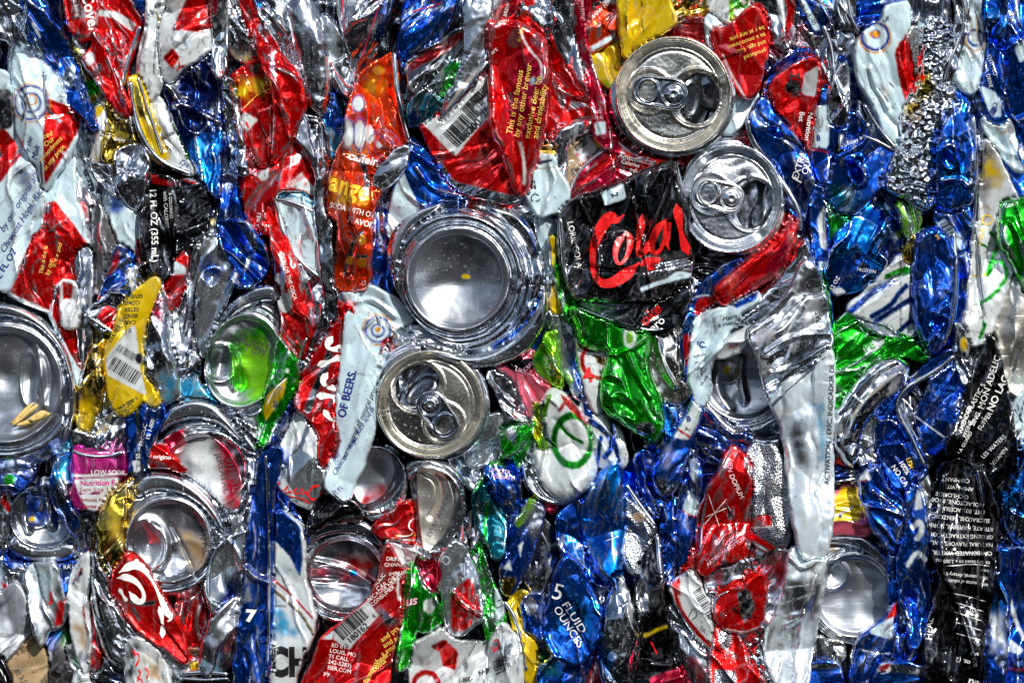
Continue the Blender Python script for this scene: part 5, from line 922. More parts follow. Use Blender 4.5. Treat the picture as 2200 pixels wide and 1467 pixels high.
c('pleated pale can end with black label box, bottom centre', 6, 'E', '1058,1365 1080,1340 1110,1370 1120,1420 1118,1500 1055,1500 1056,1420', 85, 1.1, p=['s* 1060,1380 1100,1380 1100,1420 1070,1440'], t=[('LITER', 1062, 1440, 16, 15, 'K'), ('0', 1082, 1440, 13, 5, 'K'), ('R', 1062, 1400, 18, 50, 'R')], inks=[('K', 1.5, '1058,1420 1085,1410 1088,1436 1060,1448'), ('R', 3, '1060,1375 1072,1370 1072,1385 1060,1400')], lam=.6)
c('green can fold topped by a silver ridge, centre low', 6, 'G', '1035,1180 1050,1240 1075,1290 1082,1325 1078,1350 1056,1390 1042,1340 1036,1280', -82, 1., p=['W 1062,1265 1082,1262 1084,1320 1066,1335', 'S~6 1030,1120 1045,1200 1058,1245'], lam=.6, inks=[('K', 2, '1068,1290 1080,1286'), ('K', 2, '1068,1305 1080,1300')])
c('green and teal can column with dotted pattern, centre low', 6.2, 'T', '1016,1070 1035,1030 1060,1022 1080,1060 1085,1120 1082,1185 1065,1200 1050,1160 1030,1130', -75, .9, p=['G~7 1048,1080 1040,1140 1050,1200', 'G 1014,1060 1030,1020 1048,970 1056,1000 1035,1040'], lam=.7)
c('blue printed can with white capital fragments, centre low', 6.5, 'B', '1048,1002 1075,990 1108,1000 1116,1050 1112,1092 1090,1095 1072,1070 1050,1040', -70, 1.2, p=['G 1048,972 1075,972 1085,1000 1052,1002', 'S@ 1092,1080,8,0'], t=[('UP, CITR', 1050, 1012, 12, -8, 'P'), ('NZOATE', 1055, 1024, 12, -8, 'P')], lam=.7)
c('dark blue green and yellow can with tall white initials, centre low', 6.0, 'V', '1085,1130 1110,1098 1130,1072 1165,1085 1160,1130 1140,1190 1118,1235 1095,1280 1080,1270 1078,1200', 65, .8, p=['L 1104,1120 1140,1064 1155,1068 1148,1100 1112,1135', 'S* 1140,1090 1178,1095 1150,1160 1130,1150', 'Q 1076,1240 1105,1238 1110,1245 1090,1285 1078,1275', 'E! 1080,1220 1095,1200 1100,1225', 'E! 1112,1172 1125,1160 1118,1195'], cr=['8 4 1110,1110 1090,1150 1085,1200'], bulge=26)
c('small silver can base showing a broken ring, centre low', 4.6, 'g', '1125,1240 1148,1160 1165,1110 1190,1140 1195,1200 1175,1240 1160,1290', 80, .8, rim=[(3.5, '1160,1140 1178,1170 1172,1200 1150,1240'), (3, '1150,1205 1155,1222 1145,1230')])
c('yellow can strip with bent top, bottom centre', 5.4, 'Y', '1095,1285 1130,1268 1135,1300 1145,1360 1152,1420 1155,1480 1130,1460 1118,1400 1105,1340', -80, .8, rim=[(5, '1082,1290 1105,1320 1122,1380 1130,1440')], wear=.15)
c('small navy and white square can patch, bottom centre', 6.1, 'V', '1125,1290 1140,1278 1165,1278 1166,1330 1162,1380 1150,1360 1128,1345', 88, .8, p=['H@ 1140,1300,13,0,.7'], lam=.6)
c('white pear shaped can with a green ringed letter, centre', 6.3, 'E', '1152,890 1170,855 1184,836 1214,852 1240,884 1264,940 1278,1000 1270,1026 1236,1060 1205,1076 1168,1040 1152,1000', -65, 1.0,
  p=['G@ 1230,945,40,12,.75', 'G~7 1200,905 1215,930 1250,950', 'L~9 1165,900 1180,850', 'L~12 1150,870 1155,930 1175,955', 'R 1202,845 1228,860 1262,900 1272,920 1245,900 1215,870', 'R~7 1202,880 1220,852'], cr=['9 5 1175,960 1160,1030', '-5 5 1190,900 1220,930 1260,1000'], rim=[(4, '1150,1030 1165,1060 1205,1082'), (4, '1205,1082 1245,1062 1276,1035')], bulge=30, edge=34, wear=.2)
c('creamy white glowing can lens left of the green ringed can, centre', 6.1, 'S', '1122,985 1135,940 1150,960 1165,1000 1190,1060 1200,1080 1165,1070 1135,1045', -70, .5, bulge=24, rim=[(3.5, '1122,990 1130,1040 1160,1070 1200,1082')])
c('dark red sliver under the green ringed can, centre', 5.4, 'A', '1140,1060 1180,1080 1198,1088 1188,1100 1165,1088', -30, .5)
c('pink can scrap with a black printed edge, centre', 6.2, 'P', '1062,778 1100,770 1142,754 1160,785 1180,838 1160,870 1150,905 1138,880 1120,835 1098,805', -60, .7, p=['K 1062,776 1100,772 1148,768 1152,790 1120,802 1100,795', 'P~6 1062,770 1140,765'], t=[('LIKE A UN', 1106, 795, 13, -22, 'P'), ('LIQUID', 1122, 803, 11, 40, 'P')], wear=.5)
c('silver crushed can neck right of the open lid below the middle, centre', 5.9, 'S', '1045,800 1080,795 1105,812 1130,860 1145,905 1130,920 1100,905 1078,860', -60, 1., dents=[(1118, 870, 14, 12, .6)], bulge=26)
c('pale silver dotted can wall beneath the pink scrap, centre', 4.8, 'H', '1040,900 1075,890 1110,920 1120,960 1080,990 1040,1000 1010,1000 1000,980', 30, 1.)
c('lime green dotted can flake, centre', 6.3, 'L', '1146,775 1165,745 1182,710 1195,760 1202,800 1208,835 1190,825 1160,805', -75, .9, p=['E@ 1172,770,4,2', 'E@ 1176,785,4,2', 'E@ 1185,800,5,2.5', 'G* 1146,775 1170,740 1165,790'])
c('emerald can fold with a silver scraped mouth, centre', 6.2, 'G', '1078,920 1110,915 1148,912 1140,940 1128,980 1110,1005 1082,990', 40, 1.3, p=['S@ 1098,932,13,0'], lam=.6)
c('yellow green bent strip left of the green ringed can, centre', 6.5, 'L', '1152,870 1162,872 1158,920 1172,950 1182,958 1165,962 1148,930', -80, .9, p=['Y* 1152,880 1165,880 1160,930 1152,930'], lam=.5)
c('broad green can with a smooth dented body, right of centre', 6.7, 'G', '1228,662 1250,655 1300,678 1350,700 1396,712 1392,760 1388,800 1412,850 1422,890 1416,930 1404,950 1370,925 1300,880 1292,850 1300,800 1310,745 1270,750 1245,730', -72, .7,
  p=['E@ 1352,725,14,0,.6', 'L@ 1352,725,8,0,.6', 'S@ 1385,920,20,0,1.4'], dents=[(1320, 830, 24, 12), (1340, 870, 26, 12)], cr=['10 5 1390,720 1360,745 1330,760', '9 5 1350,760 1370,810 1395,850'], bulge=34, edge=38, wear=.25)
c('white can with a red ring and number four, right of centre', 6.4, 'E', '1240,722 1262,735 1300,742 1312,760 1306,810 1298,860 1284,890 1266,850 1250,790', -78, .6, p=['R@ 1286,775,36,9,1', 'Q 1236,722 1256,738 1244,752', 'Q 1274,760 1300,770 1300,785 1284,780'], t=[('4', 1254, 822, 44, 10, 'R', {'bold': .03})], bulge=24, wear=.3)
c('silver and blue can strip left of the number four can, centre right', 5.8, 'H', '1190,560 1205,640 1222,700 1242,770 1262,850 1240,855 1215,800 1196,740 1185,670', -75, .8, p=['B* 1222,740 1250,760 1258,830 1235,830', 'V 1240,845 1262,850 1290,930 1262,930'])
c('thin green seam fold between the big round bottom and the black cola can', 6.7, 'G', '1185,500 1200,560 1215,620 1235,670 1232,700 1215,670 1196,600 1186,560', -70, 1., lam=.5, p=['Y 1180,490 1196,520 1190,580 1178,575', 'L* 1196,590 1215,640 1210,650'])
c('white strip with blue edge above the green seam, centre', 5.3, 'W', '1160,462 1186,470 1192,540 1182,620 1170,690 1160,640 1162,560', -86, .8)
c('yellow curved can splinter, centre', 6.1, 'Y', '1182,640 1190,610 1200,655 1205,668 1192,668', -70, .5)
c('white can with blue capital strokes under the number four can, right of centre', 5.8, 'E', '1255,850 1290,890 1330,925 1345,990 1330,1010 1285,1000 1262,960 1245,900', -70, .7, p=['V~12 1268,905 1300,925 1318,955 1300,980', 'V~9 1312,900 1328,990', 'V 1250,862 1275,880 1272,900 1255,890', 'V~9 1282,1000 1290,940', 'R~2 1250,850 1272,840'], bulge=20)
c('warm silver wavy can rim right of the green can, centre right', 5.8, 'w', '1396,712 1418,700 1440,690 1452,740 1470,800 1490,835 1470,860 1440,862 1420,850 1398,790', -75, .9, cr=['10 6 1410,720 1420,780 1450,830'], bulge=28, rim=[(3.5, '1392,770 1408,840 1424,900 1424,960')])
c('warm grey bottle green edged can fold behind the cola can, right of centre', 5.2, 'w', '1440,690 1475,640 1485,680 1482,760 1472,790 1452,740', 80, .8)
c('bright blue can sliver with a white stripe, right of centre', 5.7, 'b', '1415,790 1430,780 1440,850 1452,900 1462,960 1440,985 1425,920 1420,850', -80, .8, lam=.6)
c('blue can with half of a red white globe, right of centre', 6.1, 'V', '1470,690 1488,660 1512,608 1545,580 1590,555 1600,575 1550,640 1500,660 1490,700 1484,780 1494,820 1475,810 1464,760', 75, .9, p=['R 1466,720 1482,715 1488,800 1470,780', 'E~4 1486,640 1520,632 1560,645', 'b* 1466,650 1482,640 1484,700 1468,700', 'R 1490,665 1500,640 1540,636 1560,648 1500,682'], bulge=26)
c('tapering shiny red can pressed under the stamped lid, right of centre', 6.5, 'R', '1535,625 1560,600 1612,555 1655,530 1692,470 1712,440 1706,500 1690,555 1650,600 1600,628 1570,640 1552,655', 45, .8, p=['A 1640,580 1695,500 1690,555 1650,600'], bulge=32, wear=.25)
c('black wedge with a grey triangle under the stamped lid, right of centre', 5, 'K', '1480,540 1520,560 1585,555 1560,580 1520,600 1500,590', -10, .5, p=['g! 1508,545 1528,548 1518,578'])
c('smooth silver arc of a can shoulder right of the red taper', 5.7, 'S', '1560,690 1600,650 1650,620 1700,560 1728,500 1745,560 1738,620 1700,650 1640,672 1600,700 1530,715', 35, .7, bulge=34, edge=40, p=['K~3 1625,655 1650,640'])
c('crumpled white paper like can label with tiny black print, right of centre', 6.4, 'W', '1494,690 1530,672 1568,655 1600,640 1632,628 1618,650 1585,672 1562,705 1545,745 1530,770 1518,800 1525,840 1510,870 1496,850 1482,820 1488,740', 62, 1.2, t=[('admin', 1490, 768, 11, 10, 'K'), ('ion. I', 1492, 782, 10, 12, 'K'), ('uffer', 1494, 796, 10, 12, 'K'), ('of quani', 1498, 815, 10, 45, 'K'), ('th sub', 1508, 828, 10, 55, 'K'), ('IC.', 1496, 745, 18, -5, 'N', {'bold': .03}), ('Mairis', 1552, 690, 13, 15, 'K', {'shear': .3}), ('A Hom', 1542, 705, 12, 15, 'K')], lam=.7, p=['B 1572,655 1628,625 1620,645 1580,662', 'N@ 1612,640,3,0'])
c('folded pale silver tab with a red mark, right of centre', 6.1, 'E', '1530,760 1545,735 1600,705 1625,695 1605,730 1582,755 1545,765', 25, .9, t=[('TOP', 1566, 752, 12, 20, 'R')])
c('tall bright silver strip with black lettering running up its right edge, right of centre', 7.6, 'I', '1655,862 1690,822 1745,795 1784,745 1784,850 1782,1000 1784,1100 1772,1188 1722,1196 1704,1110 1694,1000 1684,910', 88, .8,
  p=['s* 1700,900 1725,900 1730,1000 1710,1000', 'C* 1750,870 1765,870 1765,1000'],
  t=[('ACTIVATION / ERÍC. INDICADOR DE', 1780, 1040, 15, 88, 'K', {'bold': .01, 'sx': 1.05})], bulge=20, wear=0, mat='worn_can', rim=[(3, '1660,866 1700,826 1776,762')])
c('crushed silver fan scratched with white lines and lettered ETAPAS, right of centre', 7.1, 'S', '1606,712 1640,690 1690,640 1728,560 1752,580 1770,650 1784,745 1745,800 1690,826 1655,868 1640,800', 40, 1.2,
  p=['W~2 1640,720 1720,650', 'W~2 1660,690 1735,690', 'W~2 1680,730 1730,640', 'k* 1700,760 1740,740 1720,780', 'W~1.5 1700,620 1745,680'], t=[('ETAPAS', 1768, 722, 16, 98, 'K', {'bold': .01})], mat='worn_can', wear=0, cr=['14 6 1640,760 1700,720 1776,716', '12 5 1655,800 1700,790 1770,745'])
c('scratched silver strip continuing to the bottom edge, right', 6.9, 'I', '1698,1180 1740,1172 1772,1178 1766,1260 1752,1330 1740,1400 1722,1500 1690,1500 1662,1450 1640,1380 1682,1290', 75, 1.1, p=['g* 1690,1240 1765,1240 1750,1320 1680,1310', 'W~1.5 1690,1200 1765,1210', 'W~1.5 1690,1215 1765,1220', 'W~1.5 1695,1232 1765,1228', 'W~1.5 1680,1260 1760,1250', 'W~1.5 1660,1300 1750,1270', 'W~1.5 1650,1330 1720,1310', 'W~1.5 1670,1370 1740,1350', 'W~1.5 1700,1290 1720,1400'], mat='worn_can', cr=['10 5 1700,1320 1740,1310 1690,1340', '10 5 1690,1190 1725,1225 1765,1190'])
c('dark crackled silver foil like can, bottom right of centre', 5.9, 's', '1600,1400 1640,1365 1665,1345 1690,1400 1705,1470 1680,1500 1620,1500 1605,1450', 30, 1.9, mat='crinkled_foil', lam=.6)
c('grey can with fine embossed pattern and red bands, right of centre low', 6.1, 's', '1608,970 1625,955 1662,958 1680,1000 1690,1080 1692,1170 1665,1170 1640,1180 1605,1145 1608,1060', 88, .6, mat='embossed_aluminium', p=['g 1655,960 1680,1000 1692,1170 1665,1170 1655,1080', 'R 1606,1112 1656,1104 1656,1130 1606,1132', 'K~4 1606,1110 1655,1102', 'W~3 1606,1134 1655,1130', 'R~13 1602,1145 1640,1165 1672,1185', 'W~3 1602,1155 1640,1178 1665,1196'])
c('vivid red can with silver seam lines and white small print, right of centre low', 6.4, 'R', '1560,975 1575,960 1590,972 1608,1000 1606,1080 1606,1160 1600,1192 1545,1205 1508,1236 1500,1180 1500,1110 1520,1050 1545,1015', 70, 1.2, t=[('DOPIUM', 1565, 1020, 15, -65, 'W'), ('COLA CO', 1562, 1170, 11, 35, 'P'), ('BOTTLER', 1564, 1182, 11, 35, 'P'), ('ARTIFICIAL', 1520, 1215, 11, 40, 'P'), ('HEN', 1562, 985, 14, -88, 'P')], rim=[(2.4, '1528,1035 1510,1100 1504,1180 1502,1220'), (2.2, '1566,990 1556,1030 1556,1080 1572,1100')], inks=[('W', 1.4, '1515,1110 1560,1090'), ('W', 1.2, '1510,1130 1560,1070'), ('W', 1.2, '1520,1060 1545,1130')], bulge=26)
c('narrow plain red can sleeve at the left foot of the vivid red can', 5.9, 'R', '1480,1150 1498,1140 1502,1220 1480,1290 1462,1260 1470,1200', 80, .9, lam=.6)
c('silver square fold under the vivid red can, right of centre low', 5.5, 'S', '1515,1240 1545,1208 1602,1196 1608,1240 1580,1262 1545,1265 1525,1290', 20, .8, p=['A* 1515,1240 1545,1215 1550,1260'])
c('red ringed diet can loop with grey hatching, right of centre bottom', 6.3, 'R', '1532,1300 1545,1270 1572,1262 1600,1262 1605,1232 1640,1238 1645,1280 1632,1340 1600,1355 1565,1350 1540,1330', 30, .8, p=['s 1582,1270 1605,1262 1622,1300 1612,1325 1590,1318', 'K~4 1574,1305 1600,1328 1622,1325', 'W~3 1560,1350 1600,1358 1632,1345', 'C@ 1652,1222,16,0,1.2'], rim=[(3, '1565,1268 1540,1280 1532,1305 1545,1328 1562,1318')], bulge=26)
c('white barcode diet can with red border, bottom right of centre', 6.1, 'E', '1440,1260 1470,1235 1490,1225 1502,1262 1520,1290 1545,1345 1560,1380 1540,1400 1500,1370 1462,1310', -60, .5, p=['R~9 1448,1250 1455,1300 1490,1350 1530,1390', 'R 1440,1260 1460,1235 1462,1280', 'W~2 1440,1290 1470,1340'], bar=[(1488, 1270, 85, 36, -60, 0, 'K')], t=[('0', 1524, 1382, 14, 60, 'K')], inks=[('g', 2, '1478,1325 1490,1300 1500,1320 1485,1330')])
c('silver can wall curving below the barcode diet can, bottom right of centre', 5.5, 's', '1438,1290 1460,1340 1500,1380 1530,1410 1525,1460 1540,1500 1500,1500 1470,1430 1442,1370', -60, .8, p=['A* 1480,1410 1520,1450 1500,1480'], bulge=30)
c('red and grey hatched diet can curl, bottom right of centre', 6.2, 'R', '1545,1335 1575,1345 1590,1380 1602,1430 1640,1460 1650,1500 1530,1500 1528,1420 1535,1380', -65, .8, p=['s@ 1558,1370,14,0,.6', 's 1535,1435 1580,1440 1582,1500 1535,1500', 'K~4 1530,1385 1560,1410 1580,1408', 'W~3 1540,1350 1552,1390 1575,1402'], mat='embossed_aluminium', bulge=26)
# blues lower right of centre
c('wide electric blue can with frosted dents, right of centre low', 6.2, 'b', '1262,1062 1290,1020 1332,992 1334,1100 1334,1230 1318,1250 1290,1235 1262,1170 1250,1110', 80, 1.0, p=['B* 1262,1100 1330,1080 1330,1200 1290,1200'], inks=[('W', 1, '1330,1150 1300,1160')], bulge=30, mat='worn_can')
c('dark royal blue can knuckled with dents, right of centre low', 5.9, 'V', '1198,1110 1225,1080 1258,1075 1268,1140 1290,1200 1318,1222 1330,1238 1310,1262 1280,1250 1235,1225 1205,1180', -60, 1.2, p=['b* 1225,1150 1250,1180 1290,1225 1240,1210', 'W~2 1230,1160 1240,1200 1280,1240'], bulge=28)
c('glossy blue can printed 5 FLUID OUNCES, bottom centre right', 6.6, 'B', '1215,1192 1235,1205 1262,1250 1288,1310 1285,1362 1270,1400 1240,1425 1185,1400 1172,1350 1182,1290 1195,1235', -65, 1.0, p=['b* 1210,1260 1270,1300 1270,1360 1200,1340', 'N@ 1192,1395,8,4'], t=[('5', 1182, 1282, 50, -15, 'W'), ('FLUID', 1206, 1296, 23, -57, 'W', {'sx': 1.25}), ('OUNCES', 1188, 1306, 23, -57, 'W', {'sx': 1.1})], bulge=28, edge=36, wear=.2, g=2.6)
c('dark blue crumpled can foot, bottom centre right', 5.7, 'V', '1160,1405 1185,1395 1240,1420 1272,1402 1262,1440 1240,1500 1158,1500', 60, 1.2, p=['T* 1160,1410 1200,1410 1200,1450 1165,1450'])
c('red and white curved can edge, bottom right of centre', 5.2, 'R', '1245,1500 1262,1440 1280,1400 1290,1440 1285,1500', 75, .7, p=['W~4 1262,1500 1275,1450 1284,1410'])
c('grey silver can edge right of the FLUID OUNCES can', 5.4, 's', '1232,1190 1262,1235 1300,1260 1310,1300 1292,1330 1280,1290 1255,1240', -60, .9, rim=[(4, '1228,1185 1258,1240 1284,1300 1292,1330')])
c('grey can wall grained like leather, right of centre low', 5.6, 's', '1334,1062 1352,1080 1382,1105 1408,1135 1395,1170 1382,1210 1368,1236 1345,1215 1334,1180', -60, .5, mat='embossed_aluminium', rim=[(5, '1345,1040 1375,1085 1408,1130')], p=['U@ 1372,1110,12,0,1.2'])
c('glossy black can folded lengthwise, bottom right of centre', 6, 'K', '1372,1260 1380,1210 1402,1165 1415,1150 1418,1220 1425,1300 1440,1350 1450,1400 1420,1412 1385,1400 1362,1375 1355,1320', 82, .9, p=['S* 1372,1220 1395,1280 1410,1290 1378,1300', 'Y~8 1390,1362 1410,1352 1430,1345', 'Y@ 1385,1362,5,0'], t=[('2653', 1356, 1318, 12, 18, 'W')], rim=[(5, '1412,1150 1418,1230 1422,1300 1424,1312')], inks=[('R', 3, '1398,1376 1412,1405')])
c('silver pinecone shaped fold, bottom right of centre', 6.4, 'S', '1330,1228 1345,1270 1362,1330 1372,1395 1362,1420 1350,1500 1306,1500 1290,1430 1284,1370 1294,1310 1312,1260', 86, 1.2, p=['T* 1284,1330 1300,1310 1305,1400 1290,1400', 'b* 1284,1400 1310,1400 1312,1500 1290,1480'], bulge=32, lam=.8)
c('dark can foot with a wide red patch, bottom edge right of centre', 5.5, 'K', '1362,1420 1400,1412 1440,1405 1462,1430 1500,1470 1505,1500 1350,1500', 10, .8, p=['A 1396,1455 1440,1440 1466,1426 1500,1480 1400,1500'])
c('navy crumpled can behind the white and blue cap, right of centre', 5.7, 'V', '1365,980 1390,965 1412,1010 1440,1050 1448,1090 1428,1115 1405,1100 1380,1060', -55, 1.2, p=['B* 1365,980 1385,975 1395,1040', 'E@ 1395,990,5,0'], lam=.7)
c('blue can with a silver white neck and red belt marked B A, right of centre', 6.4, 'B', '1402,1015 1420,975 1450,930 1480,885 1496,848 1508,858 1502,900 1480,960 1462,1000 1448,1055 1420,1062 1408,1040', 60, .8, p=['E 1445,940 1475,890 1496,850 1508,858 1500,905 1478,945', 'R~4 1450,918 1480,938', 'S* 1402,1030 1448,1040 1444,1060 1420,1064', 'U* 1420,975 1445,960 1430,1000'], t=[('B', 1474, 905, 17, 8, 'N', {'bold': .03}), ('A-', 1470, 925, 13, 0, 'K')], bulge=30, wear=.3)
c('metallic blue can crease running down, right of centre low', 5.9, 'B', '1430,1085 1448,1070 1462,1085 1462,1150 1450,1220 1432,1262 1424,1200 1426,1130', 86, 1.3, lam=.6)
c('blue can with a white and red collar, right of centre low', 6, 'V', '1462,1060 1480,1020 1492,985 1505,1010 1502,1060 1506,1110 1498,1140 1480,1170 1462,1220 1460,1130', 84, .8, p=['W 1466,1090 1482,1050 1502,1080 1505,1112 1470,1104', 'R~3 1466,1096 1485,1108 1505,1114', 'W 1482,970 1495,985 1492,1040 1482,1020'], lam=.7)
c('blue black can cluster below the tiny print label, right of centre', 5.2, 'N', '1496,870 1525,890 1560,930 1620,940 1610,965 1570,975 1545,1000 1510,1010 1498,960', -30, 1.2, p=['B* 1510,880 1560,930 1610,950 1540,920', 'R~3 1508,880 1530,910'], lam=.7)
c('dark navy hollow can with curved lines, right of centre low', 4.6, 'N', '1480,960 1540,930 1560,960 1550,1020 1520,1060 1500,1100 1490,1040', 80, .7, p=['s~2 1540,940 1545,980 1530,1030', 's~2 1552,940 1556,980'])
c('orange red scrap between the silver strip and the arch, right', 5, 'r', '1782,940 1800,925 1812,955 1840,1000 1782,990', -30, .8, p=['D 1782,960 1830,985 1782,990'])
c('dark navy can side above the yellow and pink band, right', 4.4, 'N', '1780,985 1840,985 1880,1000 1870,1080 1835,1060 1812,1050 1780,1100', 30, .8, p=['s~10 1830,1010 1835,1060 1858,1130'])
c('navy can lettered LEMON 100% NO CAL upside tilt, right', 6.5, 'V', '1890,960 1920,955 1968,955 1982,985 1965,1010 1948,1040 1920,1048 1900,1000', -60, .5, t=[('LEM', 1944, 984, 14, -70, 'Y', {'bold': .02}), ('100%', 1928, 992, 15, -58, 'W', {'bold': .01}), ('NO CA', 1912, 1002, 16, -55, 'W', {'bold': .01})], bulge=22, wear=.15)
c('silver pinched fold above the large blue can, right', 6, 'S', '1825,960 1860,940 1885,965 1880,985 1862,1002 1845,990', -50, 1., lam=.6)
c('large rippled deep blue can with a white shoulder stripe, lower right', 6.3, 'V', '1842,1030 1862,1005 1900,1000 1925,1050 1948,1100 1950,1112 1930,1150 1925,1190 1900,1165 1868,1120 1848,1080', -62, .9, p=['E 1845,1020 1862,1005 1870,1030 1845,1032', 'R~3 1844,1034 1860,1030'], cr=['9 5 1860,1085 1900,1090 1945,1112', '8 5 1870,1050 1910,1080 1945,1110'], bulge=30)
c('bright blue can with very large white letters running up it, lower right', 6.4, 'B', '1945,1045 1965,1040 1980,1060 1984,1130 1990,1200 1994,1290 1985,1340 1960,1400 1945,1330 1930,1250 1928,1190 1950,1130', 86, .9, p=['E! 1962,1095 1968,1050 1976,1055 1980,1090', 'E~12 1960,1130 1975,1115 1978,1140 1968,1155', 'E~10 1948,1212 1968,1180 1985,1200', 'E 1975,1240 1985,1270 1988,1290 1978,1260', 'V* 1930,1250 1950,1250 1960,1360 1950,1360'], bulge=28, lam=.8, dents=[(1955, 1285, 22, 14, .6)])
c('deep blue folded can under the letter can, lower right', 5.7, 'V', '1912,1180 1930,1190 1938,1260 1952,1330 1968,1400 1950,1440 1925,1420 1915,1340', -82, .9, rim=[(3.5, '1950,1320 1968,1370 1962,1410 1940,1425')], lam=.7)
c('silver can side with dotted code next to the black can, lower right', 5.6, 'S', '1955,1010 1975,1000 1995,1020 2012,1060 2008,1120 2002,1170 1990,1150 1980,1080', -75, .8, p=['w* 1955,1000 1990,1030 1990,1080', 'A 1990,1178 2000,1175 2016,1220 2005,1218'], inks=[('K', 1.5, '1988,1045 1992,1060'), ('K', 1.5, '1998,1050 2002,1080')])
c('glossy navy can with a white and red shoulder by the pitted bottom, lower right', 6.1, 'V', '1828,1440 1838,1400 1852,1370 1880,1350 1905,1330 1925,1290 1932,1300 1920,1340 1915,1400 1905,1430 1880,1460 1840,1500', 60, 1.1, p=['W 1868,1352 1888,1340 1920,1320 1914,1372 1870,1360', 'R 1900,1330 1932,1280 1925,1322', 'E~4 1852,1395 1880,1402 1910,1402'], lam=.8, bulge=28)
c('blue can top with a round white edged emblem, bottom right', 6.5, 'V', '1868,1500 1880,1455 1895,1425 1940,1422 1990,1432 1998,1462 2000,1500', 5, .6, p=['S 1905,1424 1990,1434 1996,1450 1900,1440', 'E@ 1896,1434,16,0,1.4', 'R 1884,1428 1912,1422 1905,1434 1886,1440', 'N~4 1884,1442 1900,1440', 'b* 1890,1455 1990,1458 1990,1475 1890,1475'], bulge=26)
c('blue can shoulder, bottom edge right of the silver strip', 5.9, 'V', '1732,1430 1760,1422 1798,1425 1808,1450 1805,1500 1732,1500', 0, .8, p=['s 1732,1426 1800,1424 1798,1434 1732,1436'], bulge=28)
c('torn grey tin corner with dark hollows, lower right', 5.2, 'g', '1738,1370 1765,1370 1785,1400 1790,1425 1735,1430', 75, 1.6, lam=.5)
c('silver gold scrap under the pitted bottom, lower right', 4.8, 'w', '1775,1375 1810,1385 1815,1415 1790,1428 1770,1400', -40, 1.2, lam=.6)
# ------------------------------------------------------------------ left side, middle and low
c('yellow can with a tilted barcode and stacked black words, left', 6.4, 'Y', '335,596 342,612 325,650 308,690 302,740 304,790 316,820 345,866 330,870 308,852 280,885 262,890 240,860 230,800 228,765 248,715 262,665 290,632', 68, .5,
  p=['E 229,768 282,702 292,700 298,740 302,790 318,850 262,822 232,805', 'S@ 300,770,8,0,.7'], t=[('SEVEN', 308, 632, 12, 182, 'K', {'bold': .01}), ('COMPA', 302, 646, 12, 182, 'K', {'bold': .01}), ('ESTER', 300, 660, 12, 182, 'K', {'bold': .01}), ('BENZ', 298, 674, 12, 182, 'K', {'bold': .01}), ('CAR', 294, 688, 12, 182, 'K', {'bold': .01}), ('WATER', 240, 738, 13, 55, 'K', {'bold': .01}), ('(PRES', 250, 712, 12, 55, 'K'), ('60', 246, 768, 14, 235, 'K'), ('0', 284, 706, 12, 182, 'K'), ('1-800-696-5891', 296, 850, 12, 210, 'K', {'bold': .01}), ('CONSUMER', 286, 866, 12, 210, 'K'), ('SE REC', 280, 880, 12, 210, 'K')], bar=[(232, 790, 70, 30, -32, 0, 'K'), (250, 752, 45, 16, -32, 0, 'K')], bulge=22, wear=.15, g=2.6)
c('long crumpled amber can strip, left', 6, 'Q', '205,745 232,726 234,770 222,820 208,870 198,922 165,912 168,860 186,800 196,760', 72, 1.4, p=['Y* 180,850 210,850 195,920 165,910'], lam=.6, inks=[('K', 1, '175,885 190,890')])
c('silver can corner with a red square and a white letter N, left', 6.1, 'S', '188,678 215,650 240,632 268,635 265,668 250,702 244,718 215,705', 30, .8, p=['R 208,682 228,654 254,665 245,712', 'B~3 205,650 235,640'], t=[('N', 242, 686, 20, -30, 'W', {'bold': .04})], rim=[(5, '182,676 210,692 244,715')], bulge=24)
c('blue and white netted can scrap, left', 5.4, 'V', '218,632 232,600 255,590 275,622 268,640 240,640 215,650', 30, .9, p=['E~2 225,640 240,615 262,608', 'E~2 232,645 255,622 270,620', 'R 195,640 215,628 216,648 195,660'])
c('small blue and red striped can piece, left', 5, 'V', '228,600 240,560 252,525 272,540 282,560 262,590 255,600', 60, 1., p=['R 228,600 242,552 254,535 256,555 245,598', 'E@ 258,545,3,0', 'L@ 270,610,8,0'], lam=.6)
c('white flank with a red corner between the dark cans, left', 4.9, 'W', '222,420 262,425 295,425 305,480 300,540 298,580 275,548 250,500', -72, .6, p=['R 292,512 302,512 302,580 290,575', 'V* 235,428 262,425 260,445 235,450'])
c('dark brown speckled oval can side, left', 4.8, 'k', '205,440 238,445 255,490 252,545 235,590 218,635 198,622 196,560 198,490', 85, .6, p=['A~3 212,480 210,520 218,540'], bulge=26, mat='dusty_can')
c('grey folded ribbon beside the dark oval can, left', 5.2, 's', '166,540 192,530 196,600 190,670 198,760 188,800 172,760 164,660', 88, .9, bulge=26)
c('oval silver pocket behind the amber strip, left', 4.3, 's', '190,690 215,715 215,740 200,790 188,800', 80, .6)
c('white can tab with a grass green spot, left', 5, 'E', '262,570 285,560 295,600 300,630 278,622 265,600', -70, .8, p=['G@ 270,606,8,0'])  # small round green spot on the tab
c('tall silver can with a red smear and aqua foot, left', 5.8, 'S', '332,602 345,600 356,640 358,700 366,760 384,820 388,850 372,870 350,868 318,815 304,780 306,700 320,650', -85, .8, p=['A* 322,640 345,630 350,690 330,690', 'C* 340,800 380,800 386,850 360,868', 'K~3 318,690 322,740', 'K~2 318,720 328,700'], bulge=30, edge=34)
c('red and white pinched can, left', 5.4, 'R', '355,590 370,560 395,535 400,570 396,600 380,640 362,675 354,640', 70, .8, p=['W 356,580 376,560 400,575 398,590 360,592', 'S* 350,560 370,556 368,580'])
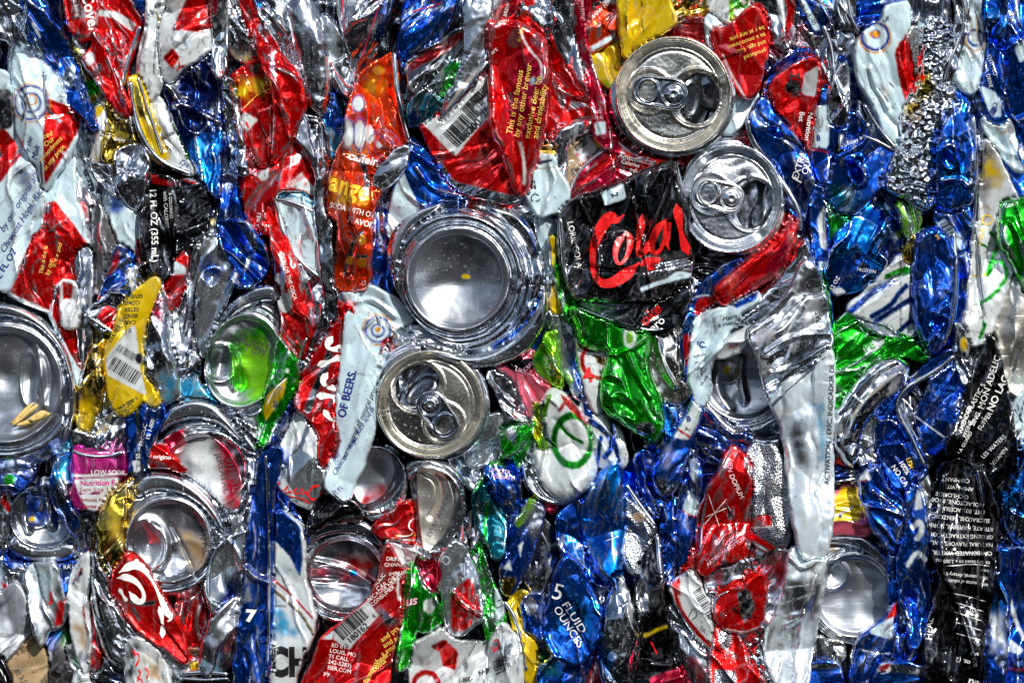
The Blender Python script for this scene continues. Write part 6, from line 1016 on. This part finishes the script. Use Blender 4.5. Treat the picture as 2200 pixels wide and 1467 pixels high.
c('gold brown can piece above the yellow can, left', 5.6, 'Q', '300,575 318,565 335,590 340,600 318,622 298,635 296,605', -60, 1.0, lam=.6, p=['k 300,570 318,565 330,585 310,600'])
c('silver ridge with a dark hole, left of the grey brushed can', 5.4, 'S', '400,512 440,500 432,560 415,620 408,680 404,740 392,790 372,740 360,690 380,640 400,590', 78, .9, bulge=24, rim=[(3.5, '440,505 432,560 412,640 400,720')])
c('silver vertical ripple beside the aqua foot, left', 5.3, 's', '402,690 425,700 428,770 425,800 400,830 380,800 372,750', -85, 1., p=['U~4 405,770 400,810'])
c('brushed grey can with blue dent and dotted code, left of the green bottom', 5.5, 'H', '440,505 478,508 500,560 502,600 478,660 458,720 440,770 428,740 424,650 432,570', 72, .6, dents=[(455, 595, 24, 12, 1.8)], p=['B* 435,560 470,565 475,590 440,590'], t=[('A8B2HTH', 478, 650, 16, 82, 'g')], bulge=26)
c('crumpled blue can with white stripes, left of centre', 6.2, 'V', '474,505 480,480 535,480 560,520 578,560 565,590 540,612 510,615 498,600 512,575 484,540', -50, 1.3, p=['E~7 536,552 528,580', 'E~7 508,588 500,612', 's@ 540,530,15,0,1.2'], lam=.7)
c('dark blue lower sleeve behind the crumpled blue can, left of centre', 4.6, 'N', '470,420 530,420 545,500 560,600 500,620 480,660 490,560', 85, .8)
c('silver vertical bars between the red ribbon and the white crest can', 4.9, 'S', '640,540 690,600 705,640 712,700 690,740 665,715 655,640', -75, .9, inks=[('A', 2, '660,600 675,650 672,700')], bulge=26)
c('silver scissor like seams left of the red swirl can', 5.9, 's', '700,600 722,620 730,680 700,725 690,770 650,800 640,780 665,740 690,690', 78, .9, rim=[(3, '660,725 645,760 638,800'), (3.5, '702,560 716,620 722,680')])
c('teal blue metal fold over the arch of the pink bottom, left', 5.4, 'C', '352,880 378,850 400,818 415,800 432,840 462,870 440,885 400,878', 45, .8, p=['S* 400,860 440,870 430,885 400,880'])
c('silver can shell below the yellow can, left', 5, 'S', '205,860 225,810 235,850 240,880 250,905 235,920 215,915 198,920', 70, 1., p=['b@ 205,918,8,0'])
c('torn silver can mouth with ragged edges, left', 5.9, 'S', '215,905 240,895 262,885 272,905 265,935 262,968 225,965 210,935', 50, 2.0, lam=.45, sharp=1.7)
c('magenta can with a nutrition panel and low sodium words, left', 6.2, 'M', '157,966 190,974 240,974 267,967 267,1084 215,1092 160,1088', 85, .4, p=['E~6 158,1020 200,1022 262,1016', 'E 162,1028 262,1024 240,1065 198,1105 170,1060', 'M~5 175,1059 215,1058', 'E@ 188,1045,14,4'], t=[('LOW SODIUM', 197, 1018, 14, -1, 'W'), ('Nutrition F', 175, 1042, 16, 1, 'M', {'bold': .02}), ('Serv Size 1 C', 174, 1055, 14, 0, 'D'), ('Amount Per', 174, 1075, 11, -2, 'D', {'bold': .01}), ('alories', 180, 1090, 11, 0, 'D', {'bold': .02})], rim=[(5, '156,968 190,980 240,980 266,970')], bulge=24, wear=.2)
c('silver rounded neck above the magenta can, left', 5.8, 'S', '160,930 175,918 215,922 218,950 250,965 262,968 240,978 190,976 158,966', 0, .7, bulge=26)
c('blue can with vertical white fine print, left of the pink bottom', 6.3, 'V', '276,890 292,872 320,868 348,870 345,900 330,940 316,968 314,1020 305,1030 285,1020 280,960', 82, 1.1, p=['S~6 296,880 300,940 300,1010', 'E 285,990 300,985 304,1030 290,1020'], t=[('1% 1-800', 322, 945, 12, 75, 'W'), ('PRODUC', 308, 958, 12, 78, 'W'), ('SS', 302, 985, 13, 88, 'W')], lam=.7)
c('red label wedge with the word original, left of the pink bottom', 6.25, 'R', '314,990 330,962 350,952 365,985 400,1008 395,1015 340,1012 315,1008', -20, .5, t=[('original', 330, 984, 13, -3, 'W', {'bold': .01})], bulge=12)
c('gold can curved like a horn, lower left', 6.5, 'Q', '210,1128 222,1090 245,1060 275,1030 292,1022 290,1060 276,1100 262,1130 266,1165 278,1190 262,1225 248,1240 225,1200', 65, 1., p=['Y* 240,1100 262,1100 262,1160 245,1150'], bulge=30, rim=[(4, '288,1030 258,1070 222,1110 218,1150 228,1200 248,1238')], wear=.2)
c('red can with flowing white script, lower left', 6.8, 'R', '276,1188 295,1198 318,1225 342,1270 370,1318 390,1355 402,1410 400,1422 372,1400 330,1372 292,1340 268,1298 242,1260 252,1225', -52, .7,
  p=['s~9 285,1290 312,1296 332,1292', 's~6 288,1302 300,1328'], inks=[('W', 13, '258,1228 290,1208 318,1222 340,1260 356,1300 372,1328 362,1332'), ('W', 11, '254,1240 272,1236 295,1245 312,1268 312,1288 298,1292 280,1268'), ('W', 9, '292,1200 300,1206'), ('W', 9, '344,1300 350,1320 352,1350 350,1368'), ('W', 7, '258,1262 275,1290')], bulge=26, wear=.3, g=2.6)
c('broad silver can hip curving down, lower left', 5.8, 'S', '194,1205 208,1178 232,1235 252,1262 268,1300 295,1345 330,1378 300,1392 282,1400 275,1440 240,1420 215,1360 200,1290', -62, .8, bulge=34, edge=40)
c('silver edge loop under the red script can, lower left', 5.6, 'S', '300,1355 360,1400 400,1424 408,1450 380,1500 330,1500 345,1440 320,1400', -40, .8, bulge=24)
c('silver diet cola can with faded red script, lower left', 6.4, 'E', '275,1385 290,1368 315,1375 340,1398 355,1430 372,1500 282,1500 274,1440', -80, .6, p=['U* 310,1410 340,1420 350,1460 320,1460', 'S* 275,1380 300,1380 290,1450 276,1450'], inks=[('R', 3, '284,1400 292,1390 290,1408'), ('R', 3.4, '292,1430 302,1415 300,1398 290,1405'), ('R', 3.4, '296,1455 306,1445 300,1435'), ('R', 3.4, '300,1475 310,1465 304,1452 296,1462'), ('R', 3, '312,1430 322,1440 318,1455')], bulge=26)
c('blue metal tube fold beside the magenta can, lower left', 6.2, 'B', '122,985 156,972 154,1010 160,1050 170,1095 172,1140 160,1150 140,1115 120,1080 110,1040', -78, 1., p=['C* 125,990 150,985 148,1040 122,1030', 's@ 138,1055,17,0,.6'], bulge=30)
c('crushed silver can with a red letter J, lower left', 6, 'S', '58,1220 85,1212 122,1212 130,1260 140,1310 132,1340 100,1352 90,1388 75,1345 66,1280', -75, 1., p=['R 124,1290 142,1285 135,1340 118,1345', 'J* 65,1215 118,1215 120,1290 80,1290'], t=[('J', 108, 1290, 30, 0, 'R', {'bold': .03})], bulge=26, mat='worn_can')
c('small blue can bit with letters RAT beside the letter J can, lower left', 5.6, 'B', '122,1210 160,1205 156,1250 150,1300 138,1310 130,1260', 85, .9, t=[('RAT', 136, 1222, 13, 5, 'W')], lam=.6)
c('thin white and red can edge with stripes running down, lower left', 6.1, 'E', '160,1230 178,1200 190,1190 188,1240 182,1290 190,1340 188,1410 185,1450 168,1400 155,1330 150,1280', 88, 1., p=['A~3 160,1245 178,1220', 'N~4 158,1252 176,1230', 'R~3 180,1300 186,1350', 'U* 160,1340 185,1340 185,1420'], lam=.6)
c('red white and black striped sliver, lower left', 5.4, 'R', '185,1290 196,1300 202,1360 212,1410 205,1440 190,1420 186,1350', -85, 1., p=['K~7 188,1312 196,1340 200,1360', 'W~3 190,1380 205,1390'], lam=.5)
c('grey dusty can flank, lower left edge', 5.2, 's', '-30,1300 0,1280 35,1252 60,1300 76,1345 40,1380 10,1420 -30,1420', 50, .7, mat='dusty_can', bulge=24)
c('brown muddy flat can end with faint marks, bottom left corner', 5, 'U', '-30,1420 0,1418 30,1385 70,1345 85,1370 96,1420 90,1500 -30,1500', 30, .5, mat='dusty_can', t=[('02 A2H', 30, 1440, 14, -60, 'g')], wear=0)
c('black ribbed scrap, bottom left corner', 5.6, 'K', '-30,1408 0,1415 22,1460 10,1500 -30,1500', -60, .6, inks=[('W', 2.2, '2,1436 8,1450'), ('W', 2.2, '10,1448 14,1462'), ('W', 2.2, '-4,1428 2,1440')])
c('dark crumple next to the brown end, lower left', 4.8, 'k', '88,1400 100,1355 135,1345 142,1400 160,1440 150,1500 92,1500', 60, 1.3, mat='dusty_can', p=['G* 130,1350 160,1360 150,1400', 'B* 90,1370 125,1350 110,1380'])  # dark base colour with soft green and blue tints
c('small white bottle cap shape with a zero, bottom left', 6, 'E', '160,1450 175,1440 188,1452 190,1500 158,1500', 0, .4, t=[('0', 164, 1480, 24, -80, 'K', {'bold': .02})], p=['G* 150,1400 170,1410 165,1445'])
c('green white folded sliver above the cap shape, bottom left', 5.5, 'E', '145,1390 160,1385 178,1420 185,1448 170,1442 155,1430', -60, 1., p=['G~4 150,1395 165,1430'], lam=.5)
c('dark blue and black mixed scrap under the broad silver hip, bottom left', 4.6, 'k', '195,1360 230,1400 275,1440 280,1500 190,1500', -40, 1.6, p=['B@ 240,1460,14,0', 'R@ 200,1420,8,0', 'S* 210,1440 240,1450 230,1490'], lam=.5)
c('silver can strip with sharp black letters BE, left of the long blue column', 6.0, 'S', '505,960 528,955 545,985 552,1030 545,1100 532,1130 522,1090 512,1030', -80, 1., t=[('E', 520, 1025, 34, 85, 'K', {'bold': .05}), ('B E S O', 520, 1040, 12, -80, 'K')], lam=.6)
c('silver sheath right of the pink bottom, left of centre', 5.5, 'S', '496,900 520,905 560,930 566,980 545,975 520,950', -45, 1.2, lam=.6)
c('blue grey can shoulder with oval opening, left of centre low', 5.9, 'H', '436,1180 450,1140 480,1110 528,1085 538,1120 532,1200 522,1270 500,1295 462,1320 444,1270', 70, .6, rim=[(4.5, '532,1140 490,1155 458,1190 445,1240 450,1300'), (4, '448,1290 460,1310 468,1318')], dents=[(480, 1230, 46, 20, .7)], p=['N* 480,1250 520,1220 520,1280 470,1310'], bulge=26)
c('worn silver twist crossing below the blue grey shoulder, left of centre low', 6.2, 'S', '430,1440 440,1380 455,1340 475,1310 510,1285 522,1290 515,1330 480,1370 462,1400 450,1450', 62, 1., mat='worn_can', bulge=26)
c('dark pinkish shards above the bottle ring, bottom left of centre', 4.7, 'g', '460,1400 500,1350 512,1340 508,1420 500,1500 440,1500', 75, 1.6, p=['A* 480,1370 505,1360 500,1440', 'C* 455,1420 470,1410 465,1450'], lam=.5)
c('red and green sliver pile under the red script can, bottom left', 4.8, 'R', '392,1360 425,1380 432,1410 430,1440 400,1440 402,1400', 20, 1., p=['G@ 420,1400,12,0,1.4', 'Y 402,1425 432,1415 430,1435 405,1440'], lam=.6)
c('dark red side of the dented round bottom, lower left', 5, 'D', '380,1290 420,1270 436,1280 440,1330 425,1380 400,1370 385,1330', 80, .8, p=['S~4 430,1300 420,1340 430,1375', 'A* 380,1290 410,1280 400,1300'])
c('black neck ring with a flat silver rim, bottom left of centre', 6, 'K', '390,1458 440,1452 492,1456 490,1500 390,1500', 0, .3, rim=[(5, '388,1446 440,1442 492,1447'), (4, '388,1456 440,1460 492,1456')], bulge=14)
c('blue twisted foil scrap and silver strip at the left edge, low', 5, 'V', '-30,1000 40,1000 75,1005 60,1030 40,1060 10,1050 -30,1060', -20, 1.3, p=['S* -10,1000 30,1000 20,1040', 'G@ 20,1030,12,0'], lam=.6)
c('silver and red edge piece, left edge low', 4.7, 'S', '-30,1050 5,1050 28,1100 20,1130 12,1190 30,1260 -30,1290', 80, 1., p=['R 0,1050 10,1060 26,1100 22,1110 0,1080', 'S~3 10,1060 30,1100', 'R 0,1250 15,1255 10,1275'])
c('blue band with silver crumples under the dusty folded bottom, lower left', 5.2, 'V', '12,1185 80,1205 150,1205 160,1215 90,1222 50,1225 15,1215', -5, 1.2, lam=.6, p=['S* 30,1215 60,1220 50,1250'])
c('silver crease column below the blue band, lower left', 4.9, 'S', '18,1215 55,1225 68,1280 78,1345 88,1400 75,1390 40,1320', -65, 1.2, p=['U~3 50,1250 75,1340'], lam=.6)
c('cyan wall left of the magenta can, left', 4.8, 'C', '118,990 130,960 158,930 160,965 130,1000', 60, .8)
c('dull blue sliver behind the green seam, between the large round bottom and the cola can', 4.2, 'B', '1150,600 1185,580 1200,660 1190,760 1150,780 1120,760', 80, 1.2, lam=.6, p=['S* 1150,620 1175,600 1180,700'])
c('silver side wall between the open middle lid and the bent pale can end', 4.2, 'S', '990,930 1050,940 1060,1010 1030,1060 1000,1040 960,990', -60, 1.3)
c('dark blue printed slivers left of the broad green can, centre', 3.8, 'V', '1190,850 1250,840 1300,900 1300,1000 1250,1000', -70, 1.2)
c('silver crumple left of the column with dotted pattern, centre low', 4.1, 'S', '985,1130 1020,1090 1040,1180 1045,1260 1030,1300 1000,1230', 85, 1.4, p=['K@ 1008,1160,8,0,.4', 'R~4 990,1130 1000,1190'], t=[('BEER', 1010, 1180, 13, 85, 'K')])
c('rose red fold under the bent pale can end, centre low', 4.3, 'A', '890,1190 950,1170 965,1210 950,1280 920,1260', -50, 1.1)
c('silver rims tucked between the dotted silver bottom and the dark oval one', 4.0, 's', '870,1190 910,1220 940,1300 880,1300 850,1240', -60, 1.4)
c('dark red and silver scraps at the foot of the white square can patch, bottom centre', 4.0, 'D', '1100,1380 1170,1360 1190,1440 1170,1500 1100,1500', 80, 1.4, p=['S* 1120,1400 1170,1390 1160,1460', 'Y@ 1140,1450,10,0'])
c('grey silver side behind the FLUID OUNCES can and the yellow strip', 4.1, 's', '1150,1240 1200,1170 1220,1220 1190,1300 1165,1400 1145,1350', 80, 1.3)
c('deep blue folded scraps between the royal blue can and the leather grained wall', 4.0, 'V', '1320,1000 1400,980 1410,1080 1390,1200 1330,1300 1290,1250', 85, 1.4)
c('silver and blue folds under the sliver with the white stripe, right of centre', 3.9, 'S', '1395,900 1460,860 1510,900 1500,1010 1430,1040 1380,1000', 70, 1.4, p=['B* 1400,920 1440,900 1430,1000', 'K* 1460,900 1500,950 1480,1000'])
c('black shard between the vivid red can and the grey embossed can', 3.9, 'k', '1590,1150 1640,1150 1660,1240 1600,1260 1560,1220', 60, 1.3)
c('silver tangle right of the diet can loop, bottom right of centre', 4.6, 'S', '1610,1180 1690,1170 1710,1260 1680,1340 1630,1350 1640,1260', 60, 1.5, p=['A* 1640,1190 1690,1180 1680,1260'])
c('silver crumple at the lower left of the scratched silver strip', 4.2, 'S', '1600,1340 1660,1330 1650,1420 1600,1440 1580,1380', 40, 1.5)
c('dark silver folds above the nested rims, top right', 4.1, 's', '1690,100 1780,110 1790,220 1750,240 1700,160', -70, 1.4)
c('blue grey folds between the arrow head fold and the pale beer can, upper right', 4.2, 'H', '1815,130 1850,160 1890,260 1900,330 1850,320 1820,240', -75, 1.4, p=['K* 1830,250 1880,280 1870,310'])
c('silver folds below the narrow crest can, upper right', 4.1, 'S', '2010,190 2110,190 2110,320 2080,330 2060,240', -75, 1.4, p=['B* 2040,200 2080,210 2060,240'])
c('blue wall right of the tall pale can, right edge', 4.2, 'V', '2150,240 2230,260 2230,440 2190,430 2160,340', -70, 1.3, p=['b* 2190,280 2230,300 2230,380'])
c('blue shards between the large dark blue can and the pale can, right', 4.1, 'B', '2040,450 2100,440 2100,620 2070,760 2040,740 2050,600', 86, 1.4)
c('silver shards between the pale can and the pointed black can, right', 4.1, 'S', '2050,720 2120,710 2110,800 2060,900 2040,840', 70, 1.4)
c('navy shards left of the long black drink can panel, lower right', 4.0, 'N', '1960,1150 2030,1000 2020,1200 2000,1420 1950,1440', 85, 1.3, p=['g* 1990,1240 2010,1300 1990,1420'])
c('blue grey shards at the far right edge above the silver dented cap', 4.2, 'H', '2150,820 2230,800 2230,980 2160,1020', 80, 1.4, p=['V* 2180,860 2230,850 2230,960', 'K* 2160,900 2190,920 2170,1000'])
c('crushed silver between the blue cans, bottom right corner', 3.9, 'S', '2090,1180 2180,1160 2180,1500 2080,1500', 88, 1.4, p=['V* 2100,1200 2160,1200 2160,1400'])
c('silver pleats between the crest can and the dark curved end, left', 4.1, 'S', '130,260 250,240 240,420 180,560 130,480', -75, 1.3, p=['W* 140,280 180,290 170,400', 'R* 150,420 190,430 180,500'])
c('dark folds left of the black 12 ounce can', 4.0, 'g', '240,380 330,360 330,560 270,600 230,500', 85, 1.5, p=['A* 250,400 280,410 270,470', 'S* 280,440 310,450 300,540'])
c('silver folds right of the navy dented can, upper left', 4.1, 'S', '450,280 540,260 560,520 480,540', 86, 1.4, p=['V* 470,300 520,300 520,480', 'R* 520,360 550,360 550,480'])
c('red and silver folds behind the long tapering red ribbon', 4.0, 'D', '540,480 680,420 690,640 640,780 560,660', -75, 1.3, p=['S* 620,500 680,500 680,620', 'A* 560,560 600,560 590,640'])
c('blue and silver folds behind the orange can, left of centre', 4.1, 'B', '680,340 830,300 850,620 760,660 700,560', 85, 1.3, p=['S* 780,360 840,340 840,560', 'L* 705,480 725,480 720,540', 'Y* 715,500 730,500 728,560'])
c('silver folds over the big round bottom, top centre', 4.4, 'S', '820,420 960,390 1150,430 1190,520 1160,560 900,520', 10, 1.2, p=['A* 1050,440 1110,450 1100,480', 'K* 960,400 1060,420 1040,440'])
c('silver folds under the white crest can and red swirl can, centre left', 4.1, 'S', '640,680 700,600 780,640 860,760 840,860 760,860 640,820', 70, 1.3)
c('silver folds between the red script can and the long blue column', 4.0, 'S', '400,1120 540,1050 560,1300 500,1460 400,1460', 80, 1.4, p=['N* 440,1300 500,1260 490,1400'])
c('dark folds between the gold horn can and the dusty bottom, lower left', 4.0, 'k', '150,1060 230,1050 240,1260 200,1420 150,1400', 88, 1.5, p=['R* 180,1180 210,1180 205,1300', 'S* 155,1120 180,1120 175,1240'])
c('steel blue folds above the dented round bottom, lower left', 4.0, 'H', '300,840 560,820 580,1000 560,1120 300,1060', 10, 1.2, p=['K* 500,900 560,920 550,1040', 'E* 520,960 545,970 540,1040'])
c('blue folds under the yellow barcode can, left', 4.1, 'V', '150,880 340,860 340,1000 200,1040 140,1000', 60, 1.4, p=['S* 200,900 280,900 260,960'])
c('red silver folds right of the gold verse can, top', 4.0, 'S', '1100,-30 1340,-30 1340,320 1180,330 1150,140', -80, 1.3, p=['A* 1200,40 1250,60 1240,180', 'R* 1160,260 1210,270 1190,320'])
c('dark red folds around the upper right lid', 4.0, 'D', '1290,40 1560,40 1640,240 1600,340 1300,400', 30, 1.1, p=['S* 1300,120 1340,130 1330,200', 'g* 1560,200 1620,220 1580,300'])
c('grey folds around the stamped lid and under the cola can', 4.0, 's', '1420,300 1640,300 1760,420 1740,620 1500,720 1430,660', 60, 1.3, p=['V* 1660,360 1740,400 1720,500', 'R* 1600,560 1680,540 1640,620'])
c('silver folds between the white label and the arch of the right can', 3.0, 'S', '1480,640 1740,560 1760,760 1700,980 1500,980', 70, 1.3, p=['V* 1500,850 1560,860 1620,940'])
# dry leaf caught in the left can bottom
def leaf():
    root = thing('dry_leaf', 'dry yellow blade of straw leaf lying in the big can bottom at the left edge', 'leaf', 70, 890, 0, None)
    H0 = 7.0*LAYER-18
    for k, bp in enumerate(['18,912 40,890 62,868 75,862 60,885 40,905', '22,914 55,885 80,866 84,872 62,892 35,912', '30,914 70,896 100,884 112,888 85,906 50,916', '60,900 90,880 106,884 96,898 72,908']):
        P = resample(chaikin(pts(bp), 2, .2), 3)
        sheet('blade', P, lambda X, Y, d, k=k: H0+6*k+4*np.clip(d/4, 0, 1)+1.5*np.sin(X/2.2+Y/3), 'l', (), 2., 'dusty_can', root, thick=2, clamp=False)
QUEUE.append((7.5, 5000, leaf))
# ------------------------------------------------------------------ deeper layer that closes the gaps
def deep():
    P = [(-130, -130), (2330, -130), (2330, 1597), (-130, 1597)]
    def h(X, Y, d):
        v = X+30*noise(X/160, Y/220, 900)
        a = 60*np.abs(noise(v/55, Y/260, 901))+40*np.abs(noise(v/28, Y/90, 902))+50*noise(X/140, Y/160, 903)
        return 10-1.3*a
    o, _, _ = sheet('packed_cans', P, h, 's', DEEP, 6, 'bare_aluminium', None, depth=60, seed=99)
    o['label'] = 'deeper mass of crushed cans seen in the gaps between the front ones'; o['category'] = 'scrap metal'; o['kind'] = 'stuff'
_rd = random.Random(5)
DEEP = []
for _i in range(110):
    _x, _y = _rd.uniform(-50, 2250), _rd.uniform(-50, 1500)
    _k = _rd.choice('RBVKDN' if _x > 1200 else 'RWNKDs')
    DEEP.append('%s* %d,%d %d,%d %d,%d %d,%d' % (_k, _x, _y-70, _x+32, _y-10, _x+12, _y+80, _x-28, _y+20))
QUEUE.append((-99, 0, deep))
flush()
